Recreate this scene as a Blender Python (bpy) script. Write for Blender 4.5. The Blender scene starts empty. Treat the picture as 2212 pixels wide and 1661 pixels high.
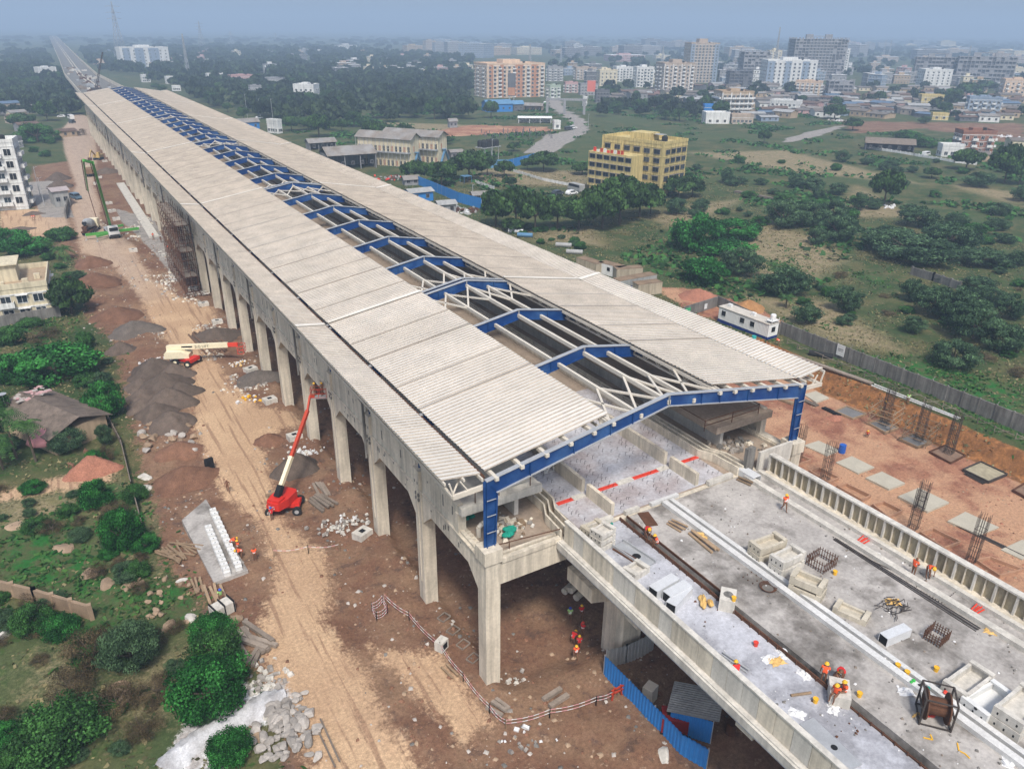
import bpy, bmesh, math, random
import numpy as np
from mathutils import Vector, Matrix
R = math.radians
rnd = random.Random(7)
scene = bpy.context.scene
col = scene.collection

# ---------------------------------------------------------------- camera
CAM = np.array([-23.364, -42.336, 49.62])
F_PX, PITCH, YAW, ROLL = 1658.88, R(24.882), R(30.855), R(0.531)
W_PX, CX, CY = 2212.0, 1106.0, 830.5
_cp, _sp, _cw, _sw = math.cos(PITCH), math.sin(PITCH), math.cos(YAW), math.sin(YAW)
FW = np.array([_sw*_cp, _cw*_cp, -_sp]); RT = np.array([_cw, -_sw, 0.0]); UP = np.cross(RT, FW)
_cr, _sr = math.cos(ROLL), math.sin(ROLL)
RT, UP = RT*_cr+UP*_sr, -RT*_sr+UP*_cr
cam = bpy.data.cameras.new('camera'); camo = bpy.data.objects.new('camera', cam); col.objects.link(camo)
cam.sensor_width = 36; cam.lens = F_PX/W_PX*36; cam.clip_start = 1; cam.clip_end = 30000
mw = Matrix.Identity(4)
for i in range(3):
    mw[i][0], mw[i][1], mw[i][2], mw[i][3] = RT[i], UP[i], -FW[i], CAM[i]
camo.matrix_world = mw
scene.camera = camo

# ---------------------------------------------------------------- light
SUN_EL, SUN_AZ = R(54), R(203)     # azimuth from +Y towards +X
world = bpy.data.worlds.new('World'); scene.world = world; world.use_nodes = True
wn = world.node_tree
sky = wn.nodes.new('ShaderNodeTexSky'); sky.sky_type = 'NISHITA'; sky.sun_disc = False
sky.sun_elevation = SUN_EL; sky.sun_rotation = SUN_AZ; sky.air_density = 1.0; sky.dust_density = 3.0; sky.ozone_density = 2.0
bg = wn.nodes['Background']; bg.inputs[1].default_value = 0.118
hs = wn.nodes.new('ShaderNodeHueSaturation'); hs.inputs['Saturation'].default_value = 0.8
wn.links.new(sky.outputs[0], hs.inputs['Color']); wn.links.new(hs.outputs[0], bg.inputs[0])
sl = bpy.data.lights.new('sun', 'SUN'); sl.energy = 2.4; sl.angle = R(9); sl.color = (1.0, 0.95, 0.87)
so = bpy.data.objects.new('sun', sl); col.objects.link(so)
sdir = Vector((math.sin(SUN_AZ)*math.cos(SUN_EL), math.cos(SUN_AZ)*math.cos(SUN_EL), math.sin(SUN_EL)))
so.rotation_euler = sdir.to_track_quat('Z', 'Y').to_euler(); so.location = (0, 0, 300)
scene.view_settings.view_transform = 'Standard'; scene.view_settings.look = 'None'
scene.view_settings.exposure = 0.62; scene.view_settings.gamma = 1.0
cy = scene.cycles
cy.use_denoising = True
try: cy.denoiser = 'OPENIMAGEDENOISE'
except Exception: pass
cy.max_bounces = 5; cy.diffuse_bounces = 3; cy.glossy_bounces = 2; cy.transmission_bounces = 3
cy.volume_bounces = 0; cy.transparent_max_bounces = 6; cy.use_adaptive_sampling = True; cy.adaptive_threshold = 0.015
cy.sample_clamp_indirect = 4
HAZE_DENSITY, HAZE_COLOR = 0.00050, (0.57, 0.76, 1.0, 1)

# ---------------------------------------------------------------- picture <-> place
def ray(sx, sy):
    px, py = sx/1.8228, sy/1.8228
    return FW + RT*(px-CX)/F_PX - UP*(py-CY)/F_PX
def at(sx, sy, z=0.0, axis=2):
    d = ray(sx, sy); t = (z-CAM[axis])/d[axis]
    return CAM + d*t
def T(c, r, x, y, z=0.0):            # a point seen in one ninth of the photograph -> the place
    return at(c*1344+x/1.6458, r*1009+y/1.6458, z)
def D(x, y, z=0.0): return at(x*1.8228, y*1.8228, z)
def proj(P):
    d = np.asarray(P, float)-CAM; w = d @ FW
    return CX+F_PX*(d @ RT)/w, CY-F_PX*(d @ UP)/w, w
def at_dist(dx, dist, z=0.0):        # ground point seen at column dx, that far away
    lo, hi = 62+0*dx, 1600.0
    v = ray(dx*1.8228, 61*1.8228); h = v[:2]/np.linalg.norm(v[:2])
    return np.array([CAM[0]+h[0]*dist, CAM[1]+h[1]*dist, z])
def height_to(P, dy):                # how tall is a thing standing at P whose top is seen at row dy
    dh = math.hypot(P[0]-CAM[0], P[1]-CAM[1]); lo, hi = 0.0, (400.0 if dh > 160 else 14.0)
    for _ in range(40):
        m = (lo+hi)/2
        if proj((P[0], P[1], P[2]+m))[1] > dy: lo = m
        else: hi = m
    return lo
def tile_d(c, r, x, y): return (c*1344+x/1.6458)/1.8228, (r*1009+y/1.6458)/1.8228
def px_m(P): return proj(P)[2]/F_PX  # metres per display pixel at P

# ---------------------------------------------------------------- mesh builder
class MB:
    def __init__(s): s.v, s.f, s.m = [], [], []
    def add(s, vs, fs, m=0):
        n = len(s.v); s.v += [tuple(map(float, p)) for p in vs]
        for f in fs: s.f.append(tuple(i+n for i in f)); s.m.append(m)
        return s
    def box(s, x0, x1, y0, y1, z0, z1, m=0):
        return s.add([(x0,y0,z0),(x1,y0,z0),(x1,y1,z0),(x0,y1,z0),(x0,y0,z1),(x1,y0,z1),(x1,y1,z1),(x0,y1,z1)],
              [(0,3,2,1),(4,5,6,7),(0,1,5,4),(1,2,6,5),(2,3,7,6),(3,0,4,7)], m)
    def obox(s, c, sz, rz=0, m=0, top=1.0, rx=0, ry=0):
        M_ = Matrix.Rotation(rz,3,'Z') @ Matrix.Rotation(rx,3,'X') @ Matrix.Rotation(ry,3,'Y')
        a, b, h = sz[0]/2, sz[1]/2, sz[2]/2; vs = []
        for z, k in ((-h, 1), (h, top)):
            for x, y in ((-a,-b),(a,-b),(a,b),(-a,b)):
                p = M_ @ Vector((x*k, y*k, z)); vs.append((p.x+c[0], p.y+c[1], p.z+c[2]))
        return s.add(vs, [(0,3,2,1),(4,5,6,7),(0,1,5,4),(1,2,6,5),(2,3,7,6),(3,0,4,7)], m)
    def bar(s, p, q, w, h=None, m=0):
        h = h or w; p, q = Vector(p), Vector(q); d = (q-p)
        if d.length < 1e-6: return s
        d.normalize(); u = Vector((0,0,1)) if abs(d.z) < .95 else Vector((0,1,0))
        a = d.cross(u).normalized()*w/2; b = a.cross(d).normalized()*h/2; vs = []
        for c in (p, q):
            for i, j in ((-1,-1),(1,-1),(1,1),(-1,1)): vs.append(tuple(c+a*i+b*j))
        return s.add(vs, [(0,3,2,1),(4,5,6,7),(0,1,5,4),(1,2,6,5),(2,3,7,6),(3,0,4,7)], m)
    def cyl(s, p, q, r0, r1=None, n=10, m=0, cap=True):
        r1 = r0 if r1 is None else r1; p, q = Vector(p), Vector(q); d = (q-p).normalized()
        u = Vector((0,0,1)) if abs(d.z) < .95 else Vector((1,0,0))
        a = d.cross(u).normalized(); b = a.cross(d); vs = []
        for c, r in ((p, r0), (q, r1)):
            for i in range(n):
                t = 2*math.pi*i/n; vs.append(tuple(c+a*r*math.cos(t)+b*r*math.sin(t)))
        fs = [(i, (i+1) % n, n+(i+1) % n, n+i) for i in range(n)]
        if cap: fs += [tuple(range(n-1,-1,-1)), tuple(range(n,2*n))]
        return s.add(vs, fs, m)
    def ext(s, pts, vec, m=0):       # polygon swept along a vector
        n = len(pts); vec = Vector(vec); a = [Vector(p) for p in pts]
        vs = [tuple(p) for p in a]+[tuple(p+vec) for p in a]
        fs = [tuple(range(n-1,-1,-1)), tuple(range(n,2*n))]+[(i,(i+1) % n, n+(i+1) % n, n+i) for i in range(n)]
        return s.add(vs, fs, m)
    def quad(s, *p, m=0): return s.add(p, [tuple(range(len(p)))], m)
    def ring(s, c, prof, n=16, m=0, sx=1, sy=1):   # lathe of (radius, z) about a vertical axis
        vs = [(c[0]+r*sx*math.cos(2*math.pi*i/n), c[1]+r*sy*math.sin(2*math.pi*i/n), c[2]+z) for r, z in prof for i in range(n)]
        fs = [(j*n+i, j*n+(i+1) % n, (j+1)*n+(i+1) % n, (j+1)*n+i) for j in range(len(prof)-1) for i in range(n)]
        fs += [tuple(range(n-1,-1,-1)), tuple(range((len(prof)-1)*n, len(prof)*n))]
        return s.add(vs, fs, m)
    def corr(s, p, q, up, pitch, dep, m=0):   # ribbed sheet standing on p..q, raised by the vector up
        p, q, up = Vector(p), Vector(q), Vector(up); L = (q-p).length; d = (q-p)/L
        nrm = d.cross(up).normalized()*dep; n = max(1, int(L/pitch)); st = L/n; vs = []
        for i in range(n):
            for t, h in ((0,0),(.45,0),(.55,1),(.9,1)): vs.append(p+d*(i+t)*st+nrm*h)
        vs.append(q); k = len(vs)
        return s.add([tuple(a) for a in vs]+[tuple(a+up) for a in vs], [(i,i+1,k+i+1,k+i) for i in range(k-1)], m)
    def mesh(s, name, mats, smooth=False):
        me = bpy.data.meshes.new(name); me.from_pydata(s.v, [], s.f)
        if not isinstance(mats, (list, tuple)): mats = [mats]
        for x in mats: me.materials.append(x)
        if len(mats) > 1: me.polygons.foreach_set('material_index', s.m)
        if smooth: me.polygons.foreach_set('use_smooth', [True]*len(s.f))
        bm = bmesh.new(); bm.from_mesh(me); bmesh.ops.recalc_face_normals(bm, faces=bm.faces); bm.to_mesh(me); bm.free()
        return me
    def build(s, name, mats, parent=None, loc=None, rz=0, smooth=False):
        return link(name, s.mesh(name, mats, smooth), parent, loc, rz)
def link(name, me, parent=None, loc=None, rz=0, scale=None):
    o = bpy.data.objects.new(name, me); col.objects.link(o)
    if parent: o.parent = parent
    if loc is not None: o.location = loc
    if rz: o.rotation_euler = (0, 0, rz)
    if scale is not None: o.scale = scale
    return o
def tag(o, label, cat, group=None, same=False):
    o['label'] = label; o['category'] = cat
    if group: o['group'] = group
    if same: SAME.add(label)
    return o
SAME = set()
def thing(name, label, cat, loc=(0,0,0), rz=0, group=None, same=False):
    o = bpy.data.objects.new(name, None); col.objects.link(o); o.location = loc; o.rotation_euler = (0,0,rz)
    o.empty_display_size = .2
    return tag(o, label, cat, group, same)
def struct(o, kind='structure'): o['kind'] = kind; return o
def dup(o, parent=None):
    kids = list(o.children); c = o.copy(); col.objects.link(c)
    if parent: c.parent = parent
    for k in kids: dup(k, c)
    return c
def put(o, loc, rz=0, label=None, scale=None, group=None):
    o.location = loc; o.rotation_euler = (0,0,rz)
    if label: o['label'] = label
    if group: o['group'] = group
    if scale: o.scale = scale
    return o

# ---------------------------------------------------------------- materials
MATS = {}
def M(name, c, rough=.8, var=.2, scale=.6, bump=0.0, streak=0.0, metal=0.0, c2=None, amt=.5, rand=0.0, spec=.3, fine=.12):
    if name in MATS: return MATS[name]
    m = bpy.data.materials.new(name); m.use_nodes = True; nt = m.node_tree; N = nt.nodes; L = nt.links
    b = N['Principled BSDF']; b.inputs['Roughness'].default_value = rough; b.inputs['Metallic'].default_value = metal
    b.inputs['Specular IOR Level'].default_value = spec
    tc = N.new('ShaderNodeTexCoord'); out = None
    def noise(sc, det=5, mapsc=None):
        n = N.new('ShaderNodeTexNoise'); n.inputs['Scale'].default_value = sc; n.inputs['Detail'].default_value = det
        n.inputs['Roughness'].default_value = .65
        if mapsc:
            mp = N.new('ShaderNodeMapping'); mp.inputs['Scale'].default_value = mapsc
            L.new(tc.outputs['Object'], mp.inputs[0]); L.new(mp.outputs[0], n.inputs[0])
        else: L.new(tc.outputs['Object'], n.inputs[0])
        return n.outputs[0]
    def rng(sock, a, b_, lo=.25, hi=.75):
        r = N.new('ShaderNodeMapRange'); r.inputs[1].default_value = lo; r.inputs[2].default_value = hi
        r.inputs[3].default_value = a; r.inputs[4].default_value = b_; L.new(sock, r.inputs[0]); return r.outputs[0]
    def mix(f, A, B, typ='MIX'):
        x = N.new('ShaderNodeMix'); x.data_type = 'RGBA'; x.blend_type = typ
        for sock, i in ((f, 0), (A, 6), (B, 7)):
            if isinstance(sock, (int, float)): x.inputs[i].default_value = sock
            elif isinstance(sock, tuple): x.inputs[i].default_value = (*sock[:3], 1)
            else: L.new(sock, x.inputs[i])
        return x.outputs[2]
    cur = tuple(c)
    if c2: cur = mix(rng(noise(scale*.7, 8), 0, 1, .5-.12/amt*.5+.05, .62), cur, tuple(c2))
    def mul(cur, sock, lo, hi, a=.25, b_=.75):
        v = N.new('ShaderNodeVectorMath'); v.operation = 'SCALE'
        if isinstance(cur, tuple): v.inputs[0].default_value = cur[:3]
        else: L.new(cur, v.inputs[0])
        L.new(rng(sock, lo, hi, a, b_), v.inputs[3]); return v.outputs[0]
    if var: cur = mul(cur, noise(scale), 1-var, 1+var)
    if fine: cur = mul(cur, noise(scale*12, 3), 1-fine, 1+fine)
    if streak: cur = mul(cur, noise(1.0, 6, (1.6, 1.6, .12)), 1-streak, 1.05, .35, .6)
    if rand:
        oi = N.new('ShaderNodeObjectInfo'); cur = mul(cur, oi.outputs['Random'], 1-rand, 1+rand, 0, 1)
    if isinstance(cur, tuple): b.inputs['Base Color'].default_value = (*cur[:3], 1)
    else: L.new(cur, b.inputs['Base Color'])
    if bump:
        bp = N.new('ShaderNodeBump'); bp.inputs['Strength'].default_value = bump; bp.inputs['Distance'].default_value = .05
        L.new(noise(scale*8, 6), bp.inputs['Height']); L.new(bp.outputs[0], b.inputs['Normal'])
    MATS[name] = m; return m
concrete = M('cast concrete', (.62,.555,.45), .85, .18, .35, .25, .32)
concrete_new = M('pale concrete', (.56,.53,.475), .85, .15, .5, .2, .22)
concrete_dark = M('weathered concrete', (.19,.18,.165), .9, .3, .4, .3, .45)
slab_grey = M('deck concrete', (.385,.36,.335), .9, .25, .3, .3, c2=(.16,.145,.13), amt=.75, fine=.2)
slab_pale = M('pale screed', (.45,.455,.49), .9, .18, .4, .2, c2=(.27,.27,.29), amt=.7, fine=.2)
floor_brown = M('dusty floor', (.31,.245,.19), .9, .25, .25, .2, fine=.2)
screed_white = M('lime stained screed', (.47,.47,.50), .9, .15, .35, .2, c2=(.34,.30,.30), amt=.4, fine=.25)
roof_white = M('ribbed roof sheet', (.70,.665,.60), .55, .13, .12, 0, 0, c2=(.63,.59,.52), amt=.5, fine=.06, spec=.35)
roof_shade_dust = M('painted shade and dust in the roof valleys', (.40,.35,.295), .9, .25, .4, fine=.2)  # brown tone paints the shadow lines between ribs, along with valley dust
blue_steel = M('blue painted steel', (.002,.038,.16), .5, .18, .5, 0, 0, c2=(.025,.085,.23), amt=.6, fine=.08, spec=.4)
cream_steel = M('cream painted steel', (.58,.53,.45), .5, .12, .6, fine=.06)
kerb_white = M('dusty white kerb', (.56,.555,.54), .8, .2, .5, .1, fine=.15)
grey_steel = M('galvanised steel', (.42,.43,.44), .45, .15, 1, metal=.3, fine=.1)
white_paint = M('white paint', (.66,.66,.645), .6, .1, .6, fine=.06)
dark = M('dark opening', (.012,.012,.014), .9, 0, 1, fine=0)
black_rubber = M('black rubber', (.02,.02,.02), .8, .2, 2)
glass = M('window glass', (.03,.04,.05), .15, .2, .6, spec=.5, rand=.5, fine=0)
rust = M('rusty steel', (.10,.045,.025), .85, .35, 1.2, fine=.25)
rebar = M('steel bars', (.055,.045,.04), .8, .3, 1)
wood = M('bare timber', (.27,.19,.12), .85, .3, 1.2, rand=.3, fine=.2)
wood_grey = M('weathered timber', (.23,.19,.155), .9, .3, 1.2, rand=.3, fine=.2)
red_paint = M('red paint', (.55,.03,.02), .45, .15, .8)
orange_red = M('orange red paint', (.45,.055,.025), .5, .15, .8)
cream_paint = M('cream paint', (.78,.70,.50), .45, .08, .8)
green_paint = M('green paint', (.08,.32,.05), .5, .15, .8)
blue_sheet = M('blue sheet metal', (.03,.19,.50), .5, .12, .6, fine=.06)
blue_faded = M('faded blue sheet', (.10,.22,.36), .6, .2, .4)
grey_sheet = M('grey sheet metal', (.34,.34,.33), .6, .2, .5, streak=.2)
roof_grey = M('grey sheet roof', (.26,.25,.24), .7, .25, .25, streak=0, c2=(.20,.17,.14), amt=.4)
asbestos = M('old asbestos roof', (.15,.13,.115), .9, .3, .4, .2, fine=.25)
pink_cloth = M('pink tarpaulin', (.42,.19,.20), .8, .2, .7)
rock = M('grey stone', (.34,.31,.28), .9, .25, 1.1, .4, rand=.25, fine=.2)
rock_tan = M('tan stone', (.30,.215,.145), .9, .25, .8, .4, rand=.2, fine=.2)
gravel_dark = M('dark crushed stone', (.110,.083,.066), .95, .3, 1.2, .8, rand=.15, fine=.5)
gravel_brown = M('brown soil heap', (.17,.088,.055), .95, .35, .9, .8, rand=.2, fine=.5)
red_earth = M('red earth', (.32,.14,.09), .95, .25, .6, .6, fine=.4)
bark = M('bark', (.09,.07,.05), .9, .3, 2)
plastic_white = M('white sacking', (.66,.66,.66), .7, .2, 1.5)
slurry = M('spilled lime', (.55,.55,.56), .9, .25, .6, .6, c2=(.36,.35,.35), amt=.4, fine=.25)
haz_red = M('red plastic', (.65,.06,.035), .4, .1, 1)
yellow_pl = M('yellow plastic', (.75,.42,.03), .4, .1, 1)
skin_m = M('skin', (.18,.09,.055), .6, .1, 3, fine=0)
hair_m = M('black hair', (.01,.009,.008), .6, 0, 3, fine=0)
pink_tape = M('barrier tape', (.65,.32,.34), .5, .1, 3)

# ---------------------------------------------------------------- haze: one closed box of even, thin air
mh = bpy.data.materials.new('haze air'); mh.use_nodes = True; nt = mh.node_tree
nt.nodes.remove(nt.nodes['Principled BSDF'])
pv = nt.nodes.new('ShaderNodeVolumePrincipled'); pv.inputs['Density'].default_value = HAZE_DENSITY; pv.inputs['Color'].default_value = HAZE_COLOR
pv.inputs['Anisotropy'].default_value = 0.0
nt.links.new(pv.outputs[0], nt.nodes['Material Output'].inputs['Volume'])
hz = MB().box(-9100, 12100, -400, 14100, -6, 170).build('haze', mh); struct(hz, 'stuff')

# ---------------------------------------------------------------- ground sheet
def vnoise(x, y, seed=0):
    xi, yi = np.floor(x).astype(np.int64), np.floor(y).astype(np.int64); fx, fy = x-xi, y-yi
    fx = fx*fx*(3-2*fx); fy = fy*fy*(3-2*fy)
    def h(a, b):
        n = (a*374761393+b*668265263+seed*974634777) & 0x7fffffff
        n = ((n ^ (n >> 13))*1274126177) & 0x7fffffff
        return ((n ^ (n >> 16)) & 0xffff)/65535.0
    return (h(xi,yi)*(1-fx)+h(xi+1,yi)*fx)*(1-fy)+(h(xi,yi+1)*(1-fx)+h(xi+1,yi+1)*fx)*fy
def fbm(x, y, s, octv=4, seed=0):
    t = 0; a = .5
    for i in range(octv): t = t+a*vnoise(x/s*2**i, y/s*2**i, seed+i); a *= .5
    return t
def sdist(poly, x, y):               # signed distance, positive inside
    P = np.asarray(poly, float)[:, :2]; n = len(P); d2 = np.full(x.shape, 1e18); ins = np.zeros(x.shape, bool)
    for i in range(n):
        a, b = P[i], P[(i+1) % n]; e = b-a; wx, wy = x-a[0], y-a[1]
        t = np.clip((wx*e[0]+wy*e[1])/(e @ e+1e-12), 0, 1); d2 = np.minimum(d2, (wx-e[0]*t)**2+(wy-e[1]*t)**2)
        c = (a[1] > y) != (b[1] > y)
        with np.errstate(divide='ignore', invalid='ignore'):
            ins ^= c & (x < (b[0]-a[0])*(y-a[1])/(b[1]-a[1]+1e-12)+a[0])
    return np.where(ins, 1, -1)*np.sqrt(d2)
def mask(polys, x, y, soft):
    out = np.zeros(x.shape)
    for p in polys:
        P = np.asarray(p, float)[:, :2]; lo, hi = P.min(0)-soft*2, P.max(0)+soft*2
        k = (x >= lo[0]) & (x <= hi[0]) & (y >= lo[1]) & (y <= hi[1])
        if k.any(): out[k] = np.maximum(out[k], np.clip(.5+sdist(p, x[k], y[k])/(2*soft), 0, 1))
    return out
dp = lambda s: [D(float(a.split(',')[0]), float(a.split(',')[1])) for a in s.split()]
ROAD = [dp('690,1700 640,1560 600,1480 560,1400 570,1330 600,1240 560,1130 480,1070 455,1000 420,930 412,860 405,800 380,760 330,700 300,640 262,590 225,560 175,545 165,500 150,440 165,400 140,330 133,280 165,245 200,255 205,300 210,340 200,400 215,440 215,480 290,530 300,560 330,600 380,640 460,665 470,700 430,700 450,760 480,800 510,840 560,880 650,890 655,910 600,930 565,960 580,1010 600,1070 570,1090 620,1130 700,1200 720,1260 700,1340 740,1400 800,1460 830,1560 950,1700'),
        dp('0,455 140,450 150,490 100,520 0,490'), dp('0,1060 150,1025 250,1010 240,1040 100,1065 0,1085'), dp('800,1390 960,1420 1060,1560 1000,1600 880,1480')]
SOIL = [dp('120,545 160,560 175,600 190,690 255,745 262,830 285,900 300,1000 330,1080 345,1180 380,1260 480,1330 520,1400 560,1480 600,1560 650,1720')+[(36,-70,0),(36,410,0),(0,410,0)],
        dp('1810,262 2212,268 2212,322 2130,300 2000,277 1850,290'), dp('70,360 200,340 215,440 160,470 70,450')]
RED = [[(36,-70,0),(75.8,-70,0),(75.8,44,0),(36,46,0)], dp('1410,620 1500,625 1620,660 1700,700 1640,715 1500,680'), dp('930,285 1020,270 1180,275 1200,283 1080,290 950,298')]
DRY = [dp('1520,500 1640,480 1790,520 1830,560 1740,610 1600,590'), dp('1390,470 1500,440 1600,430 1480,500'), dp('1150,500 1280,490 1300,530 1160,520'),
       dp('1000,395 1270,405 1275,372 1050,362'), dp('760,262 1000,270 1150,285 1000,290'), dp('2030,392 2212,420 2212,446 2080,412'), dp('930,330 1000,325 1060,352 960,350'),
       dp('1600,640 1800,650 1950,760 1800,740'), dp('1850,400 1980,470 1800,470'), dp('1480,330 1700,325 2000,400 1700,370'), dp('0,1085 120,1070 190,1090 160,1150 60,1130 0,1140'), dp('180,1180 300,1200 330,1290 250,1270'), dp('260,1480 380,1420 420,1520 300,1540'), dp('250,1040 330,1060 350,1160 300,1150'), dp('100,1420 200,1440 180,1500 90,1480')]
LUSH = [dp('0,1150 170,1090 200,1180 280,1240 400,1260 425,1330 350,1320 200,1300 100,1280 0,1270'), dp('1830,760 2050,790 2212,840 2212,960 2000,850 1850,800'),
        dp('1650,560 1720,572 1730,592 1660,585'), dp('1850,590 1920,600 1900,615'), dp('1470,590 1540,600 1500,625'), dp('200,1030 300,1060 330,1180 270,1150'), dp('150,1330 260,1350 240,1400 160,1390'), dp('0,640 130,700 120,760 0,740')]
GREY = [dp('1128,332 1180,292 1238,281 1232,260 1190,235 1180,215 1205,212 1228,240 1266,262 1273,282 1240,302 1195,330'), dp('1690,302 1752,284 1800,274 1812,268 1824,274 1764,296 1704,309'),
        dp('250,450 330,470 400,600 385,615 330,540 262,480'), dp('60,395 130,390 160,470 90,470')]
PALE = [dp('100,235 230,235 240,330 240,450 330,600 300,640 200,560 130,470 110,330')]
BANK = [[(75.2,-70,0),(79.4,-70,0),(79.4,45,0),(75.2,45,0)]]
LIME = [dp('355,1680 380,1600 430,1540 520,1480 600,1480 640,1510 590,1560 520,1590 470,1680')]
SOILM = lambda x, y: mask(SOIL, x, y, 2.5)
def gz(x, y):
    x = np.asarray(x, float); y = np.asarray(y, float)
    s = SOILM(x, y)*(1-mask(ROAD, x, y, 2.0)); near = (y < 260)
    z = ((fbm(x, y, 7.0, 4, 3)-.47)*1.5+(fbm(x, y, 2.0, 3, 31)-.44)*.55)*s*near
    z = z+(fbm(x, y, 22.0, 3, 9)-.45)*.8*(1-s)*(y < 220)*(1-mask(ROAD, x, y, 3.0))*np.clip((np.abs(x-17)-22)/6, 0, 1)
    wob = (fbm(x, y, 5.0, 4, 5)-.47)*2.4
    px = np.clip((x-35)/2.5, 0, 1)*np.clip((78.6+wob*.5-x)/2.1, 0, 1)*np.clip((45-y)/4, 0, 1)
    z = z*(1-.7*px)-2.3*px+px*(fbm(x, y, 3, 3, 8)-.45)*.35
    tr = np.clip((x-.2-(fbm(x, y, 4, 3, 6)-.45)*1.5)/1.2, 0, 1)*np.clip((35.5-x)/1.5, 0, 1)*np.clip((y+2.5)/2, 0, 1)*np.clip((404-y)/4, 0, 1)
    return z*(1-.4*tr)-.9*tr
def gz1(x, y): return float(gz(np.array([x]), np.array([y]))[0])
def G(c, r, x, y):
    p = T(c, r, x, y); z = gz1(p[0], p[1])
    p = T(c, r, x, y, z); return np.array([p[0], p[1], gz1(p[0], p[1])])
def GD(x, y):
    p = D(x, y); return np.array([p[0], p[1], gz1(p[0], p[1])])
def axis(lo, a, b, hi, step, grow):
    v = list(np.arange(a, b, step)); s = step; x = b
    while x < hi: v.append(x); s *= grow; x += s
    v.append(hi); s = step; x = a; left = []
    while x > lo: s *= grow; x -= s; left.append(max(x, lo))
    return np.array(sorted(set(left))+v)
gx = axis(-9000, -48, 93, 12000, .42, 1.045); gy = axis(-200, -16, 135, 14000, .42, 1.025)
GX, GY = np.meshgrid(gx, gy); fx, fy = GX.ravel(), GY.ravel(); GZ = gz(fx, fy)
nx, ny = len(gx), len(gy)
me = bpy.data.meshes.new('ground'); me.vertices.add(nx*ny)
me.vertices.foreach_set('co', np.stack([fx, fy, GZ], 1).ravel())
ii = (np.arange(ny-1)[:, None]*nx+np.arange(nx-1)[None]).ravel()
fa = np.stack([ii, ii+1, ii+nx+1, ii+nx], 1).ravel(); nf = len(ii)
me.loops.add(nf*4); me.loops.foreach_set('vertex_index', fa); me.polygons.add(nf)
me.polygons.foreach_set('loop_start', np.arange(nf)*4); me.polygons.foreach_set('loop_total', np.full(nf, 4)); me.polygons.foreach_set('use_smooth', np.ones(nf, bool))
me.update()
far = np.clip((np.hypot(fx-CAM[0], fy-CAM[1])-120)/300, 0, 1)
for nm, polys, soft in (('road', ROAD, 2.2), ('soil', SOIL, 2.5), ('red', RED, 1.2), ('dry', DRY, 6), ('lush', LUSH, 3), ('grey', GREY, 1.0), ('lime', LIME, 1.2), ('bank', BANK, .7), ('pale', PALE, 9)):
    a = me.attributes.new(nm, 'FLOAT', 'POINT'); a.data.foreach_set('value', mask(polys, fx, fy, soft))
gm = bpy.data.materials.new('ground earth and grass'); gm.use_nodes = True; nt = gm.node_tree; N = nt.nodes; L = nt.links
B = N['Principled BSDF']; B.inputs['Roughness'].default_value = .95; B.inputs['Specular IOR Level'].default_value = .15
geo = N.new('ShaderNodeNewGeometry')
def gnoise(sc, det=6, rough=.65, mp=None):
    n = N.new('ShaderNodeTexNoise'); n.inputs['Scale'].default_value = sc; n.inputs['Detail'].default_value = det; n.inputs['Roughness'].default_value = rough
    if mp:
        q = N.new('ShaderNodeMapping'); q.inputs['Scale'].default_value = mp[:3]; q.inputs['Rotation'].default_value = (0,0,mp[3]); L.new(geo.outputs['Position'], q.inputs[0]); L.new(q.outputs[0], n.inputs[0])
    else: L.new(geo.outputs['Position'], n.inputs[0])
    return n.outputs[0]
def grng(s, a, b, lo, hi, smooth=True):
    r = N.new('ShaderNodeMapRange'); r.interpolation_type = 'SMOOTHSTEP' if smooth else 'LINEAR'
    for i, v in ((1,lo),(2,hi),(3,a),(4,b)): r.inputs[i].default_value = v
    L.new(s, r.inputs[0]); return r.outputs[0]
def gmix(f, A, Bc):
    x = N.new('ShaderNodeMix'); x.data_type = 'RGBA'
    for s, i in ((f,0),(A,6),(Bc,7)):
        if isinstance(s, tuple): x.inputs[i].default_value = (*s, 1)
        elif isinstance(s, float): x.inputs[i].default_value = s
        else: L.new(s, x.inputs[i])
    return x.outputs[2]
def gmath(op, a, b):
    m = N.new('ShaderNodeMath'); m.operation = op
    for i, s in enumerate((a, b)):
        if isinstance(s, (int, float)): m.inputs[i].default_value = s
        else: L.new(s, m.inputs[i])
    return m.outputs[0]
n_big, n_mid, n_small, n_fine = gnoise(.02), gnoise(.12), gnoise(.55, 7), gnoise(3.5, 5)
edge = gmath('ADD', gmath('MULTIPLY', gmath('SUBTRACT', n_small, .5), 1.5), gmath('MULTIPLY', gmath('SUBTRACT', n_fine, .5), .8))
def region(nm, w=.12, k=1.0):
    a = N.new('ShaderNodeAttribute'); a.attribute_name = nm
    return grng(gmath('ADD', a.outputs['Fac'], gmath('MULTIPLY', edge, k)), 0, 1, .5-w, .5+w)
c = gmix(grng(n_mid, 0, 1, .4, .62), (.040,.064,.022), (.110,.100,.044))
c = gmix(grng(n_big, 0, .75, .45, .62), c, (.060,.084,.032))
c = gmix(grng(n_small, 0, .8, .52, .66), c, (.026,.075,.014))
c = gmix(grng(gnoise(.9, 6), 0, .7, .57, .68), c, (.17,.14,.08))
c = gmix(region('dry', .25, .8), c, gmix(grng(n_small, 0, 1, .4, .65), (.26,.205,.125), (.16,.145,.07)))
c = gmix(region('lush', .2), c, gmix(grng(n_small, 0, 1, .42, .58), (.020,.11,.020), (.075,.085,.035)))
soil = gmix(grng(n_mid, 0, 1, .38, .62), (.165,.088,.056), (.225,.140,.088))
soil = gmix(grng(n_small, 0, .9, .52, .68), soil, (.105,.066,.050))
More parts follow.
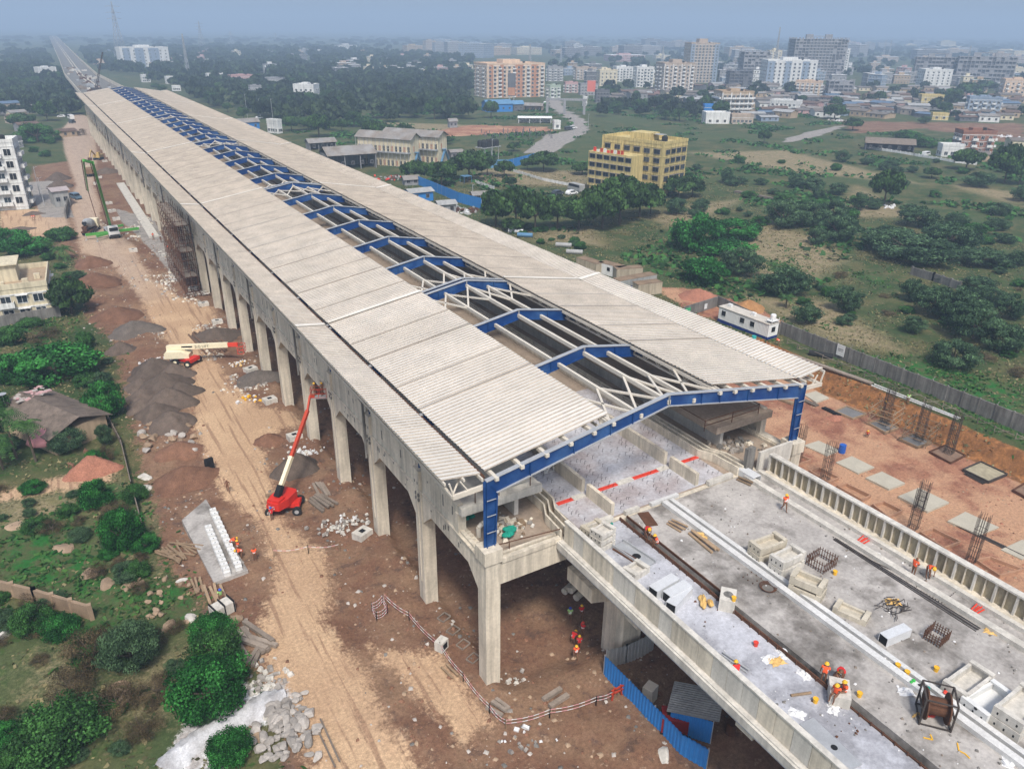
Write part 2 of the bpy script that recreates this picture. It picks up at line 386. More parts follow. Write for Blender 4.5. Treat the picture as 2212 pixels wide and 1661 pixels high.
soil = gmix(grng(gnoise(1.6, 6), 0, .8, .60, .70), soil, (.33,.235,.165))
c = gmix(region('soil'), c, soil)
redc = gmix(grng(n_small, 0, 1, .38, .62), (.33,.165,.10), (.23,.10,.065))
redc = gmix(grng(gnoise(.09, 5), 0, .9, .45, .6), redc, (.43,.255,.155))
nrm = N.new('ShaderNodeSeparateXYZ'); L.new(geo.outputs['Normal'], nrm.inputs[0])
c = gmix(region('red'), c, redc)
road = gmix(grng(n_mid, 0, 1, .36, .6), (.50,.345,.215), (.42,.28,.175))
tracks = gnoise(1.0, 5, .6, (1.6, .07, 1, R(8)))
road = gmix(grng(tracks, 0, .8, .53, .62), road, (.27,.165,.105))
road = gmix(grng(n_small, 0, .6, .58, .7), road, (.47,.33,.22))
pl_f = N.new('ShaderNodeAttribute'); pl_f.attribute_name = 'pale'
road = gmix(gmath('MULTIPLY', pl_f.outputs['Fac'], .75), road, gmix(grng(n_small, 0, 1, .4, .62), (.42,.34,.28), (.31,.245,.205)))
c = gmix(region('road', .16, .62), c, road)
c = gmix(region('grey', .1, .4), c, gmix(grng(n_small, 0, 1, .4, .65), (.30,.275,.25), (.22,.20,.18)))
c = gmix(region('lime', .15), c, gmix(grng(n_small, 0, 1, .42, .62), (.60,.60,.60), (.36,.33,.31)))
c = gmix(region('bank', .2, .6), c, gmix(grng(gnoise(1.2, 6, .6, (1, 1, .25, 0)), 0, 1, .38, .62), (.30,.135,.05), (.16,.075,.032)))
cut = grng(nrm.outputs[2], 1, 0, .55, .9)                      # bare cut earth on steep banks
c = gmix(gmath('MULTIPLY', cut, .8), c, gmix(grng(n_small, 0, 1, .4, .62), (.27,.125,.05), (.15,.07,.03)))
v = N.new('ShaderNodeVectorMath'); v.operation = 'SCALE'; L.new(c, v.inputs[0]); L.new(gmath('MULTIPLY', grng(n_fine, .72, 1.28, .3, .7, False), grng(gnoise(14., 3), .8, 1.2, .3, .7, False)), v.inputs[3])
L.new(v.outputs[0], B.inputs['Base Color'])
bp = N.new('ShaderNodeBump'); bp.inputs['Strength'].default_value = .4; bp.inputs['Distance'].default_value = .07
L.new(gmath('ADD', n_small, gmath('MULTIPLY', n_fine, .5)), bp.inputs['Height']); L.new(bp.outputs[0], B.inputs['Normal'])
me.materials.append(gm)
ground = link('ground', me); struct(ground)

# ---------------------------------------------------------------- the station
BAY, NB, WID = 12.0, 33, 33.9
LEN = BAY*NB+4
MX = WID/2
st = thing('railway_station', 'long unfinished elevated railway station with ribbed cream roof and blue frames', 'station', (0,0,0))
flip = lambda x: WID-x
spr = random.Random(3)
for side in (0, 1):
    sx = (lambda x: x) if side == 0 else flip
    def bx(mb, a, b, *r, m=0): return mb.box(min(sx(a),sx(b)), max(sx(a),sx(b)), *r, m)
    for k in range(NB+1):
        y = k*BAY; mb = MB()
        bx(mb, -.65, .65, y-.65, y+.65, -1.8, 12.3)
        if k > 0:
            bx(mb, -.78, .0, y-.62, y+.62, 12.3, 14.35); bx(mb, -.72, -.6, y-.10, y+.10, 2, 12.3)
        if k == 0: mb.ext([(sx(-.8),-.8,12.3),(sx(.78),-.8,12.3),(sx(.78),.8,12.3),(sx(-.8),.8,12.3)], (0,0,1.2))
        for dz in (12.9, 11.6, 11.1):
            if k > 0:
                for dy in (-.3, .25): bx(mb, -.785, -.6, y+dy-.1, y+dy+.1, dz, dz+.28, m=1)
        mb.build('column', [concrete, concrete_dark], st)
    for k in range(NB):
        y = k*BAY; mb = MB(); x0 = sx(-.55); 
        pts = [(x0,y+.66,8.9),(x0,y+2.5,10.55),(x0,y+9.5,10.55),(x0,y+11.34,8.9),(x0,y+11.34,12.24),(x0,y+.66,12.24)]
        mb.ext(pts, (1.0 if side == 0 else -1.0, 0, 0))
        bx(mb, -.68, .3, y+.66, y+11.34, 12.24, 12.36)
        for q in range(spr.randint(5, 9)):
            yy = y+2.2+spr.random()*7.8; zz = 10.75+spr.random()*1.1; hh = .18 if spr.random() < .6 else .5
            bx(mb, -.56, -.5, yy, yy+.22, zz, zz+hh, m=1)
        mb.build('arch_beam', [concrete, concrete_dark], st)
    mb = MB()
    for k in range(NB):
        y0 = k*BAY+(4.1 if k == 0 else .63); y1 = k*BAY+11.37
        bx(mb, -.5, -.15, y0, y1, 12.36, 14.9); bx(mb, -.6, -.1, y0, y1, 14.9, 15.08)
        for q in range(3):
            yy = y0+1+spr.random()*(y1-y0-2); bx(mb, -.51, -.4, yy, yy+.2, 13+spr.random()*1.5, 13.3+spr.random()*1.5, m=1)
    bx(mb, -.62, .1, 4.0, 4.55, 12.36, 14.2)
    mb.build('side_wall', [concrete, concrete_dark], st)
    # platform
    mb = MB(); bx(mb, -.15, 6.95, 3.5, LEN, 14.25, 15.0)
    mb.ext([(sx(-.6),3.4,14.3),(sx(7.0),3.4,14.3),(sx(7.0),3.4,15.04),(sx(-.6),3.4,15.04)], (0,.5,0))
    mb.build('platform', [concrete_new if side == 0 else floor_brown], st)
    mb = MB(); bx(mb, 4.9, 5.3, 4.4, LEN, 12.0, 14.25)
    mb.ext([(sx(4.9),4.0,14.3),(sx(4.9),4.0,14.0),(sx(3.2),4.0,14.3)], (0,.5,0)); mb.build('platform_wall', concrete_new, st)
    for x, ky in ((7.35, 3.6), (7.95, 3.9), (8.55, 4.0)):
        mb = MB(); w = .16
        path = [(x,LEN),(x,ky),(x-.7,ky-1.4),(x-.9,-.4)]
        for (ax, ay), (bx_, by) in zip(path[:-1], path[1:]):
            mb.ext([(sx(ax-w/2),ay,12),(sx(ax+w/2),ay,12),(sx(bx_+w/2),by,12),(sx(bx_-w/2),by,12)], (0,0,.85))
        mb.build('duct_wall', concrete, st)
    # downpipes under the eave
    if side == 0:
        for k in (2, 4, 6, 8, 10, 13, 16, 20, 24, 28):
            y = k*BAY+.45; mb = MB(); mb.cyl((-.9,y,9.2),(-.9,y,15.6),.13,n=8); mb.cyl((-.9,y,15.6),(-1.1,y+.35,15.95),.15,n=8); mb.cyl((-1.1,y+.35,15.95),(-.5,y+.9,15.9),.15,n=8)
            mb.build('downpipe', concrete_dark, st)
    # roof sheets: real ribs
    def sheet(xa, za, xb, zb, y0, y1, name):
        mb = MB(); pitch = .5; n = int((y1-y0)/pitch); vs = []; fs = []
        for i in range(n):
            yb = y0+i*pitch; dz = .012*math.sin(yb*1.7)+.01*math.sin(yb*.41)
            for t, h in ((0,0),(.055,.0),(.08,.105),(.49,.07)):
                for x, z in ((xa,za),(xb,zb)): vs.append((sx(x), yb+t*pitch, z+h+dz))
        m = len(vs)//2
        for i in range(m-1): mb.f.append((2*i,2*i+1,2*i+3,2*i+2)); mb.m.append(1 if i % 4 in (0,1) else 0)  # valley floor and near rib wall get the painted shade and dust
        mb.v = vs; return mb.build(name, [roof_white, roof_shade_dust], st)
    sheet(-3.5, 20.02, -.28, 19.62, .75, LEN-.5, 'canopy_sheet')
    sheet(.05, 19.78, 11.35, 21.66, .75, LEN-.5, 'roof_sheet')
    mb = MB()   # lap seams, ridge flashings over the expansion joints
    for k in range(1, NB+1):
        y = k*BAY+.3
        for o_ in (0, 5.0):
            w = .05 if o_ else .09
            mb.ext([(sx(.05),y+o_,19.9),(sx(11.3),y+o_,21.78),(sx(11.3),y+o_,21.81),(sx(.05),y+o_,19.93)], (0,w,0), 1)
        if k % 6 == 3:
            mb.ext([(sx(.05),y+.3,19.9),(sx(11.35),y+.3,21.78),(sx(11.35),y+.3,21.86),(sx(.05),y+.3,19.98)], (0,.35,0), 0)
            mb.ext([(sx(-3.5),y+.3,20.15),(sx(-.28),y+.3,19.75),(sx(-.28),y+.3,19.8),(sx(-3.5),y+.3,20.2)], (0,.55,0), 0)
    mb.build('roof_flashing', [roof_white, roof_grey], st)
    mb = MB(); bx(mb, -.22, -.02, .6, LEN, 19.25, 19.5); mb.build('roof_gutter', rust, st)
    mb = MB(); bx(mb, -2.95, -2.75, .2, LEN, 18.62, 18.86)
    for k in range(NB+1):
        y = k*BAY; mb.bar((sx(-.2),y+.2,18.85),(sx(-2.9),y+.2,18.72),.22,.38)
        mb.bar((sx(-2.8),y+.25,18.9),(sx(-3.1),y+.25,19.95),.12); mb.bar((sx(-2.75),y+.4,18.8),(sx(-.4),y+3,19.4),.12); mb.bar((sx(-1.6),y+.25,18.9),(sx(-2.2),y+.25,19.85),.10)
    mb.bar((sx(-3.35),.4,19.85),(sx(-3.35),LEN,19.85),.14,.2); mb.bar((sx(-1.8),.4,19.72),(sx(-1.8),LEN,19.72),.14,.2); mb.bar((sx(-.45),.1,19.5),(sx(-.45),LEN,19.5),.14,.25)
    mb.build('eave_frame', cream_steel, st)
    for x in (.55, 2.75, 4.95, 7.15, 9.35, 11.2):
        z = 19.40+x*.1664; mb = MB(); mb.bar((sx(x),-.35,z),(sx(x),LEN-1,z),.3,.28); mb.build('purlin', cream_steel, st)
    mb = MB(); X = sx(10.85)
    mb.bar((X,.3,21.35),(X,LEN-1,21.35),.14); mb.bar((X,.3,20.45),(X,LEN-1,20.45),.16)
    n = int(LEN/1.9)
    for i in range(n):
        y = .6+i*1.9; mb.bar((X,y,20.45),(X,y+.95,21.35),.08); mb.bar((X,y+.95,21.35),(X,y+1.9,20.45),.08); mb.bar((X,y,20.45),(X,y,21.35),.06)
    mb.build('lattice_girder', cream_steel, st)
for x, z in ((14.1, 21.2), (16.95, 21.75), (19.8, 21.2)):
    MB().bar((x,-.2,z),(x,LEN-2,z),.27,.36).build('ridge_purlin', cream_steel, st)
def frame(y, front=False):
    mb = MB(); t = .12
    def plate(pts, yy, th, m=0): mb.ext([(a,yy,b) for a, b in pts], (0,th,0), m)
    for s in (0, 1):
        sx = (lambda v: v) if s == 0 else flip
        q = lambda pts: [(sx(a),b) for a, b in pts]
        plate(q([(-.22,13.5),(.42,13.5),(.60,18.2),(.60,18.35),(-.24,19.4)]), y-t/2, t)
        plate(q([(-.24,19.4),(.6,18.25),(16.95,21.42),(16.95,22.4)]), y-t/2, t)
        w = .42
        for a, b in (((-.24,13.5),(-.26,19.4)), ((.44,13.5),(.6,18.3))): mb.bar((sx(a[0]),y,a[1]),(sx(b[0]),y,b[1]),.05 if abs(b[0]-a[0]) < .001 else w,.05)
        mb.ext([(sx(-.26),y-w/2,13.5),(sx(-.20),y-w/2,13.5),(sx(-.20),y-w/2,19.4),(sx(-.26),y-w/2,19.4)], (0,w,0))
        mb.ext([(sx(.40),y-w/2,13.5),(sx(.46),y-w/2,13.5),(sx(.64),y-w/2,18.25),(sx(.58),y-w/2,18.25)], (0,w,0))
        mb.ext([(sx(-.26),y-w/2,19.4),(sx(16.95),y-w/2,22.4),(sx(16.95),y-w/2,22.47),(sx(-.26),y-w/2,19.47)], (0,w,0), 1)
        mb.ext([(sx(.6),y-w/2,18.19),(sx(16.95),y-w/2,21.36),(sx(16.95),y-w/2,21.43),(sx(.6),y-w/2,18.26)], (0,w,0), 1 if front else 0)
        for x in (3.5, 7.5, 11.0, 13.2, 16.9):
            zb, zt = 18.2+(x-.5)*.194, 19.43+x*.177
            mb.ext([(sx(x),y-.2,zb),(sx(x+.06),y-.2,zb),(sx(x+.06),y-.2,zt),(sx(x),y-.2,zt)], (0,.4,0), 1 if x > 16 else 0)
        if front:
            for z in (14.9, 16.4, 17.8): mb.bar((sx(-.28),y-.24,z),(sx(.5),y-.24,z),.06,.05,1)
    return mb.build('portal_frame', [blue_steel, grey_steel], st)
for k in range(NB+1):
    frame(k*BAY, k == 0)
    if k in (3, 9, 15, 21, 27): frame(k*BAY+1.0)
    if k in (0, 2, 3, 8, 9, 14, 15, 20, 21, 26, 27, 32):        # bracing of the stiff bays
        mb = MB(); y = k*BAY; ya, yb = (y+.3, y+6.0) if k % 6 != 2 else (y+6.0, y+11.7)
        for a, b in (((14.1,21.2),(16.95,21.75)),((16.95,21.75),(19.8,21.2)),((11.2,21.2),(14.1,21.2)),((19.8,21.2),(22.8,21.2))):
            mb.bar((a[0],ya,a[1]),(b[0],yb,b[1]),.2,.16); mb.bar((a[0],yb,a[1]),(b[0],ya,b[1]),.2,.16)
        mb.build('roof_brace', cream_steel, st)
MB().box(.5, WID-.5, -.05, LEN, 11.4, 11.97).build('floor_slab', floor_brown, st)
MB().box(8.62, 25.3, .1, 22, 11.95, 12.0).build('floor_screed', screed_white, st)
mb = MB(); mb.box(.66, WID-.66, -.5, .1, 9.9, 11.95); mb.box(.8, 6.3, -.62, -.2, 11.95, 12.35); mb.box(.8, 6.3, .1, .35, 12.0, 12.3)
mb.build('end_beam', concrete, st)
mb = MB(); mb.box(-.45, -.1, .8, 4.0, 12.36, 12.6)
for i in range(6): mb.box(-.1, .25, 1+i*.5, 1.08+i*.5, 12.3, 12.62)
mb.build('edge_upstand', concrete, st)
for x in (11.95, 21.55):
    mb = MB(); mb.box(x, x+.35, 4.5, LEN, 12.0, 13.3); mb.box(x, x+.35, .2, 3.8, 12.0, 13.25); mb.build('track_wall', concrete, st)
mb = MB(); mb.box(28.6, 32.95, -.72, -.45, 12.0, 13.9); mb.build('end_panel', concrete_new, st)
MB().box(27.0, 28.0, -.6, -.2, 12, 14.6).build('end_pier', concrete_dark, st)
mb = MB()
for a, b, m in ((9.0,10.6,0),(10.6,11.9,1),(12.4,13.1,1),(13.1,15.5,0),(15.5,17.3,1),(17.3,20.3,0),(20.3,21.5,1),(21.95,22.7,1),(22.7,25.4,0)):
    if m: mb.box(a,b,3.7,4.25,12.0,12.14,1)
    else: mb.box(a,b,3.78,3.95,12.0,12.08,0); mb.box(a,b,4.02,4.18,12.0,12.08,0)
mb.build('joint_strip', [haz_red, concrete_new], st)
mb = MB()
for i in range(30):
    y = .8+i*.62
    for x in (9.2, 9.6, 10.4, 13.4, 13.8, 14.6, 15.0, 16.2, 18.0, 18.6, 19.4, 20.4, 20.9, 23.0, 24.2, 24.8):
        if spr.random() < .55:
            a = (x+spr.uniform(-.12,.12), y+spr.uniform(-.15,.15)); h = spr.uniform(.25,.42)
            mb.bar((a[0],a[1],12),(a[0],a[1],12+h),.02); mb.bar((a[0],a[1],12+h),(a[0]+.12,a[1]-.08,12+h),.02)
struct(mb.build('starter_bars', rebar, st), 'stuff')
for rails in ((((25.4,3.6,16.1),(32.6,3.6,16.1)),((25.4,3.6,15.6),(32.6,3.6,15.6)),((32.6,3.6,16.1),(32.6,12,16.1)),((25.4,3.6,16.1),(25.4,11,16.1)),((25.4,3.6,15),(25.4,3.6,16.2)),((32.6,3.6,15),(32.6,3.6,16.2)),((29,3.6,15),(29,3.6,16.2))),
        (((1,.4,13),(6.4,-.3,13.0)),((2.0,.3,12),(2.0,.3,13.05))), (((.8,3.7,16),(6,3.7,16)),((.8,3.7,15),(.8,3.7,16.1)),((6,3.7,15),(6,3.7,16.1)),((3,3.7,15),(3,3.7,16.1)))):
    mb = MB()
    for p, q in rails: mb.bar(p, q, .06)
    mb.build('tube_railing', rust, st)
# rusty scaffolding and blue-green netted bay half way down the side
sc = thing('scaffold_tower', 'dense rusty tube scaffold standing against the arches of the station side', 'scaffold', (-2.6, 128, 0))
mb = MB(); srnd = random.Random(5)
for i in range(9):
    for j in range(3):
        mb.bar((-1.5+j*1.2,-12+i*3.0,-.5),(-1.5+j*1.2,-12+i*3.0,16),.09)
for z in np.arange(1, 16, 1.7):
    for j in range(3): mb.bar((-1.5+j*1.2,-12,z),(-1.5+j*1.2,12,z),.08)
    for i in range(9): mb.bar((-1.6,-12+i*3,z),(1.1,-12+i*3,z),.08)
for i in range(8):
    for z in np.arange(1, 14, 3.4): mb.bar((-1.5,-12+i*3,z),(-1.5,-9+i*3,z+1.7),.07); mb.bar((-1.5,-9+i*3,z+1.7),(-1.5,-12+i*3,z+3.4),.07)
mb.build('tubes', rust, sc)
mb = MB()
for z in (4.4, 9.5, 14.6):
    for i in range(6): mb.box(-1.4,.9,-11.5+i*4,-8.2+i*4,z,z+.06)
mb.build('deck_boards', wood_grey, sc)

# ---------------------------------------------------------------- the viaduct towards the camera
va = thing('rail_viaduct', 'unfinished concrete viaduct deck with parapets running from the station front', 'viaduct', (0,0,0))
Y1, Y0 = -.62, -62.0
MB().box(6.1, 12.33, Y0, Y1, 11.15, 12.0).build('deck_slab', slab_pale, va)
MB().box(13.0, 29.2, Y0, Y1, 11.15, 12.0).build('deck_slab', slab_grey, va)
MB().box(12.34, 12.99, Y0, Y1, 11.15, 11.45).build('drain_channel', dark, va)
mb = MB(); mb.box(12.24, 12.33, -22, Y1, 12.0, 12.3); mb.box(12.24, 12.33, Y0, -22, 12.0, 12.12); mb.box(13.0, 13.08, -12, Y1, 12.0, 12.22)
for i in range(40): y = -1-i*.8; mb.box(12.16, 12.24, y, y+.07, 12.0, 12.27)
mb.build('channel_formwork', [rust], va)
mb = MB(); mb.box(16.9, 17.42, Y0, Y1, 12.0, 12.34); mb.box(17.75, 18.15, Y0, Y1, 12.0, 12.3); mb.box(17.42, 17.75, Y0, Y1, 12.0, 12.06, 1)
mb.box(15.9, 19.0, -.45, -.1, 12.0, 12.3); mb.build('centre_kerb', [kerb_white, concrete_dark], va)
mb = MB(); mb.box(8.6, 11.7, -.5, -.05, 12.0, 12.45); mb.box(22.6, 25.6, -.5, -.05, 12.0, 12.4); mb.box(13.1, 14.6, -.4, -.05, 12, 12.4); mb.build('joint_kerb', concrete_new, va)
mb = MB(); mb.box(5.9, 6.55, Y0, Y1, 11.5, 12.1); mb.box(6.05, 6.3, Y0, Y1, 12.1, 12.2); mb.build('deck_ledge', concrete_new, va)
pm = [concrete_new, concrete, concrete_dark]; prn = random.Random(11)
mb = MB(); y = Y1-.15
while y > Y0:
    w = 1.28; d_ = prn.uniform(-.012,.012)
    mb.box(6.5+d_, 6.78+d_, y-w+.03, y, 12.0, 13.92, prn.choice((0,0,1))); mb.box(6.53, 6.75, y-w, y-w+.03, 12.0, 13.9, 2); y -= w
mb.box(6.44, 6.84, Y0, Y1-.15, 13.92, 14.04, 0); mb.build('parapet', pm, va)
mb = MB(); y = Y1-.8
while y > Y0:
    mb.box(29.2, 29.42, y-1.5, y, 12.0, 13.9, 3); mb.box(28.98, 29.2, y-.16, y, 12.0, 13.9, 0); mb.box(29.04, 29.2, y-.85, y-.78, 12.0, 13.9, 1); y -= 1.5
mb.box(28.92, 29.5, Y0, Y1-.8, 13.9, 14.05, 0); mb.box(28.6, 29.2, Y0, Y1-.8, 12.0, 12.25, 1); mb.build('parapet', pm+[M('yellowed concrete', (.34,.29,.20), .9, .2, .5, .2, .35)], va)
mb = MB()
for x0, x1 in ((26.3,26.9),(28.1,28.5)): mb.box(x0, x1, Y0, Y1-.5, 12.0, 12.35)
mb.build('cable_trough', concrete_new, va)
for xa in (8.2, 21.4):
    mb = MB(); mb.ext([(xa,Y0,11.15),(xa+6.6,Y0,11.15),(xa+5.6,Y0,9.3),(xa+1.0,Y0,9.3)], (0,-Y0-.8,0)); mb.build('box_girder', concrete, va)
for y in (-2.45, -33):
    for xa in (7.0, 20.2):
        mb = MB(); mb.ext([(xa,y-1.7,9.3),(xa,y-1.7,8.0),(xa+2.6,y-1.7,7.2),(xa+7.2,y-1.7,7.2),(xa+9.4,y-1.7,8.0),(xa+9.4,y-1.7,9.3)], (0,3.4,0)); mb.build('pier_cap', concrete, va)
        mb = MB(); x0 = xa+3.5; a = 1.35; c_ = .45
        mb.ext([(x0+c_,y-a,-1.2),(x0+2.9-c_,y-a,-1.2),(x0+2.9,y-a+c_,-1.2),(x0+2.9,y+a-c_,-1.2),(x0+2.9-c_,y+a,-1.2),(x0+c_,y+a,-1.2),(x0,y+a-c_,-1.2),(x0,y-a+c_,-1.2)], (0,0,9.2)); mb.build('pier', concrete, va)
for y in (-9.5, -20.5, -28.5): MB().box(6.6, 8.4, y-.7, y+.7, 10.2, 11.15).build('soffit_block', concrete, va)

# ---------------------------------------------------------------- the viaduct beyond the station
vb = thing('rail_viaduct', 'pale viaduct under construction running from the far station end to the horizon', 'viaduct', (0,0,0))
def hw(y): return 14.2 if y < 430 else max(10.5, 14.2-(y-430)*.011)
ys = [LEN+.5, 430, 470, 520, 560, 600, 700, 1000, 1500, 2200, 3200]
off = lambda y: max(0, y-700)*.03
for i in range(len(ys)-1):
    a, b = ys[i], ys[i+1]; ca, cb = MX+off(a), MX+off(b); mb = MB()
    mb.ext([(ca-hw(a),a,11.2),(ca+hw(a),a,11.2),(cb+hw(b),b,11.2),(cb-hw(b),b,11.2)], (0,0,.9)); mb.build('deck_slab', concrete_dark, vb)
    mb = MB()
    for s in (-1, 1):
        mb.bar((ca+s*hw(a),a,13.0),(cb+s*hw(b),b,13.0),.3,2.6); mb.bar((ca+s*1.2,a,12.3),(cb+s*1.2,b,12.3),.6,.5)
    mb.build('parapet', concrete, vb)
for y in list(range(430, 1000, 40))+list(range(1000, 3000, 80)):
    mb = MB(); c0 = MX+off(y); w = hw(y)*.5
    for s in (-1, 1): mb.box(c0+s*w-1.6, c0+s*w+1.6, y-1.5, y+1.5, -1, 11.2)
    mb.build('pier', concrete, vb)
gr = thing('gantry_crane', 'dark leaning lattice crane on the viaduct beyond the station end', 'crane', (MX-3, 520, 12.1))
mb = MB(); mb.box(-3,3,-3,3,0,2.2); mb.build('body', rebar, gr)
mb = MB()
for s in (-.5, .5):
    for t in (-.5, .5): mb.bar((s,t,2),(s*.4+8,t*.4+6,22),.25)
for i in range(9):
    f = i/9; mb.bar((-.5+8*f,.5+6*f,2+20*f),(.4+8*(f+.1),-.4+6*(f+.1),4+20*f),.15)
mb.bar((8,6,22),(9,5,3),.06); mb.build('jib', rebar, gr)
drnd = random.Random(21)
for i in range(60):
    y = 412+drnd.random()**1.5*420; x = MX+drnd.uniform(-.8,.8)*hw(y)
    mb = MB(); mb.obox((0,0,.5),(drnd.uniform(1,5),drnd.uniform(1,2.5),1.0)); 
    if drnd.random() < .5: mb.obox((.2,.1,1.3),(drnd.uniform(1,2),1,.6),.3)
    o = mb.build('material_stack', drnd.choice([concrete_new, wood_grey, rust, grey_steel]), None, (x,y,12.1), drnd.random()*.4)
    tag(o, 'building material stacked on the viaduct beyond the station end', 'material stack', 'stacks on the far viaduct', same=True)

# ---------------------------------------------------------------- people
J = dict(hip=(0,0,.93), belly=(0,0,1.12), chest=(0,.01,1.34), neck=(0,.015,1.47), head=(0,.03,1.60), top=(0,.02,1.70),
         shL=(-.19,0,1.40), elL=(-.26,.02,1.13), wrL=(-.27,.12,.90), shR=(.19,0,1.40), elR=(.26,.02,1.13), wrR=(.27,.12,.90),
         hpL=(-.10,0,.90), knL=(-.11,.02,.49), anL=(-.11,0,.09), toL=(-.12,.17,.04), hpR=(.10,0,.90), knR=(.11,.02,.49), anR=(.11,0,.09), toR=(.12,.17,.04))
def pose(**k): d = dict(J); d.update(k); return d
POSES = {
 'stand': pose(wrR=(.14,.27,1.08)),
 'walk': pose(knL=(-.10,.17,.50), anL=(-.10,.22,.10), toL=(-.10,.39,.07), knR=(.10,-.05,.49), anR=(.10,-.30,.15), toR=(.10,-.16,.05), wrL=(-.25,-.12,.92), elL=(-.26,-.09,1.14), wrR=(.25,.25,.96), elR=(.25,.08,1.13)),
 'bend': pose(hip=(0,-.16,.90), belly=(0,.0,1.05), chest=(0,.24,1.15), neck=(0,.38,1.18), head=(0,.50,1.20), top=(0,.57,1.26), shL=(-.19,.28,1.17), elL=(-.23,.34,.88), wrL=(-.15,.45,.62), shR=(.19,.28,1.17), elR=(.23,.34,.88), wrR=(.15,.45,.62), hpL=(-.10,-.16,.88), hpR=(.10,-.16,.88), knL=(-.13,.02,.48), knR=(.13,-.05,.48)),
 'crouch': pose(hip=(0,-.15,.30), belly=(0,-.10,.48), chest=(0,.0,.70), neck=(0,.06,.82), head=(0,.11,.94), top=(0,.10,1.05), shL=(-.19,.0,.76), elL=(-.25,.16,.56), wrL=(-.16,.38,.48), shR=(.19,.0,.76), elR=(.25,.16,.56), wrR=(.16,.38,.48), hpL=(-.11,-.13,.29), knL=(-.17,.27,.48), anL=(-.14,.08,.09), hpR=(.11,-.13,.29), knR=(.17,.27,.48), anR=(.14,.08,.09), toL=(-.16,.25,.04), toR=(.16,.25,.04)),
 'sit': pose(hip=(0,0,.50), belly=(0,.0,.69), chest=(0,.03,.92), neck=(0,.07,1.05), head=(0,.12,1.17), top=(0,.11,1.28), shL=(-.19,.02,.98), elL=(-.24,.14,.74), wrL=(-.13,.34,.66), shR=(.19,.02,.98), elR=(.24,.14,.74), wrR=(.13,.34,.66), hpL=(-.11,.02,.48), knL=(-.13,.44,.49), anL=(-.13,.42,.09), hpR=(.11,.02,.48), knR=(.13,.44,.49), anR=(.13,.42,.09), toL=(-.14,.58,.04), toR=(.14,.58,.04)),
 'reach': pose(elR=(.30,.16,1.52), wrR=(.22,.34,1.72), elL=(-.28,.12,1.22), wrL=(-.20,.33,1.22)),
}
RAD = dict(hip=.145, belly=.135, chest=.155, neck=.06, head=.098, top=.075, sh=.07, el=.046, wr=.032, hp=.095, kn=.062, an=.042, to=.04)
BONES = [('hip','belly'),('belly','chest'),('chest','neck'),('neck','head'),('head','top')]+[(a+s,b+s) for s in 'LR' for a,b in (('sh','el'),('el','wr'),('hp','kn'),('kn','an'),('an','to'))]+[('chest','shL'),('chest','shR'),('hip','hpL'),('hip','hpR')]
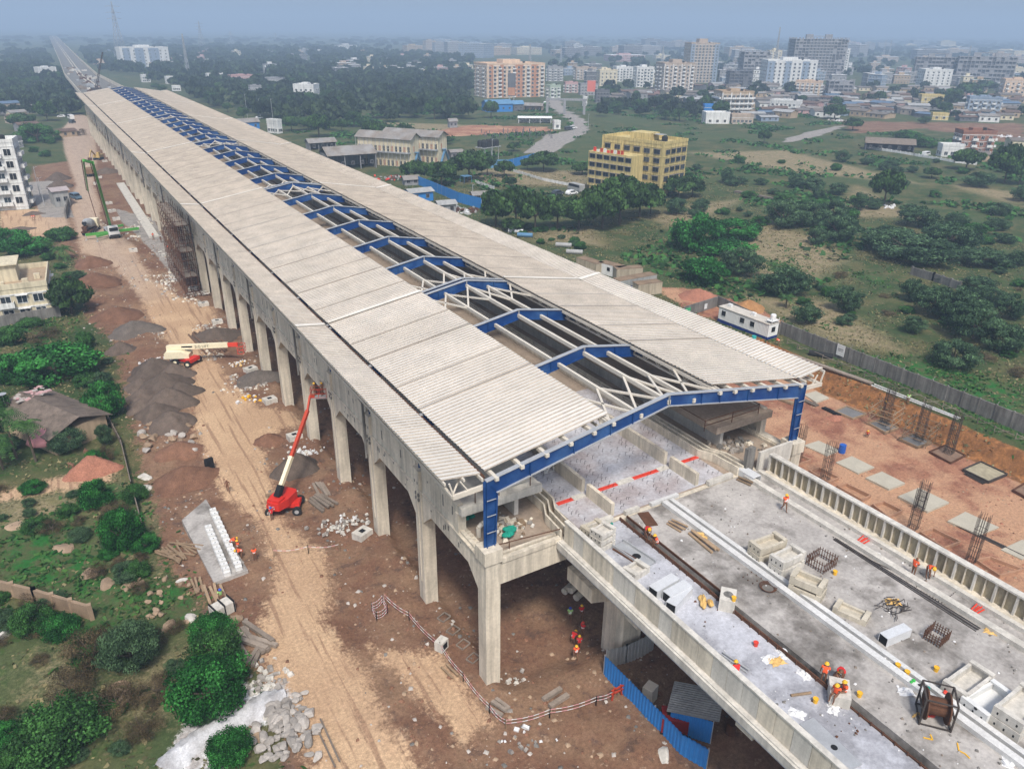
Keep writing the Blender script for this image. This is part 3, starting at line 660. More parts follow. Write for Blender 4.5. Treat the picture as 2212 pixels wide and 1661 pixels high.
def make_body(pn):
    P = POSES[pn]; names = list(P); vs = [Vector(P[n]) for n in names]; rad = [RAD[n if n in RAD else n[:2]] for n in names]
    ed = [(names.index(a), names.index(b)) for a, b in BONES]
    for s in 'LR':                                           # five unequal fingers on each hand
        w, e = Vector(P['wr'+s]), Vector(P['el'+s]); d = (w-e).normalized(); side = d.cross(Vector((0,1,0.3))).normalized(); cu = d.cross(side)
        palm = w+d*.07; vs.append(palm); rad.append(.03); pi = len(vs)-1; ed.append((names.index('wr'+s), pi))
        for i, (o, l) in enumerate(((-.03,.065),(-.01,.08),(.01,.075),(.03,.055))):
            a = palm+d*.035+side*o; b = a+d*l*.6+cu*.012; c_ = b+d*l*.3+cu*.03
            k = len(vs); vs += [a, b, c_]; rad += [.009,.009,.008]; ed += [(pi,k),(k,k+1),(k+1,k+2)]
        k = len(vs); vs += [w+d*.03+side*-.05, w+d*.075+side*-.065]; rad += [.011,.009]; ed += [(pi,k),(k,k+1)]
    hd, tp = Vector(P['head']), Vector(P['top']); nk = Vector(P['neck']); ax = (tp-nk).normalized(); fwd = (Vector((0,1,0))-ax*ax.y).normalized()
    k = len(vs); vs.append(hd+fwd*.115-ax*.01); rad.append(.016); ed.append((names.index('head'), k))        # nose
    for sg in (-1, 1): k = len(vs); vs.append(hd+ax.cross(fwd)*sg*.105); rad.append(.018); ed.append((names.index('head'), k))   # ears
    me = bpy.data.meshes.new('body'); me.from_pydata([tuple(v) for v in vs], ed, [])
    o = bpy.data.objects.new('person', me); col.objects.link(o); md = o.modifiers.new('skin', 'SKIN'); 
    for i, sv in enumerate(me.skin_vertices[0].data): sv.radius = (rad[i], rad[i]); sv.use_root = (i == 0)
    su = o.modifiers.new('sub', 'SUBSURF'); su.levels = 1; su.render_levels = 1
    bpy.context.view_layer.update(); dg = bpy.context.evaluated_depsgraph_get()
    bm_ = bpy.data.meshes.new_from_object(o.evaluated_get(dg)); bpy.data.objects.remove(o); bpy.data.meshes.remove(me)
    seg = [(Vector(P[a]), Vector(P[b]), a) for a, b in BONES]; idx = []; reg = []
    for p in bm_.polygons:
        c_ = p.center; best = min(seg, key=lambda s: (c_-(s[0]+(s[1]-s[0])*max(0, min(1, (c_-s[0]).dot(s[1]-s[0])/max(1e-6,(s[1]-s[0]).length_squared))))).length-RAD.get(s[2], RAD.get(s[2][:2], .1))*.6)
        n = best[2]; t = 'skin' if n in ('neck','head') else 'shirt' if n in ('belly','chest') or n[:2] in ('sh',) or n == 'hip' and c_.z > P['hip'][2]+.06 else 'arm' if n[:2] == 'el' else 'shoe' if n[:2] == 'an' else 'leg'
        if n[:2] == 'el':
            w = Vector(P['wr'+n[2]]); t = 'skin' if (c_-w).length < .05 or (c_-best[0]).length > (w-best[0]).length else 'shirt'
        if n in ('neck','head') and (c_-Vector(P['head'])).dot(ax) > .035: t = 'hair'
        reg.append((t, n)); idx.append(dict(skin=0, shirt=1, leg=2, shoe=3, hair=4)[t])
    bm_.polygons.foreach_set('use_smooth', [True]*len(bm_.polygons)); bm_.polygons.foreach_set('material_index', idx)
    # vest: the torso surface again, a little outside the shirt, cut clean at arms and waist
    vb_ = MB(); sp0, sp1 = Vector(P['hip']), Vector(P['neck']); L_ = (sp1-sp0).length; sd = (sp1-sp0)/L_
    for p, (t, n) in zip(bm_.polygons, reg):
        h = (p.center-sp0).dot(sd)/L_
        if n in ('hip','belly','chest') and t == 'shirt' and .1 < h < .95:
            band = .28 < h < .38 or .55 < h < .63
            q = [bm_.vertices[i].co+bm_.vertices[i].normal*.022 for i in p.vertices]; vb_.add(q, [tuple(range(len(q)))], 1 if band else 0)
    hm = MB(); z = ax; x_ = ax.cross(fwd); rr = .125; c0 = hd+ax*.03; rings = []
    for r_, h_ in ((.155,.0),(.150,.012),(.128,.02),(.120,.07),(.085,.115),(.03,.135)):
        rings.append([c0+(x_*math.cos(2*math.pi*i/12)*r_+fwd*math.sin(2*math.pi*i/12)*(r_*(1.12 if r_ > .14 else 1.0)))+z*h_ for i in range(12)])
    hm.add([v for r_ in rings for v in r_], [(j*12+i, j*12+(i+1) % 12, (j+1)*12+(i+1) % 12, (j+1)*12+i) for j in range(5) for i in range(12)]+[tuple(range(60,72)), tuple(range(11,-1,-1))])
    return bm_, vb_, hm
BODY = {k: make_body(k) for k in POSES}
cloth = lambda n, c: M(n, c, .85, .15, 4, fine=.1)
SH = dict(dark=cloth('dark shirt', (.03,.03,.04)), blue=cloth('blue shirt', (.05,.12,.3)), white=cloth('white shirt', (.6,.6,.58)), red=cloth('red shirt', (.35,.03,.03)), navy=cloth('navy trousers', (.02,.025,.05)), grey=cloth('grey trousers', (.12,.12,.13)), teal=cloth('teal dress', (.03,.25,.33)), khaki=cloth('khaki trousers', (.2,.15,.09)))
VE = dict(orange=(cloth('orange vest', (.85,.12,.04)), cloth('silver band', (.7,.7,.68))), red=(cloth('red vest', (.62,.03,.03)), cloth('silver band', (.7,.7,.68))), green=(cloth('green vest', (.35,.6,.2)), cloth('silver band', (.7,.7,.68))))
HE = dict(yellow=yellow_pl, blue=M('blue plastic', (.03,.08,.45), .4, .1, 1), red=haz_red, white=white_paint)
PM = {}
def person(p, pn, face, label, shirt='dark', legs='navy', vest=None, helmet=None, group=None, s=1.0):
    key = (pn, shirt, legs); b, v, h = BODY[pn]
    if key not in PM:
        m = b.copy(); m.materials.clear()
        for x in (skin_m, SH[shirt], SH[legs], black_rubber, hair_m): m.materials.append(x)
        PM[key] = m
    o = link('person', PM[key], None, tuple(p), face, (s,s,s)); tag(o, label, 'person', group)
    if vest:
        k2 = (pn, vest, 'v')
        if k2 not in PM: PM[k2] = v.mesh('vest', VE[vest], True)
        link('vest', PM[k2], o)
    if helmet:
        k2 = (pn, helmet, 'h')
        if k2 not in PM: PM[k2] = h.mesh('helmet', HE[helmet], True)
        link('helmet', PM[k2], o)
    return o
WG = 'workers on the building site'
DK = 12.0
person(T(2,2,1488,410,DK), 'stand', R(-100), 'standing worker in red vest, dark haired, beside the right viaduct parapet', 'dark','navy','orange',None,WG)
person(T(2,2,1585,420,DK), 'bend', R(150), 'worker in yellow helmet bending low beside the right viaduct parapet', 'grey' if 0 else 'blue','navy','orange','yellow',WG)
person(T(2,2,905,1105,DK), 'stand', R(-60), 'worker with yellow helmet standing at the drain channel above seated pair', 'dark','grey','orange','yellow',WG)
person(T(2,2,1012,1090,DK), 'bend', R(120), 'bareheaded worker in red vest stooping over the drain channel', 'red','dark','red',None,WG)
sitb = T(2,2,1005,1215,DK)
person(T(2,2,1040,1190,DK+.36), 'sit', R(60), 'worker in orange vest seated on concrete block, nearer right of the pair', 'dark','navy','orange','yellow',WG)
person(T(2,2,985,1205,DK+.36), 'sit', R(100), 'worker in orange vest seated on concrete block, left of the pair', 'dark','navy','orange','yellow',WG)
person(T(2,2,985,1100,DK), 'crouch', R(-140), 'worker in yellow helmet crouching in the drain behind the seated pair', 'dark','navy',None,'yellow',WG)
person(T(2,2,338,1046,DK), 'crouch', R(-20), 'lone worker in red vest crouching behind the left viaduct parapet', 'dark','navy','red','yellow',WG)
person(T(1,2,1975,165,DK), 'bend', R(160), 'worker in white shirt bending over the rusty drain formwork', 'white','dark','red','yellow',WG)
person(T(1,2,2035,212,DK), 'crouch', R(60), 'worker in red vest crouching at the black drain channel', 'red','dark','orange','yellow',WG)
person(T(2,1,655,1650,DK), 'walk', R(160), 'worker in orange vest walking alone on the grey deck near the station', 'white','grey','orange','yellow',WG)
def g2(c, r, x, y): return G(c, r, x, y)
person(g2(1,2,1480,708), 'walk', R(140), 'worker in green vest and blue helmet under the viaduct', 'dark','navy','green','blue',WG)
person(g2(1,2,1553,690), 'stand', R(160), 'worker in red vest standing against the viaduct pier', 'dark','khaki','red','yellow',WG)
person(g2(1,2,1500,862), 'bend', R(-60), 'worker in red vest leaning left in the group below the pier', 'red','dark','red','yellow',WG)
person(g2(1,2,1562,805), 'stand', R(100), 'worker in red helmet at the back of the group below the pier', 'red','dark','red','red',WG)
person(g2(1,2,1540,880), 'stand', R(-30), 'worker with yellow helmet in the middle of the group below the pier', 'dark','dark','red','yellow',WG)
person(g2(1,2,1520,945), 'walk', R(150), 'worker in red vest striding nearest in the group below the pier', 'red','dark','orange','yellow',WG)
person(g2(2,1,1455,955), 'walk', R(120), 'worker in pale green vest walking along the top of the earth bank', 'dark','dark','green',None,WG)
person(g2(2,1,1195,1165), 'crouch', R(120), 'worker in orange vest crouching on the red earth beside the footings', 'red','khaki','orange','yellow',WG)
person(g2(2,1,612,610), 'bend', R(40), 'worker bending over on the path by the white cabin', 'khaki','dark','orange',None,WG)
person(g2(0,2,1510,232), 'bend', R(-110), 'worker in yellow helmet at the white blocks, furthest along the row', 'dark','navy','orange','yellow',WG)
person(g2(0,2,1550,262), 'stand', R(100), 'worker in yellow helmet at the middle of the white block row', 'dark','navy','orange','yellow',WG)
person(g2(0,2,1566,296), 'bend', R(100), 'worker in bright orange vest bending at the white block row', 'dark','navy','orange','yellow',WG)
person(g2(0,2,1655,312), 'stand', R(170), 'bareheaded worker in orange overalls standing right of the white blocks', 'red','khaki','orange',None,WG)
person(g2(0,2,1432,560), 'sit', R(-160), 'seated worker in blue helmet and green vest among stacked planks', 'white','grey','green','blue',WG)
person(g2(0,1,1480,1528), 'walk', R(170), 'man in dark blue shirt walking on the tan haul road', 'blue','dark',None,None,WG)
person(g2(0,1,570,1318), 'stand', R(170), 'woman in blue dress standing beside the old hut', 'teal','teal',None,None)
person(g2(0,1,478,1395), 'bend', R(60), 'stooping person in dark clothes beside the red earth heap by the hut', 'dark','navy',None,None)
person(g2(0,2,1765,50), 'stand', R(20), 'worker in red and white vest beside the red boom lift', 'red','navy','red','blue',WG)
for x, y, c_, l in ((1045,1572,'red','worker in red overalls under the station arches beyond the rubble'),(1075,1575,'dark','worker in dark clothes with white cap under the far arches'),(1145,1592,'orange','worker in orange standing against a far station column'),(995,1552,'orange','worker in orange at the end of the long concrete strip'),(1090,1632,'orange','worker in orange bending near the white slabs')):
    person(g2(0,0,x,y), 'stand', R(150+x % 50), l, 'red' if c_ != 'dark' else 'dark', 'red' if c_ == 'red' else 'navy', 'orange' if c_ == 'orange' else None, 'white' if c_ == 'red' else None, WG)
for x, y, l in ((213,1432,'left walker in orange vest before the white apartment block'),(226,1430,'right walker in orange vest before the white apartment block')): person(g2(0,0,x,y), 'walk', R(120), l, 'red','navy','orange',None,WG)
for x, l in ((428,'left one of two people in pale shirts beside the haul road'),(441,'right one of two people in pale shirts beside the haul road')): person(g2(0,0,x,1515), 'stand', R(60), l, 'white','navy')

# ---------------------------------------------------------------- machines
def wheel(mb_list, parent, loc, r, w, axis='y'):
    mb = MB(); d = Vector((0,w/2,0)) if axis == 'y' else Vector((w/2,0,0)); mb.cyl(-d, d, r, n=16); o = mb.build('wheel', black_rubber, parent, loc)
    MB().cyl(-d*1.04, d*1.04, r*.5, n=12).build('rim', cream_paint if mb_list == 'cream' else grey_steel, o); return o
def text(s, size, mat, parent, loc, rot, name='lettering'):
    cu = bpy.data.curves.new(name, 'FONT'); cu.body = s; cu.size = size; cu.align_x = 'CENTER'; cu.align_y = 'CENTER'; cu.extrude = .004; cu.materials.append(mat)
    t = bpy.data.objects.new(name, cu); col.objects.link(t); bpy.context.view_layer.update(); m_ = bpy.data.meshes.new_from_object(t.evaluated_get(bpy.context.evaluated_depsgraph_get())); bpy.data.objects.remove(t)
    o = bpy.data.objects.new(name, m_); col.objects.link(o); o.parent = parent; o.location = loc; o.rotation_euler = rot; return o
ink = M('black lettering', (.015,.015,.015), .6, 0, 1, fine=0)
# raised lift: red base, telescopic boom, basket with two workers
b0 = G(0,1,1845,1640); b1 = at(1000+585/2.7675, 1500+320/2.7675, -3.0, 0); tipb = at(1000+610/2.7675, 1500+165/2.7675, -2.3, 0)
bl = thing('boom_lift', 'red and cream boom lift reaching up to the arches with its basket', 'boom lift', tuple(b0), R(-25))
inv = (Matrix.Translation(Vector(b0)) @ Matrix.Rotation(R(-25),4,'Z')).inverted(); lo = lambda p: inv @ Vector(p)
mb = MB(); mb.obox((0,0,.85),(3.6,1.3,.5)); mb.obox((1.6,0,.75),(.5,2.3,.35)); mb.obox((-1.4,0,.75),(.5,2.3,.35)); mb.build('chassis', red_paint, bl)
for x in (-1.4, 1.6):
    for y in (-1.2, 1.2): wheel('grey', bl, (x,y,.5), .5, .42)
dirb = (lo(b1)-Vector((0,0,2.2))); hd_ = Vector((dirb.x,dirb.y,0)).normalized()
tr_a = math.atan2(hd_.y, hd_.x)
mb = MB(); prof = [(-1.9,-.75),(-2.1,0),(-1.9,.75),(-.6,1.15),(1.2,1.05),(1.5,.7),(1.5,-.7),(1.2,-1.05),(-.6,-1.15)]
cs, sn = math.cos(tr_a), math.sin(tr_a); rt_ = lambda x, y, z: (x*cs-y*sn, x*sn+y*cs, z)
mb.ext([rt_(x,y,1.1) for x, y in prof], (0,0,.95)); mb.obox(rt_(-1.2,0,2.15),(1.2,1.5,.25),tr_a); tt = mb.build('turntable', red_paint, bl)
bse = Vector(rt_(-1.0,0,2.3)); m1 = bse.lerp(lo(b1), .46)
mb = MB(); mb.bar(bse, bse.lerp(m1,.28), .62,.6); mb.build('boom_foot', dark, bl)
MB().bar(bse.lerp(m1,.05), m1, .42,.44).build('boom_base', cream_paint, bl)
MB().bar(m1, lo(b1), .36,.38).build('boom_extension', orange_red, bl)
mb = MB(); mb.bar(lo(b1), lo(tipb), .2,.3); q = Vector((0,.3,.2)); mb.bar(lo(b1)+q, lo(tipb)+q*.6, .1); mb.bar(lo(tipb), lo(tipb)+Vector((.5,.1,-.1)), .25); mb.build('jib', orange_red, bl)
mb = MB(); nseg = 22
for i in range(nseg):
    p = bse.lerp(m1, .5+i*.03); mb.obox((p.x-.28,p.y+.15,p.z),(.1,.1,.16))
mb.build('hose_track', black_rubber, bl)
bk = lo(tipb)+Vector((1.0,.3,-.2)); mb = MB()
for z in (.0,.55,1.1):
    for a, b in (((-.9,-.45),(.9,-.45)),((.9,-.45),(.9,.45)),((.9,.45),(-.9,.45)),((-.9,.45),(-.9,-.45))): mb.bar((bk.x+a[0],bk.y+a[1],bk.z+z),(bk.x+b[0],bk.y+b[1],bk.z+z),.05)
for a in ((-.9,-.45),(.9,-.45),(.9,.45),(-.9,.45),(0,-.45),(0,.45)): mb.bar((bk.x+a[0],bk.y+a[1],bk.z),(bk.x+a[0],bk.y+a[1],bk.z+1.1),.05)
bsk = mb.build('basket', orange_red, bl); MB().obox((bk.x,bk.y,bk.z-.05),(1.85,.95,.12)).build('basket_floor', grey_steel, bsk)
text('JLG', .55, white_paint, bl, rt_(-2.12,0,1.55), (R(90),0,tr_a-R(90)))
wb = (Matrix.Translation(Vector(b0)) @ Matrix.Rotation(R(-25),4,'Z'))
for dx, ps, nm in ((-.45,'stand','left'),(.4,'reach','right')):
    p = wb @ Vector((bk.x+dx,bk.y,bk.z+.02)); person(p, ps, R(30), f'{nm} one of two workers in yellow helmets in the raised lift basket', 'red','dark',None,'yellow',WG)
# stowed lift with cream boom
c0 = G(0,1,1180,690); ang = math.atan2(*(lambda a, b: (b[1]-a[1], b[0]-a[0]))(T(0,1,1090,610,2.8), T(0,1,1440,600,2.8)))
b2 = thing('boom_lift', 'stowed boom lift with cream boom and red chassis on the haul road', 'boom lift', tuple(c0), ang)
mb = MB(); mb.obox((.6,-.2,.85),(3.8,1.4,.6),R(-25)); mb.obox((2.0,-.8,.9),(1.0,2.2,.55),R(-25)); mb.build('chassis', red_paint, b2)
for x, y in ((-.7,-.9),(-.2,1.5),(1.5,-2.0),(2.6,.3)): wheel('cream', b2, (x,y,.52), .52, .45)
mb = MB(); mb.ext([(-2.2,-1.1,1.15),(1.6,-1.1,1.15),(1.6,-1.1,1.75),(.3,-1.1,2.3),(-1.9,-1.1,2.3),(-2.2,-1.1,2.0)], (0,2.2,0)); mb.build('turntable', cream_paint, b2)
mb = MB(); mb.bar((-1.7,0,2.7),(7.6,0,2.9),.55,.75); mb.obox((-1.7,0,2.6),(.5,.6,.8)); bo = mb.build('boom', cream_paint, b2)
mb = MB(); mb.bar((-1.6,0,2.4),(.8,0,2.3),.2,.25); mb.build('lift_cylinder', cream_paint, b2)
mb = MB(); mb.bar((7.6,0,2.9),(9.2,0,2.9),.45,.6); mb.build('boom_end', haz_red, b2)
mb = MB()
for z in (1.6,2.2,2.8):
    for a, b in (((9.2,-.9),(10.1,-.9)),((10.1,-.9),(10.1,.9)),((10.1,.9),(9.2,.9)),((9.2,.9),(9.2,-.9))): mb.bar((a[0],a[1],z),(b[0],b[1],z),.06)
for a in ((9.2,-.9),(10.1,-.9),(10.1,.9),(9.2,.9)): mb.bar((*a,1.6),(*a,2.8),.06)
mb.build('basket', haz_red, b2)
text('JLG LIFT', .62, ink, bo, (3.6,-.285,2.82), (R(90),0,0)); MB().box(.4,2.1,-.285,-.276,2.7,2.95).build('stripe', dark, bo)

def truck_cab(mb): pass
# concrete pump with folded green boom
cp = G(0,0,745,1545); ct = thing('concrete_pump', 'white cab concrete pump truck with long green boom and spread outriggers', 'pump truck', tuple(cp), R(4))
k = 1.15
mb = MB(); mb.obox((0,.2,2.0),(2.5,2.0,2.2),top=.92); mb.obox((0,-.9,1.3),(2.5,.5,.9)); cab = mb.build('cab', white_paint, ct)
MB().obox((0,-.83,2.45),(2.0,.06,.85),rx=R(-6)).build('windscreen', dark, cab); MB().obox((0,-1.17,1.05),(2.3,.08,.3)).build('grille', dark, cab)
mb = MB(); mb.box(-1.1,1.1,1.2,9,.9,1.3); mb.box(-1.0,1.0,2.5,4.5,1.3,2.2); mb.build('chassis', grey_steel, ct)
for y in (0, 5.6, 7.0):
    for x in (-1.1, 1.1): wheel('grey', ct, (x,y,.52), .52, .4, 'x')
mb = MB()
for s, yy in ((-1,1.9),(1,2.2)):
    mb.bar((s*1.1,yy,1.3),(s*6.3,yy-.2,1.35),.5,.6); 
mb.bar((-1.1,.8,1.3),(-4.2,-1.2,1.3),.45,.5); mb.bar((1.1,7,1.3),(3.6,8.4,1.3),.45,.5); mb.build('outrigger_arm', green_paint, ct)
mb = MB()
for a in ((-6.3,1.7),(6.3,2.0),(-4.2,-1.2),(3.6,8.4)): mb.cyl((*a,0),(*a,1.4),.09,n=8); mb.cyl((*a,0),(*a,.08),.35,n=10)
mb.build('outrigger_foot', grey_steel, ct)
tw = lambda p: Vector(p)-Vector(cp)
bt = Vector(at(*(lambda c,r,x,y:(c*1344+x/1.6458, r*1009+y/1.6458))(0,0,600,1055), 22.0)); e1 = Vector(at(540/1.6458, 1040/1.6458, 23.0)); e2 = Vector(at(570/1.6458, 1235/1.6458, 9.5))
Rz = Matrix.Rotation(R(-4),3,'Z'); root_b = Vector((0,3.4,2.3)); pA = Rz @ tw(bt); pB = Rz @ tw(e1); pC = Rz @ tw(e2)
mb = MB(); mb.cyl((0,3.4,1.3),(0,3.4,2.6),.55,n=12); mb.build('turret', grey_steel, ct)
mb = MB(); mb.bar(root_b, pA, .55,.75); mb.build('boom_section', green_paint, ct)
mb = MB(); mb.bar(pA, pB, .42,.55); mb.build('boom_section', green_paint, ct)
mb = MB(); mb.bar(pB, pC, .36,.45); mb.build('boom_section', green_paint, ct)
mb = MB(); off_ = Vector((-.5,0,.1)); mb.cyl(root_b+off_, pA+off_, .09, n=6); mb.cyl(pB+off_*.7, pC+off_*.7, .09, n=6); mb.cyl(pC, (pC.x*.85,pC.y*.78,1.2), .1, n=6); mb.build('delivery_pipe', rust, ct)
# transit mixer behind the pump
mx = thing('concrete_mixer', 'cream concrete mixer truck with dark drum mouth behind the pump truck', 'mixer truck', tuple(G(0,0,625,1500)), R(-20))
mb = MB(); mb.obox((-.9,2.2,1.9),(2.4,2.0,2.2),top=.93); c_ = mb.build('cab', cream_paint, mx); MB().obox((-.9,3.2,2.3),(2.0,.1,.8)).build('windscreen', glass, c_)
mb = MB(); mb.box(-2.0,.2,-5.5,1.2,.9,1.2); mb.build('chassis', rust, mx)
mb = MB(); mb.cyl((-.9,.8,2.3),(-.9,-1.0,2.5),.8,1.25,14); mb.cyl((-.9,-1.0,2.5),(-.9,-2.8,2.8),1.25,1.25,14); mb.cyl((-.9,-2.8,2.8),(-.9,-4.9,3.3),1.25,.55,14); dr = mb.build('drum', grey_steel, mx, smooth=False)
MB().cyl((-.9,-4.95,3.32),(-.9,-4.9,3.3),.6,n=14).build('drum_mouth', dark, dr)
mb = MB(); mb.obox((-.9,-5.2,1.9),(.8,.9,1.2),top=1.5); mb.build('chute', rust, mx)
for y in (2.3,-2.6,-4.0):
    for x in (-2.0,.2): wheel('grey', mx, (x,y,.5), .5, .35, 'x')
# loader and dumper beside the arches further off
def excavator(p, rz, label, body):
    e = thing('excavator', label, 'excavator', tuple(p), rz)
    for s in (-1, 1):
        mb = MB(); mb.ext([(s*1.1-.3,-1.9,.35),(s*1.1-.3,-1.5,0),(s*1.1-.3,1.5,0),(s*1.1-.3,1.9,.35),(s*1.1-.3,1.5,.8),(s*1.1-.3,-1.5,.8)], (.6,0,0)); mb.build('track', black_rubber, e)
    mb = MB(); mb.box(-1.3,1.3,-2.0,1.6,.9,1.9); mb.build('body', body, e); mb = MB(); mb.obox((-.75,.9,2.4),(1.0,1.4,1.2),top=.9); mb.build('cab', body, e)
    mb = MB(); mb.bar((.3,1.4,1.8),(.3,4.2,4.2),.4,.5); mb.bar((.3,4.2,4.2),(.3,6.2,1.6),.3,.4); mb.build('arm', body, e)
    mb = MB(); mb.obox((.3,6.2,1.1),(1.1,.9,.9),top=1.2); mb.build('bucket', rust, e); return e
excavator(G(0,0,640,1035), R(150), 'yellow excavator beside the far arches beyond the pump boom', M('digger yellow', (.5,.36,.14), .5, .2, 1))
dpt = thing('dump_truck', 'brown tipper truck seen from behind under the green boom', 'truck', tuple(G(0,0,585,1140)), R(2))
mb = MB(); mb.ext([(-1.25,-3,1.1),(1.25,-3,1.1),(1.35,-3,2.6),(-1.35,-3,2.6)], (0,5.6,0)); mb.build('tipper_body', M('brown body', (.22,.13,.07), .7, .3, .8), dpt)
mb = MB(); mb.obox((0,3.9,1.9),(2.4,1.8,2.2),top=.93); mb.build('cab', M('truck cream', (.5,.42,.3), .5, .2, 1), dpt)
MB().box(-.6,.6,-3,4.5,.7,1.1).build('chassis', dark, dpt)
for y in (-2,-.7,3.8):
    for x in (-1.1,1.1): wheel('grey', dpt, (x,y,.5), .5, .35, 'x')
def car(p, rz, label, mat, kind='car', name='parked_car', cat='car'):
    L_, Wd, H = dict(car=(4.2,1.75,1.5), van=(4.4,1.8,1.95), jeep=(4.4,1.8,1.8), bus=(9.5,2.5,3.0), truck=(6.5,2.2,2.6))[kind]
    o = thing(name, label, cat, tuple(p), rz); a, h = L_/2, Wd/2
    if kind == 'car': pr = [(-a,.35),(-a,.85),(-a+.25,.95),(-a+.7,H),(a-1.5,H),(a-1.0,.98),(a-.1,.85),(a,.35)]
    elif kind == 'jeep': pr = [(-a,.4),(-a,1.0),(-a+.1,H),(a-1.6,H),(a-1.2,1.1),(a-.1,1.05),(a,.4)]
    else: pr = [(-a,.4),(-a,H-.1),(-a+.1,H),(a-.7,H),(a-.15,H*.55),(a,H*.45),(a,.4)]
    mb = MB(); mb.ext([(x,-h,z) for x, z in pr], (0,Wd,0)); b = mb.build('body', mat, o)
    zb, zt = (H*.62, H*.93) if kind != 'bus' else (1.5, 2.5); x0 = -a+.85 if kind == 'car' else -a+.3; x1 = a-1.45 if kind in ('car','jeep') else a-.9
    for s in (-1, 1):
        mb = MB(); mb.ext([(x0,s*h*1.008,zb),(x1+.25,s*h*1.008,zb),(x1,s*h*1.008,zt),(x0+.2,s*h*1.008,zt)], (0,.01*s,0)); mb.build('side_window', dark, b)
    mb = MB(); pts = [(a-1.48,zt),(a-1.02,zb)] if kind in ('car','jeep') else [(a-.66,H*.95),(a-.13,H*.56)]
    (xa,za),(xb,zb2) = pts; mb.quad((xa+.03,-h*.85,za+.01),(xb+.03,-h*.92,zb2+.02),(xb+.03,h*.92,zb2+.02),(xa+.03,h*.85,za+.01)); mb.build('windscreen', dark, b)
    for x in (-a+.8, a-.85):
        for s in (-1, 1): wheel('grey', o, (x,s*(h-.08),.33), .33, .2)
    return o
white_car = M('white car paint', (.75,.75,.74), .25, .05, 1, fine=0); grey_car = M('dark car paint', (.05,.06,.07), .3, .1, 1, fine=0); blue_car = M('blue grey car paint', (.10,.16,.22), .3, .1, 1, fine=0)
car(G(0,0,495,1290), R(-70), 'dark blue grey jeep parked beside the small grey shed', blue_car, 'jeep', cat='jeep')
car(G(0,0,398,762), R(165), 'white car at the far end of the haul road', white_car)
car(G(0,0,462,775), R(100), 'small white truck at the far end of the haul road', white_car, 'truck', 'small_truck', 'truck')
car(G(0,0,1680,772), R(20), 'white car on the lane right of the station roof', white_car)
car(G(1,0,1492,1262), R(5), 'white car parked left of the yellow apartment block', white_car)
car(G(1,0,1402,1262), R(5), 'black car parked left of the white car by the hedge', grey_car)
car(G(1,0,1520,1240), R(95), 'grey box van parked behind the white car near yellow apartments', grey_sheet, 'truck', 'delivery_van', 'van')
car(G(1,0,1472,845), R(0), 'dark grey van beside the concrete road bend', grey_car, 'van', cat='van')
car(G(1,0,1502,835), R(-10), 'white car on the concrete road bend', white_car)
car(G(1,0,1328,672), R(10), 'white car before the peach apartment block', white_car)
car(G(2,0,1272,742), R(-2), 'white bus beside the settlement on bare ground', white_car, 'bus', 'bus', 'bus')
car(G(2,0,1195,737), R(60), 'white van left of the white bus', white_car, 'van', cat='van')
car(G(2,0,1122,722), R(0), 'white car among the houses left of the bus', white_car)
car(G(2,0,1575,1012), R(8), 'white van parked at the track beside the white garage', white_car, 'van', cat='van')
car(G(0,0,470,800), R(60), 'small dark pickup at the far end of the haul road', grey_car, 'jeep', cat='pickup')

# ---------------------------------------------------------------- precast pieces and materials on the viaduct deck
def trough(a, b, w, n, label, mat, h=.55):
    a, b = Vector(a), Vector(b); L_ = (b-a).length; rz = math.atan2(b.y-a.y, b.x-a.x); pr = None
    for i in range(n):
        mb = MB(); t = .2
        mb.box(-L_/2,L_/2,-w/2,w/2,0,.16); mb.box(-L_/2,L_/2,-w/2,-w/2+t,.16,h); mb.box(-L_/2,L_/2,w/2-t,w/2,.16,h)
        for s in (-1, 1):
            x0, x1 = sorted((s*L_/2, s*(L_/2-.22))); mb.box(x0,x1,-w/2+t,w/2-t,.16,h)
            for q in (-.32,0,.32):
                xx = s*(L_/2+.004); mb.box(min(xx,xx-.01*s),max(xx,xx-.01*s),q*w-.05,q*w+.05,.22,.4,1); 
            mb.box(min(s*L_/2,s*(L_/2-.35)),max(s*L_/2,s*(L_/2-.35)),-w/2,w/2,h,h+.14)
        me_ = mb.mesh('precast_trough', [mat, dark]); c_ = (a+b)/2
        o = link('precast_trough', me_, None, (c_.x+i*.05,c_.y+i*.06,12.0+i*(h+.2)), rz+i*.015)
        tag(o, label+(', '+(('lower','upper') if n == 2 else ('bottom','middle','top'))[i]+' of its stack' if n > 1 else ''), 'precast trough', 'precast concrete troughs on the viaduct')
yel_conc = M('yellowish precast', (.50,.45,.36), .85, .15, .8, .1, .15)
tp = lambda c, r, x, y: T(c, r, x, y, DK)
trough(tp(2,2,450,310), tp(2,2,625,245), 1.3, 2, 'cream precast trough nearest the station right of the white kerb', yel_conc)
trough(tp(2,2,590,400), tp(2,2,740,325), 1.3, 2, 'cream precast trough with a red bag beside it', concrete_new)
trough(tp(2,2,700,480), tp(2,2,905,570), 1.3, 2, 'long cream precast trough lying along the white kerb', yel_conc)
trough(tp(2,2,985,615), tp(2,2,1200,710), 1.2, 1, 'flat single precast trough with open end on the deck', yel_conc, .35)
trough(tp(2,2,1740,1200), tp(2,2,1930,1060), 1.5, 1, 'grey precast trough behind the rusty cable drum', concrete_new, .7)
trough(tp(2,2,1870,1310), tp(2,2,2080,1190), 1.7, 1, 'white precast trough with a black helmet on it', white_paint, .6)
trough(tp(2,2,2070,1430), tp(2,2,2260,1270), 1.7, 2, 'grey precast trough at the right picture edge', concrete_new)
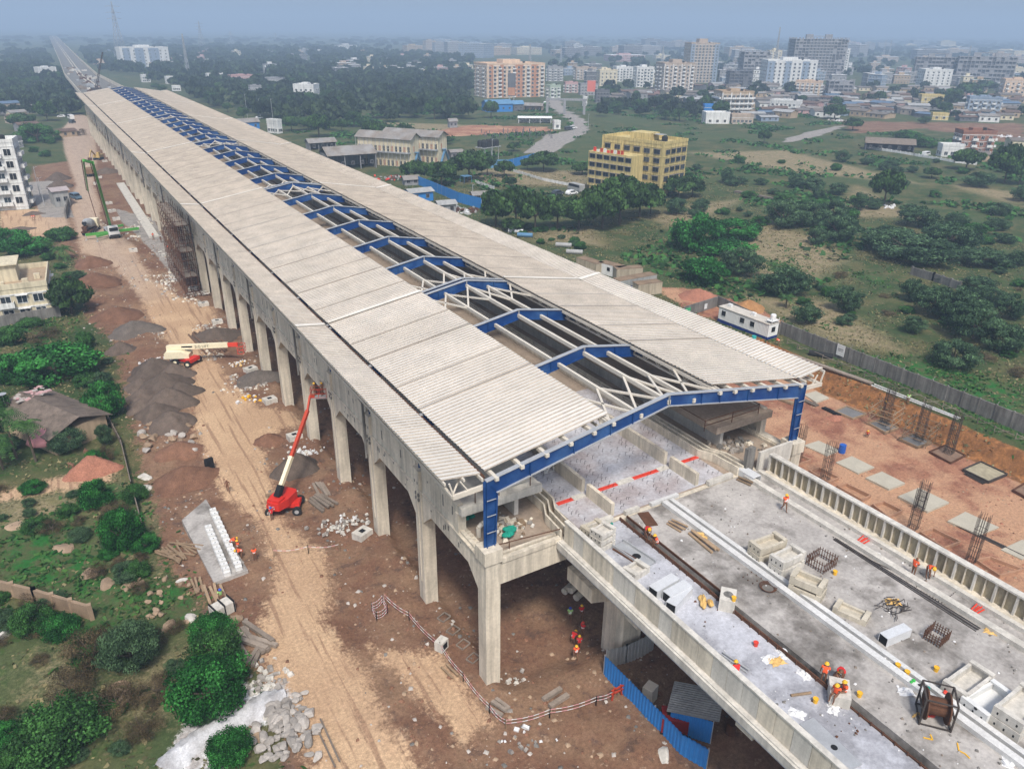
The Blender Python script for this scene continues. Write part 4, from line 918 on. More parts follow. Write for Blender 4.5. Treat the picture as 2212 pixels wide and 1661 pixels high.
trough(tp(1,2,1580,150), tp(1,2,1690,95), 1.3, 1, 'precast trough next to the left parapet end', yel_conc, .5)
trough(tp(1,2,1640,240), tp(1,2,1735,185), 1.3, 3, 'precast trough beside the left parapet', concrete_new, .35)
trough(tp(1,2,1860,420), tp(1,2,1955,360), 1.3, 1, 'broken precast trough full of planks beside the left parapet', concrete_new, .45)
def channel(a, b, w, h, label, z=0):
    a, b = Vector(a), Vector(b); L_ = (b-a).length; mb = MB(); t = .04
    mb.box(-L_/2,L_/2,-w/2,w/2,h-t,h); mb.box(-L_/2,L_/2,-w/2,-w/2+t,0,h-t); mb.box(-L_/2,L_/2,w/2-t,w/2,0,h-t)
    mb.box(-L_/2+.02,-L_/2+.03,-w/2+t,w/2-t,.01,h-t,1); c_ = (a+b)/2
    tag(mb.build('steel_channel', [M('bright galvanised sheet', (.60,.61,.62), .4, .12, 1, metal=.1), dark], None, (c_.x,c_.y,12.0+z), math.atan2(b.y-a.y,b.x-a.x)), label, 'steel channel', 'galvanised channels on the deck')
channel(tp(1,2,2015,545), tp(1,2,2160,460), .85, .75, 'galvanised box channel, rear one of three by the left parapet')
channel(tp(1,2,2105,580), tp(1,2,2240,505), .85, .75, 'galvanised box channel, middle one of three by the left parapet')
channel(tp(1,2,2130,640), tp(2,2,30,520), .8, .7, 'galvanised box channel, front one of three by the left parapet')
channel(tp(2,2,1290,850), tp(2,2,1445,785), .7, .7, 'single bright steel channel lying on open deck')
channel(T(2,1,370,1400,DK), T(2,1,480,1465,DK), 1.0, .6, 'galvanised channel at the station end of the deck')
def block_thing(p, sz, rz, label, mat, name='concrete_block', cat='concrete block', hole=True):
    mb = MB(); mb.obox((0,0,sz[2]/2),sz,0)
    if hole: mb.cyl((0,0,sz[2]-.02),(0,0,sz[2]+.004),min(sz[:2])*.32,n=14,m=1)
    return tag(mb.build(name, [mat, concrete_dark], None, tuple(p), rz), label, cat)
block_thing(tp(2,2,285,600), (1.5,1.1,1.0), R(40), 'white block with a round socket beside the drain and sacks', concrete_new)
block_thing(tp(2,2,1005,1195), (1.7,1.2,.8), R(42), 'white concrete block carrying the two seated workers', concrete_new)
def sack(p, label, mat, n=3, s=.5, cat='sack', name='sack', same=False, group=None):
    mb = MB(); r_ = random.Random(int(abs(p[0]*91+p[1]*37)))
    if name == 'plastic_sheet':
        m = 7; a = s*1.5; hs = [[r_.random()**2*.35*s if 0 < i < m-1 and 0 < j < m-1 else .01 for j in range(m)] for i in range(m)]
        vs = [((i/(m-1)-.5)*a*1.4+r_.uniform(-.12,.12)*a,(j/(m-1)-.5)*a+r_.uniform(-.12,.12)*a,hs[i][j]) for i in range(m) for j in range(m)]
        mb.add(vs, [(i*m+j,(i+1)*m+j,(i+1)*m+j+1,i*m+j+1) for i in range(m-1) for j in range(m-1)])
        return tag(mb.build(name, mat, None, tuple(p), r_.random()*3), label, cat, group, same)
    for i in range(n):
        cx_, cy_, cz_ = r_.uniform(-.5,.5)*s*1.1, r_.uniform(-.5,.5)*s*1.1, i*.05*s; k = 11
        prof = [(.35,0),(.52,.05),(.55,.16),(.42,.28),(.18,.34)]; ax_, ay_ = r_.uniform(.9,1.5), r_.uniform(.6,1.0); q = [r_.uniform(.75,1.2) for _ in range(k)]
        vs = [(cx_+r*s*.7*ax_*q[t]*math.cos(6.2832*t/k), cy_+r*s*.7*ay_*q[t]*math.sin(6.2832*t/k), cz_+z*s*r_.uniform(.8,1.25)) for r, z in prof for t in range(k)]
        mb.add(vs, [(j*k+t,j*k+(t+1)%k,(j+1)*k+(t+1)%k,(j+1)*k+t) for j in range(4) for t in range(k)]+[tuple(range(4*k,5*k))])
    return tag(mb.build(name, mat, None, tuple(p), r_.random()*3), label, cat, group, same)
ysack = M('yellow sacking', (.62,.40,.14), .7, .2, 2)
sack(tp(2,2,165,590), 'pile of yellow cement sacks left of the white socket block', ysack, 6, .8)
sack(tp(2,2,105,160), 'crumpled orange and white sack at the end of wooden boards', ysack, 4, .7)
for x, y, l in ((610,965,'yellow plastic sheet lying flat by the drain'),(1365,580,'orange rag on the steel scrap pile'),(2005,770,'orange cloth on the deck near the right parapet')): sack(tp(2,2,x,y), l, ysack, 3, .5, 'sheet', 'plastic_sheet')
for x, y, l in ((655,915,'white crumpled sheet standing by the drain'),(560,950,'white paper sack on the pale screed'),(790,1050,'large white crumpled plastic on the pale screed'),(975,1270,'white plastic wrap beside the concrete block'),(740,1300,'white sheet by the steel plate'),(1330,945,'white sack on the kerb'),(1450,1160,'white scrap by the kerb'),(1230,260,'white sack near the right parapet'),(2110,1620,'white scrap at lower right')): sack(tp(2,2,x,y), l, plastic_white, 3, .45, 'sheet', 'plastic_sheet')
sack(T(1,1,1960,1640,DK) if 0 else tp(1,2,1760,80), 'teal cloth beside the drain start', M('teal cloth', (.02,.25,.2), .8, .2, 2), 2, .4, 'cloth', 'cloth')
tealnet = M('green netting', (.01,.24,.17), .85, .2, 2)
sack(T(1,2,1105,140,12.35), 'green netting heap on the front station slab', tealnet, 5, .9, 'netting', 'netting'); sack(T(1,2,822,45,12.0), 'green netting heap behind the wall end', tealnet, 4, .8, 'netting', 'netting')
def bucket(p, label, mat, r=.17, h=.33, lid=False):
    mb = MB(); mb.ring((0,0,0), [(r*.8,0),(r,h),(r*1.06,h),(r*1.06,h*.93)] if not lid else [(r,0),(r*1.04,h*.33),(r,h*.36),(r*1.04,h*.66),(r,h*.7),(r,h),(r*.85,h)], 12)
    return tag(mb.build('barrel' if lid else 'bucket', mat, None, tuple(p)), label, 'barrel' if lid else 'bucket')
for x, y, l in ((985,400,'orange bucket beside the rusty bar cage'),(330,570,'orange bucket on the socket block'),(472,862,'orange bucket alone on pale screed'),(1143,1190,'orange bucket right of the seated pair'),(858,1228,'orange bucket left of the seated pair'),(1640,1025,'orange bucket near the bent bar frame'),(1450,1050,'orange bucket on the kerb near the green cloth'),(1390,1005,'orange bucket on the kerb, further from the green cloth')): bucket(tp(2,2,x,y) if 'socket' not in l else T(2,2,x,y,13.0), l, yellow_pl if 'alone' not in l else haz_red)
bucket(G(2,1,1030,1270), 'blue plastic barrel on the red earth', M('blue barrel plastic', (.02,.10,.42), .4, .1, 1), .45, 1.2, True)
bucket(G(2,1,460,545), 'teal water drum before the white cabin', M('teal plastic', (.02,.35,.33), .4, .1, 1), .4, .9, True)
bucket(G(2,2,310,1440) if 0 else at(2688+305/1.6458, 2018+1430/1.6458, .0), 'red gas drum on dark ground under the viaduct', rust, .4, 1.2, True)
kit = [((1480,1090),'green cloth on the white kerb',M('green cloth',(.05,.45,.08),.8,.2,2)),((1555,1128),'black helmet on the white kerb',black_rubber),((1590,1140),'teal helmet on the white kerb',M('teal cloth',(.02,.25,.2),.8,.2,2)),((1695,1170),'red bag beside the kerb and grey trough',haz_red),((1455,290),'blue bag against the right parapet',blue_car),((1462,298),'red bag against the right parapet',haz_red),((1900,1275),'black helmet on the white trough',black_rubber),((613,340),'small red bag on the second trough stack',haz_red)]
for (x, y), l, m_ in kit: sack(T(2,2,x,y,12.34 if 'kerb' in l else 12.6 if 'trough' in l else 12.0), l, m_, 2, .32, 'bag' if 'bag' in l else 'helmet' if 'helmet' in l else 'cloth', 'bag' if 'bag' in l else 'helmet' if 'helmet' in l else 'cloth')
def pipes(pts, label, mat, r=.06, n=4):
    a, b = (Vector(p) for p in pts); mb = MB(); d = (b-a).normalized(); s = Vector((-d.y,d.x,0)); c_ = (a+b)/2
    for i in range(n):
        sag = Vector((0,0,r+(i % 2)*r*1.6)); mb.cyl(a-c_+s*i*r*2.2+sag, (b-a)*.5+s*i*r*2.2+s*.08*i+sag, r, n=8)
    return tag(mb.build('pipe_bundle', mat, None, tuple(c_)), label, 'pipes')
pipes((tp(2,2,1150,215),tp(2,2,1225,175)), 'bright red pipe bundle by the right parapet, nearer the station', haz_red)
pipes((tp(2,2,1900,660),tp(2,2,1980,615)), 'bright red pipe bundle by the right parapet, further from the station', haz_red)
pipes((tp(2,2,975,175),tp(2,2,1900,770)), 'long thin steel bars lying across the deck', rebar, .035, 4)
pipes((tp(2,2,40,140),tp(2,2,190,265)), 'brown timber boards beside the white kerb', wood, .12, 3)
pipes((tp(1,2,1980,430) if 0 else T(2,2,700,1190,DK),T(2,2,830,1172,DK)), 'single timber plank on pale screed', wood, .09, 1)
pipes((T(2,2,250,920,DK),T(2,2,415,1040,DK)), 'thin poles leaning along the left parapet', grey_steel, .06, 2)
pipes((T(1,2,1760,240,DK),T(1,2,1930,345,DK)), 'rusty angle bars left of the steel mould', rust, .08, 2)
pipes((T(1,2,2110,75,DK),T(1,2,2200,130,DK)), 'timber offcuts on the deck right of the white kerb start', wood, .09, 4)
pipes((T(2,1,350,1450,DK),T(2,1,440,1490,DK)), 'timber pieces near the galvanised channel', wood, .1, 3)
pl_ = MB(); pl_.obox((0,0,.05),(3.6,1.1,.08)); pl_.cyl((.3,0,.09),(.3,0,.097),.2,n=12,m=1); a, b = T(2,2,880,1430,DK), T(2,2,1030,1575,DK)
tag(pl_.build('steel_plate', [grey_steel, dark], None, tuple((a+b)/2), math.atan2(b[1]-a[1],b[0]-a[0])), 'grey steel plate with a round hole leaning at the parapet', 'steel plate')
pl_ = MB(); pl_.obox((0,0,.1),(3.4,1.2,.08)); pl_.obox((0,.6,.2),(3.5,.1,.3)); pl_.obox((0,-.6,.2),(3.5,.1,.3)); pl_.cyl((.3,0,.14),(.3,0,.148),.35,n=14,m=1); a, b = T(1,2,1820,230,DK), T(1,2,1970,330,DK)
tag(pl_.build('steel_mould', [grey_steel, dark], None, tuple((a+b)/2), math.atan2(b[1]-a[1],b[0]-a[0])), 'grey steel mould with a round hole beside the pale screed', 'steel mould')
pl_ = MB(); pl_.obox((0,0,.05),(2.0,1.0,.06)); a, b = T(1,2,1960,10,DK), T(1,2,2010,80,DK); tag(pl_.build('steel_plate', rust, None, tuple((a+b)/2), math.atan2(b[1]-a[1],b[0]-a[0])), 'rust red steel plate near the drain start', 'steel plate')
def cage(p, w, d, h, label, mat=rebar, n=6, name='bar_cage', tw=0, ties=.5):
    mb = MB(); r_ = random.Random(int(h*100+p[0]*7))
    pts = [(-w/2+w*i/n, s*d/2) for i in range(n+1) for s in (-1, 1)]+[(s*w/2, -d/2+d*i/n) for i in range(1, n) for s in (-1, 1)]
    for x, y in pts: mb.bar((x,y,0),(x*(1-tw)+r_.uniform(-.05,.05)*h*.2,y*(1-tw),h*r_.uniform(.9,1.0)),.045 if h < 2 else .032)
    z = .25
    while z < h*.85:
        k_ = 1-tw*z/h
        for a, b in (((-w/2,-d/2),(w/2,-d/2)),((w/2,-d/2),(w/2,d/2)),((w/2,d/2),(-w/2,d/2)),((-w/2,d/2),(-w/2,-d/2))): mb.bar((a[0]*k_,a[1]*k_,z),(b[0]*k_,b[1]*k_,z),.035)
        z += ties
    return tag(mb.build(name, mat, None, tuple(p), .1), label, 'bar cage', 'reinforcement cages')
cage(tp(2,2,895,340), 1.7, 1.5, 1.0, 'squat rusty bar cage around a pot on the deck', rust, 7); cage(tp(2,2,1640,820), 1.3, 1.1, .9, 'tangled rusty bar cage alone on the deck', rust, 6, ties=.2)
cage(tp(2,2,450,425), 1.0, .9, .12, 'flat rusty bar frame lying near the white kerb', rust, 2, ties=.04); cage(tp(2,2,1640,500), 2.2, 2.0, .1, 'flat steel mesh by the right parapet', rebar, 9, ties=.2)
mb = MB(); tor = [(.5+.12*math.cos(i), .06+.02*i) for i in range(4)]
for q in range(4):
    n_ = 18; rr = .45+.06*q
    for i in range(n_):
        a0, a1 = 2*math.pi*i/n_, 2*math.pi*(i+1)/n_; mb.bar((rr*math.cos(a0),rr*math.sin(a0),.05+.04*q),(rr*math.cos(a1),rr*math.sin(a1),.05+.04*q),.035)
tag(mb.build('wire_coil', rust, None, tuple(tp(2,2,552,490))), 'coil of rusty wire near the white kerb', 'wire coil')
scr = MB(); r_ = random.Random(4)
for i in range(60): a = Vector((r_.uniform(-1,1),r_.uniform(-.7,.7),r_.uniform(.03,.25))); scr.bar(a, a+Vector((r_.uniform(-.6,.6),r_.uniform(-.4,.4),r_.uniform(-.02,.1))), .04)
tag(scr.build('steel_scrap', rebar, None, tuple(tp(2,2,1370,620))), 'heap of bent steel bar scrap on the open deck', 'scrap heap')
# cable drum in its stand
cdp = tp(2,2,1620,1330); cd = thing('cable_drum', 'rusty cable drum in a steel stand beside the white kerb', 'cable drum', tuple(cdp), R(40))
mb = MB()
for s in (-.6, .6): mb.cyl((0,s-.04,1.0),(0,s+.04,1.0),.95,n=20)
mb.cyl((0,-.6,1.0),(0,.6,1.0),.55,n=16); mb.build('drum', rust, cd)
mb = MB()
for s in (-.85, .85):
    for x in (-.8, .8): mb.bar((x,s,0),(x,s,2.0),.09)
    mb.bar((-.8,s,1.0),(.8,s,1.0),.09); mb.bar((-.8,s,2.0),(.8,s,2.0),.09); mb.bar((-.8,s,.1),(.8,s,.1),.09)
for x in (-.8,.8): mb.bar((x,-.85,2.0),(x,.85,2.0),.07); mb.bar((x,-.85,.1),(x,.85,.1),.07)
mb.build('stand', rebar, cd)
for x, y, l in ((1735,1285,'light blue bag hanging beside the cable drum'),(1710,1330,'white bag hanging beside the cable drum'),(1610,1330,'red helmet hanging on the cable drum stand'),(1520,1320,'yellow harness beside the cable drum')): sack(tp(2,2,x,y), l, {'l':blue_sheet,'w':plastic_white,'r':haz_red,'y':ysack}[l[0]], 2, .35, 'bag' if 'bag' in l else 'gear', 'bag' if 'bag' in l else 'helmet' if 'helmet' in l else 'harness')
def strap(pts, label, mat, z=12.03, w=.07, name='strap'):
    mb = MB(); P = [T(*p, z) for p in pts]; c_ = sum(P)/len(P)
    for a, b in zip(P[:-1], P[1:]): mb.bar(a-c_, b-c_, w, .04)
    return tag(mb.build(name, mat, None, tuple(c_)), label, name)
strap([(2,2,1780,1490),(2,2,1790,1540),(2,2,1830,1560),(2,2,1860,1590)], 'yellow strap snaking across the deck at lower right', yellow_pl)
strap([(2,2,1560,1455),(2,2,1620,1470),(2,2,1605,1435)], 'yellow harness dropped below the cable drum', yellow_pl)
strap([(2,2,985,180),(2,2,1200,300),(2,2,1480,430),(2,2,1530,470)], 'dark hose lying along the right parapet', rebar, name='hose')
# station rubble, duct, small pieces on the front slab
rb = random.Random(8)
def rubble(name, label, pts, mats, smin, smax, z=None, cat='rubble', spread=1.0):
    mb = MB()
    for i in range(pts[1]):
        x, y = rb.gauss(0,.45)*spread, rb.gauss(0,.35)*spread; s = rb.uniform(smin,smax)
        mb.obox((x,y,s*.3+.03*rb.random()),(s*rb.uniform(.6,1.3),s*rb.uniform(.5,1),s*rb.uniform(.3,.8)),rb.random()*3,rb.randrange(len(mats)),rb.uniform(.5,.95),rb.uniform(-.4,.4),rb.uniform(-.4,.4))
    return tag(struct(mb.build(name, mats, None, tuple(pts[0])), 'stuff'), label, cat)
rubble('rubble', 'broken concrete rubble on the front left station slab', (T(1,2,1080,90,12.0),90), [concrete_new,rock,concrete,wood], .1, .6, spread=2.2)
rubble('rubble', 'rubble and scrap behind the right station end wall', (T(2,1,330,1240,12.0),80), [concrete_dark,rock,wood_grey,concrete], .12, .55, spread=2.4)
eb = MB(); eb.cyl((0,0,0),(0,0,.9),.2,n=10); eb.cyl((0,0,.9),(.3,0,1.15),.2,n=10); eb.cyl((.3,0,1.15),(.9,.1,1.2),.2,n=10); tag(eb.build('vent_pipe', cream_steel, None, tuple(T(1,2,890,155,12.0))), 'cream curved vent pipe rising beside the front blue post', 'vent pipe')
lf = MB(); [lf.bar(a, b, .12) for a, b in (((-.5,0,0),(-.5,0,1.3)),((.5,0,0),(.5,0,1.3)),((-.5,0,1.3),(0,0,2.1)),((.5,0,1.3),(0,0,2.1)),((-.5,0,0),(.5,0,0)),((-.5,0,.9),(.5,0,.9)),((0,0,0),(0,1.2,0)),((0,1.2,0),(0,0,2.0)),((-.5,0,0),(.5,0,.9)))]
tag(lf.build('steel_truss', white_paint, None, tuple(T(1,1,1345,1400,12.0))), 'small white house shaped steel frame on the white station floor', 'steel truss')

# ---------------------------------------------------------------- right hand foundations
def quad_pad(c4, z, label, mat, th=.15, rim=None, grp='footing pads'):
    P = [T(*p, z) for p in c4]; c_ = sum(P)/4; mb = MB()
    mb.ext([tuple(p-c_+np.array([0,0,-.25])) for p in P], (0,0,th+.25))
    if rim:
        for a, b in zip(P, P[1:]+P[:1]): mb.bar(a-c_+np.array([0,0,th]), b-c_+np.array([0,0,th]), .16, .35, 1)
    return tag(mb.build('footing_pad', [mat]+([rim] if rim else []), None, tuple(c_)), label, 'footing pad', grp)
padc = M('pad concrete', (.42,.385,.31), .9, .12, .5, .1, fine=.1); wet = M('wet concrete', (.17,.165,.16), .6, .2, .5)
ZP = -2.25
quad_pad([(2,1,785,900),(2,1,865,952),(2,1,948,922),(2,1,862,878)], ZP, 'pale footing pad just behind the blue right post', padc)
quad_pad([(2,1,985,1010),(2,1,1100,1060),(2,1,1190,1030),(2,1,1060,978)], ZP, 'dark fresh concrete pad with yellow edge', wet, .12, wood)
quad_pad([(2,1,785,1230),(2,1,935,1298),(2,1,1018,1262),(2,1,880,1200)], ZP, 'pale footing pad beside the blue barrel', padc)
quad_pad([(2,1,992,1340),(2,1,1135,1412),(2,1,1242,1372),(2,1,1095,1300)], ZP, 'pale footing pad, second from the blue barrel', padc)
quad_pad([(2,1,1185,1440),(2,1,1335,1515),(2,1,1440,1475),(2,1,1290,1400)], ZP, 'pale footing pad, third from the blue barrel', padc)
quad_pad([(2,1,1395,1560),(2,1,1585,1661),(2,1,1725,1600),(2,1,1530,1505)], ZP, 'pale footing pad, fourth and largest near the thin cage', padc)
quad_pad([(2,2,1715,60),(2,2,1920,150),(2,2,2048,100),(2,2,1830,0)], ZP, 'pale footing pad with dark bars lying across it', padc)
quad_pad([(2,2,2060,245),(2,2,2200,310),(2,2,2300,240),(2,2,2200,180)], ZP, 'pale footing pad at the right picture edge', padc)
quad_pad([(2,1,1815,1390),(2,1,1980,1470),(2,1,2100,1420),(2,1,1930,1340)], ZP, 'mesh covered footing pad below the earth bank', M('mesh pad', (.33,.29,.20), .9, .3, 1.5, .4), .15, rebar)
quad_pad([(2,1,1200,1090),(2,1,1310,1150),(2,1,1395,1120),(2,1,1285,1065)], ZP, 'dark wet footing under the first scaffolded bar cage', wet, .15, wood)
quad_pad([(2,1,1400,1190),(2,1,1520,1245),(2,1,1610,1215),(2,1,1490,1160)], ZP, 'dark wet footing under the second scaffolded bar cage', wet, .15, wood)
quad_pad([(2,1,1600,1270),(2,1,1735,1345),(2,1,1830,1295),(2,1,1700,1230)], ZP, 'red shuttered footing under the third bar cage', M('footing soil', (.2,.13,.09), .9, .3, 1), .05, rust)
quad_pad([(2,1,2140,1520),(2,1,2230,1570),(2,1,2330,1500),(2,1,2240,1460)], ZP, 'red shuttered footing at the right edge below the bank', M('footing soil', (.2,.13,.09), .9, .3, 1), .05, rust)
for i, q in enumerate(([(2,1,740,1310),(2,1,740,1360),(2,1,830,1330),(2,1,760,1300)],[(2,1,820,1400),(2,1,945,1475),(2,1,1010,1445),(2,1,880,1380)],[(2,1,1000,1500),(2,1,1160,1590),(2,1,1215,1560),(2,1,1060,1485)],[(2,1,1230,1620),(2,1,1330,1700),(2,1,1420,1660),(2,1,1300,1600)],[(2,2,1540,140),(2,2,1690,240),(2,2,1795,200),(2,2,1620,115)],[(2,2,1900,320),(2,2,2050,420),(2,2,2200,380),(2,2,1990,300)])):
    P = [T(*p, ZP) for p in q]; c_ = sum(P)/4; mb = MB()
    for a, b in zip(P, P[1:]+P[:1]): mb.bar(a-c_, b-c_, .14, .5)
    tag(mb.build('trench_frame', M('formed earth edge', (.38,.22,.14), .9, .2, 1), None, tuple(c_+np.array([0,0,.1]))), 'square earth trench frame '+('nearest the blue right post','behind the tallest thin bar cage','between the parapet and third pale pad','between the parapet and largest pale pad','between the parapet and the barred pad','nearest the right picture edge')[i], 'trench frame', 'square trenches beside the parapet')
def stage(p, label, h, scaff=True):
    p = np.array([p[0],p[1],ZP+.1]); o = cage(p, 1.0, 1.0, h, label, rebar, 5, 'column_cage', .08, .8); o['category'] = 'column cage'
    if scaff:
        mb = MB()
        for s in (-1, 1):
            for t in (-1, 1): mb.bar((s*1.6,t*1.6,0),(s*1.6,t*1.6,h*.55),.08)
        for z in (.9, 1.9, 2.8):
            if z < h*.55:
                for s in (-1, 1): mb.bar((-2.0,s*1.6,z),(2.0,s*1.6,z),.08); mb.bar((s*1.6,-2.0,z),(s*1.6,2.0,z),.08)
        tag(mb.build('scaffold', wood, None, tuple(p), .2), label.replace('bar cage','pole scaffold around the cage'), 'scaffold')
stage(G(2,1,1300,1105), 'tall dark bar cage, first from the left under the earth bank', 6.2); stage(G(2,1,1525,1200), 'tall dark bar cage, second from the left under the earth bank', 6.2); stage(G(2,1,1720,1285), 'tall dark bar cage, third from the left under the earth bank', 6.4, False)
person(np.array([*G(2,1,1285,1090)[:2], ZP+1.9]), 'reach', R(60), 'worker in pale shirt on the first pole scaffold below the bank', 'khaki','navy',None,'yellow',WG)
for c_, r_2, x, y, h, l in ((2,1,920,1450,5.5,'thin dark bar cage behind the barrel pad'),(2,1,735,1345,6.0,'thin dark bar cage beside the pale green pedestal'),(2,1,1530,1650,4.2,'sparse bar cage rising from the largest pale pad'),(2,2,1490,105,5.5,'thin bar cage beyond the parapet near barred pad'),(2,2,1870,310,6.2,'tall thin bar cage rising beyond the parapet at right')):
    p = G(c_, r_2, x, y); o = cage(np.array([p[0],p[1],ZP]), .9, .9, h, l, rebar, 4, 'column_cage', -.05, 1.3); o['category'] = 'column cage'
def bundle(p, q, n, label, mat, r=.05, name='bar_bundle', cat='bar bundle'):
    a, b = Vector(p), Vector(q); mb = MB(); c_ = (a+b)/2; d = (b-a).normalized(); s = Vector((-d.y,d.x,0)); r_ = random.Random(n)
    for i in range(n): o_ = s*r_.uniform(-.4,.4)+Vector((0,0,r+r_.uniform(0,.15))); mb.bar(a-c_+o_, b-c_+o_+s*r_.uniform(-.15,.15), r*2)
    return tag(mb.build(name, mat, None, tuple(c_)), label, cat)
bundle(G(2,1,910,985), G(2,1,1015,1040), 14, 'black bar bundle left of the dark fresh pad', dark, .07)
bundle(G(2,1,780,935), G(2,1,870,975), 8, 'dark planks beside the pad behind the right post', wood_grey, .09, 'plank_bundle', 'planks')
bundle(G(2,2,1740,60), G(2,2,2212,290), 9, 'long dark bars lying across the red earth at right', rebar, .05)
bundle(G(2,1,1830,1410), G(2,1,1960,1470), 9, 'thin bars beside the mesh covered pad', rebar, .04)
bundle(G(2,1,620,925), G(2,1,715,960), 14, 'stack of orange boards seen under the front blue beam', wood, .1, 'plank_bundle', 'planks')
# concrete panel wall behind the pit, its leaning boards and signs
wl = thing('boundary_wall', 'long weathered grey concrete wall running behind the excavated foundations', 'wall', (84.2,0,0))
mb = MB(); y = 44.0; wr = random.Random(3)
while y > -60:
    gz0 = gz1(84.2, y-1.2); mb.box(-.09+wr.uniform(-.02,.02),.09,y-2.36,y-.04,gz0-.4,2.45+wr.uniform(-.03,.03)); y -= 2.4
mb.build('panels', concrete_dark, wl); 
for i in range(44):
    y = 44-i*2.4; mb = MB(); mb.box(-.14,.14,y-.09,y+.09,-.4,2.6)
    if i % 2 == 0: mb.bar((0,y,2.55),(.5,y,2.95),.06)
    mb.build('post', concrete_dark, wl)
wl2 = thing('boundary_wall', 'short grey wall turning the corner behind the white cabin', 'wall', (0,0,0))
a, b = T(2,1,220,330), T(2,1,0,400); mb = MB(); mb.bar((*a[:2],1.1),(*b[:2],1.1),.15,2.2); mb.build('panels', concrete_dark, wl2); mb = MB(); mb.bar((*a[:2],1.2),(*T(2,1,620,520)[:2],1.2),.15,2.3); mb.build('panels', concrete_dark, wl2)
for c_, r_2, x, y, w, h, l, mt in ((2,1,1020,630,1.5,1.9,'white notice board hung on the long grey wall',white_paint),(2,1,35,350,1.4,.9,'green notice board on the wall left of the cabin',M('sign green',(.05,.35,.15),.5,.1,1)),(2,1,150,325,.8,1.0,'small white notice on the wall corner left of cabin',white_paint)):
    if x > 500: p = at((c_*1344+x/1.6458),(r_2*1009+y/1.6458),83.98,0); rz = 0; p[2] = max(p[2], 1.6)
    else: p = T(c_,r_2,x,y,1.7); rz = math.atan2(b[1]-a[1],b[0]-a[0])+R(90)
    mb = MB(); mb.obox((0,0,0),(.06,w,h)); mb.obox((-.035,0,.2),(.01,w*.7,h*.12),0,1); mb.obox((-.035,0,-.1),(.01,w*.6,h*.08),0,1); tag(mb.build('notice_board', [mt, grey_sheet], None, tuple(p), rz), l, 'notice board')
wr2 = random.Random(9)
for i in range(30):
    y = 40-i*2.6; zz = gz1(81.5, y); mb = MB(); mb.bar((0,0,-.2),(0,0,1.0),.09); mb.bar((0,0,.8),(wr2.uniform(-.2,.2),-2.6,.8+wr2.uniform(-.15,.15)),.07); mb.bar((0,0,.1),(wr2.uniform(.5,1.2),-1.5,.6),.06)
    tag(mb.build('pole_rail', wood_grey, None, (81.3+wr2.uniform(-.3,.3),y,zz)), 'wooden pole rail on the strip between wall and pit', 'pole rail', 'pole rails along the wall', same=True)
bundle(T(2,1,1230,840,.3), T(2,1,1790,1060,.3), 2, 'long pale pipe lying along the top of the bank', plastic_white, .07, 'pipe', 'pipe'); bundle(T(2,1,690,640,.2), T(2,1,1225,830,.2), 8, 'line of old planks on the bank top', wood_grey, .1, 'plank_bundle', 'planks')
o = MB(); o.cyl((-1.9,0,.5),(1.9,0,.5),.5,n=12); tag(o.build('pipe', black_rubber, None, tuple(T(2,1,892,655,.0)), R(-60)), 'short thick black pipe lying against the grey wall', 'pipe')
# white cabin with blue base
ca, cb_ = T(2,1,225,425), T(2,1,545,550); cl = (Vector(cb_)-Vector(ca)); LC = cl.length; rz = math.atan2(cl.y, cl.x)
cbn = thing('site_cabin', 'white portable site cabin with a blue base in front of the wall', 'site cabin', tuple((ca+cb_)/2+np.array([-math.sin(rz)*-1.3*-1,math.cos(rz)*1.3,0])), rz)
hx = LC/2; mb = MB(); mb.box(-hx,hx,-1.3,1.3,.0,.7); mb.build('base', M('navy paint',(.01,.03,.16),.5,.1,1), cbn)
mb = MB(); mb.box(-hx+.03,hx-.03,-1.27,1.27,.7,3.0,0); mb.corr((-hx,-1.28,.7),(hx,-1.28,.7),(0,0,2.3),.3,.04); mb.corr((hx,-1.28,.7),(hx,1.28,.7),(0,0,2.3),.3,.04); mb.build('wall', white_paint, cbn)
MB().box(-hx-.1,hx+.1,-1.4,1.4,3.0,3.12).build('roof', M('cabin roof',(.5,.46,.40),.8,.2,.6), cbn)
for x in (-hx*.78,-hx*.02,hx*.38): mb = MB(); mb.box(x-.45,x+.45,-1.38,-1.33,1.6,2.5); w_ = mb.build('window', dark, cbn); MB().box(x-.5,x+.5,-1.36,-1.32,1.5,1.6).build('sill', white_paint, w_)
MB().box(hx+.045,hx+.09,-.5,.4,1.5,2.4).build('window', dark, cbn)
for x in (hx*.2,-hx*.75): MB().box(x-.4,x+.4,-.3,.3,3.13,3.7).build('air_conditioner', white_paint, cbn)
mb = MB(); [mb.bar((hx-.4+a*.6,b*.9,3.1),(hx-.4+a*.6,b*.9,4.0),.06) for a in (-1,1) for b in (-1,1)]; mb.box(hx-1.1,hx+.3,-1,1,3.55,3.6); mb.ring((hx-.4,0,3.6),[(.5,0),(.5,.9),(.35,1.05)],12); mb.build('water_tank', white_paint, cbn)
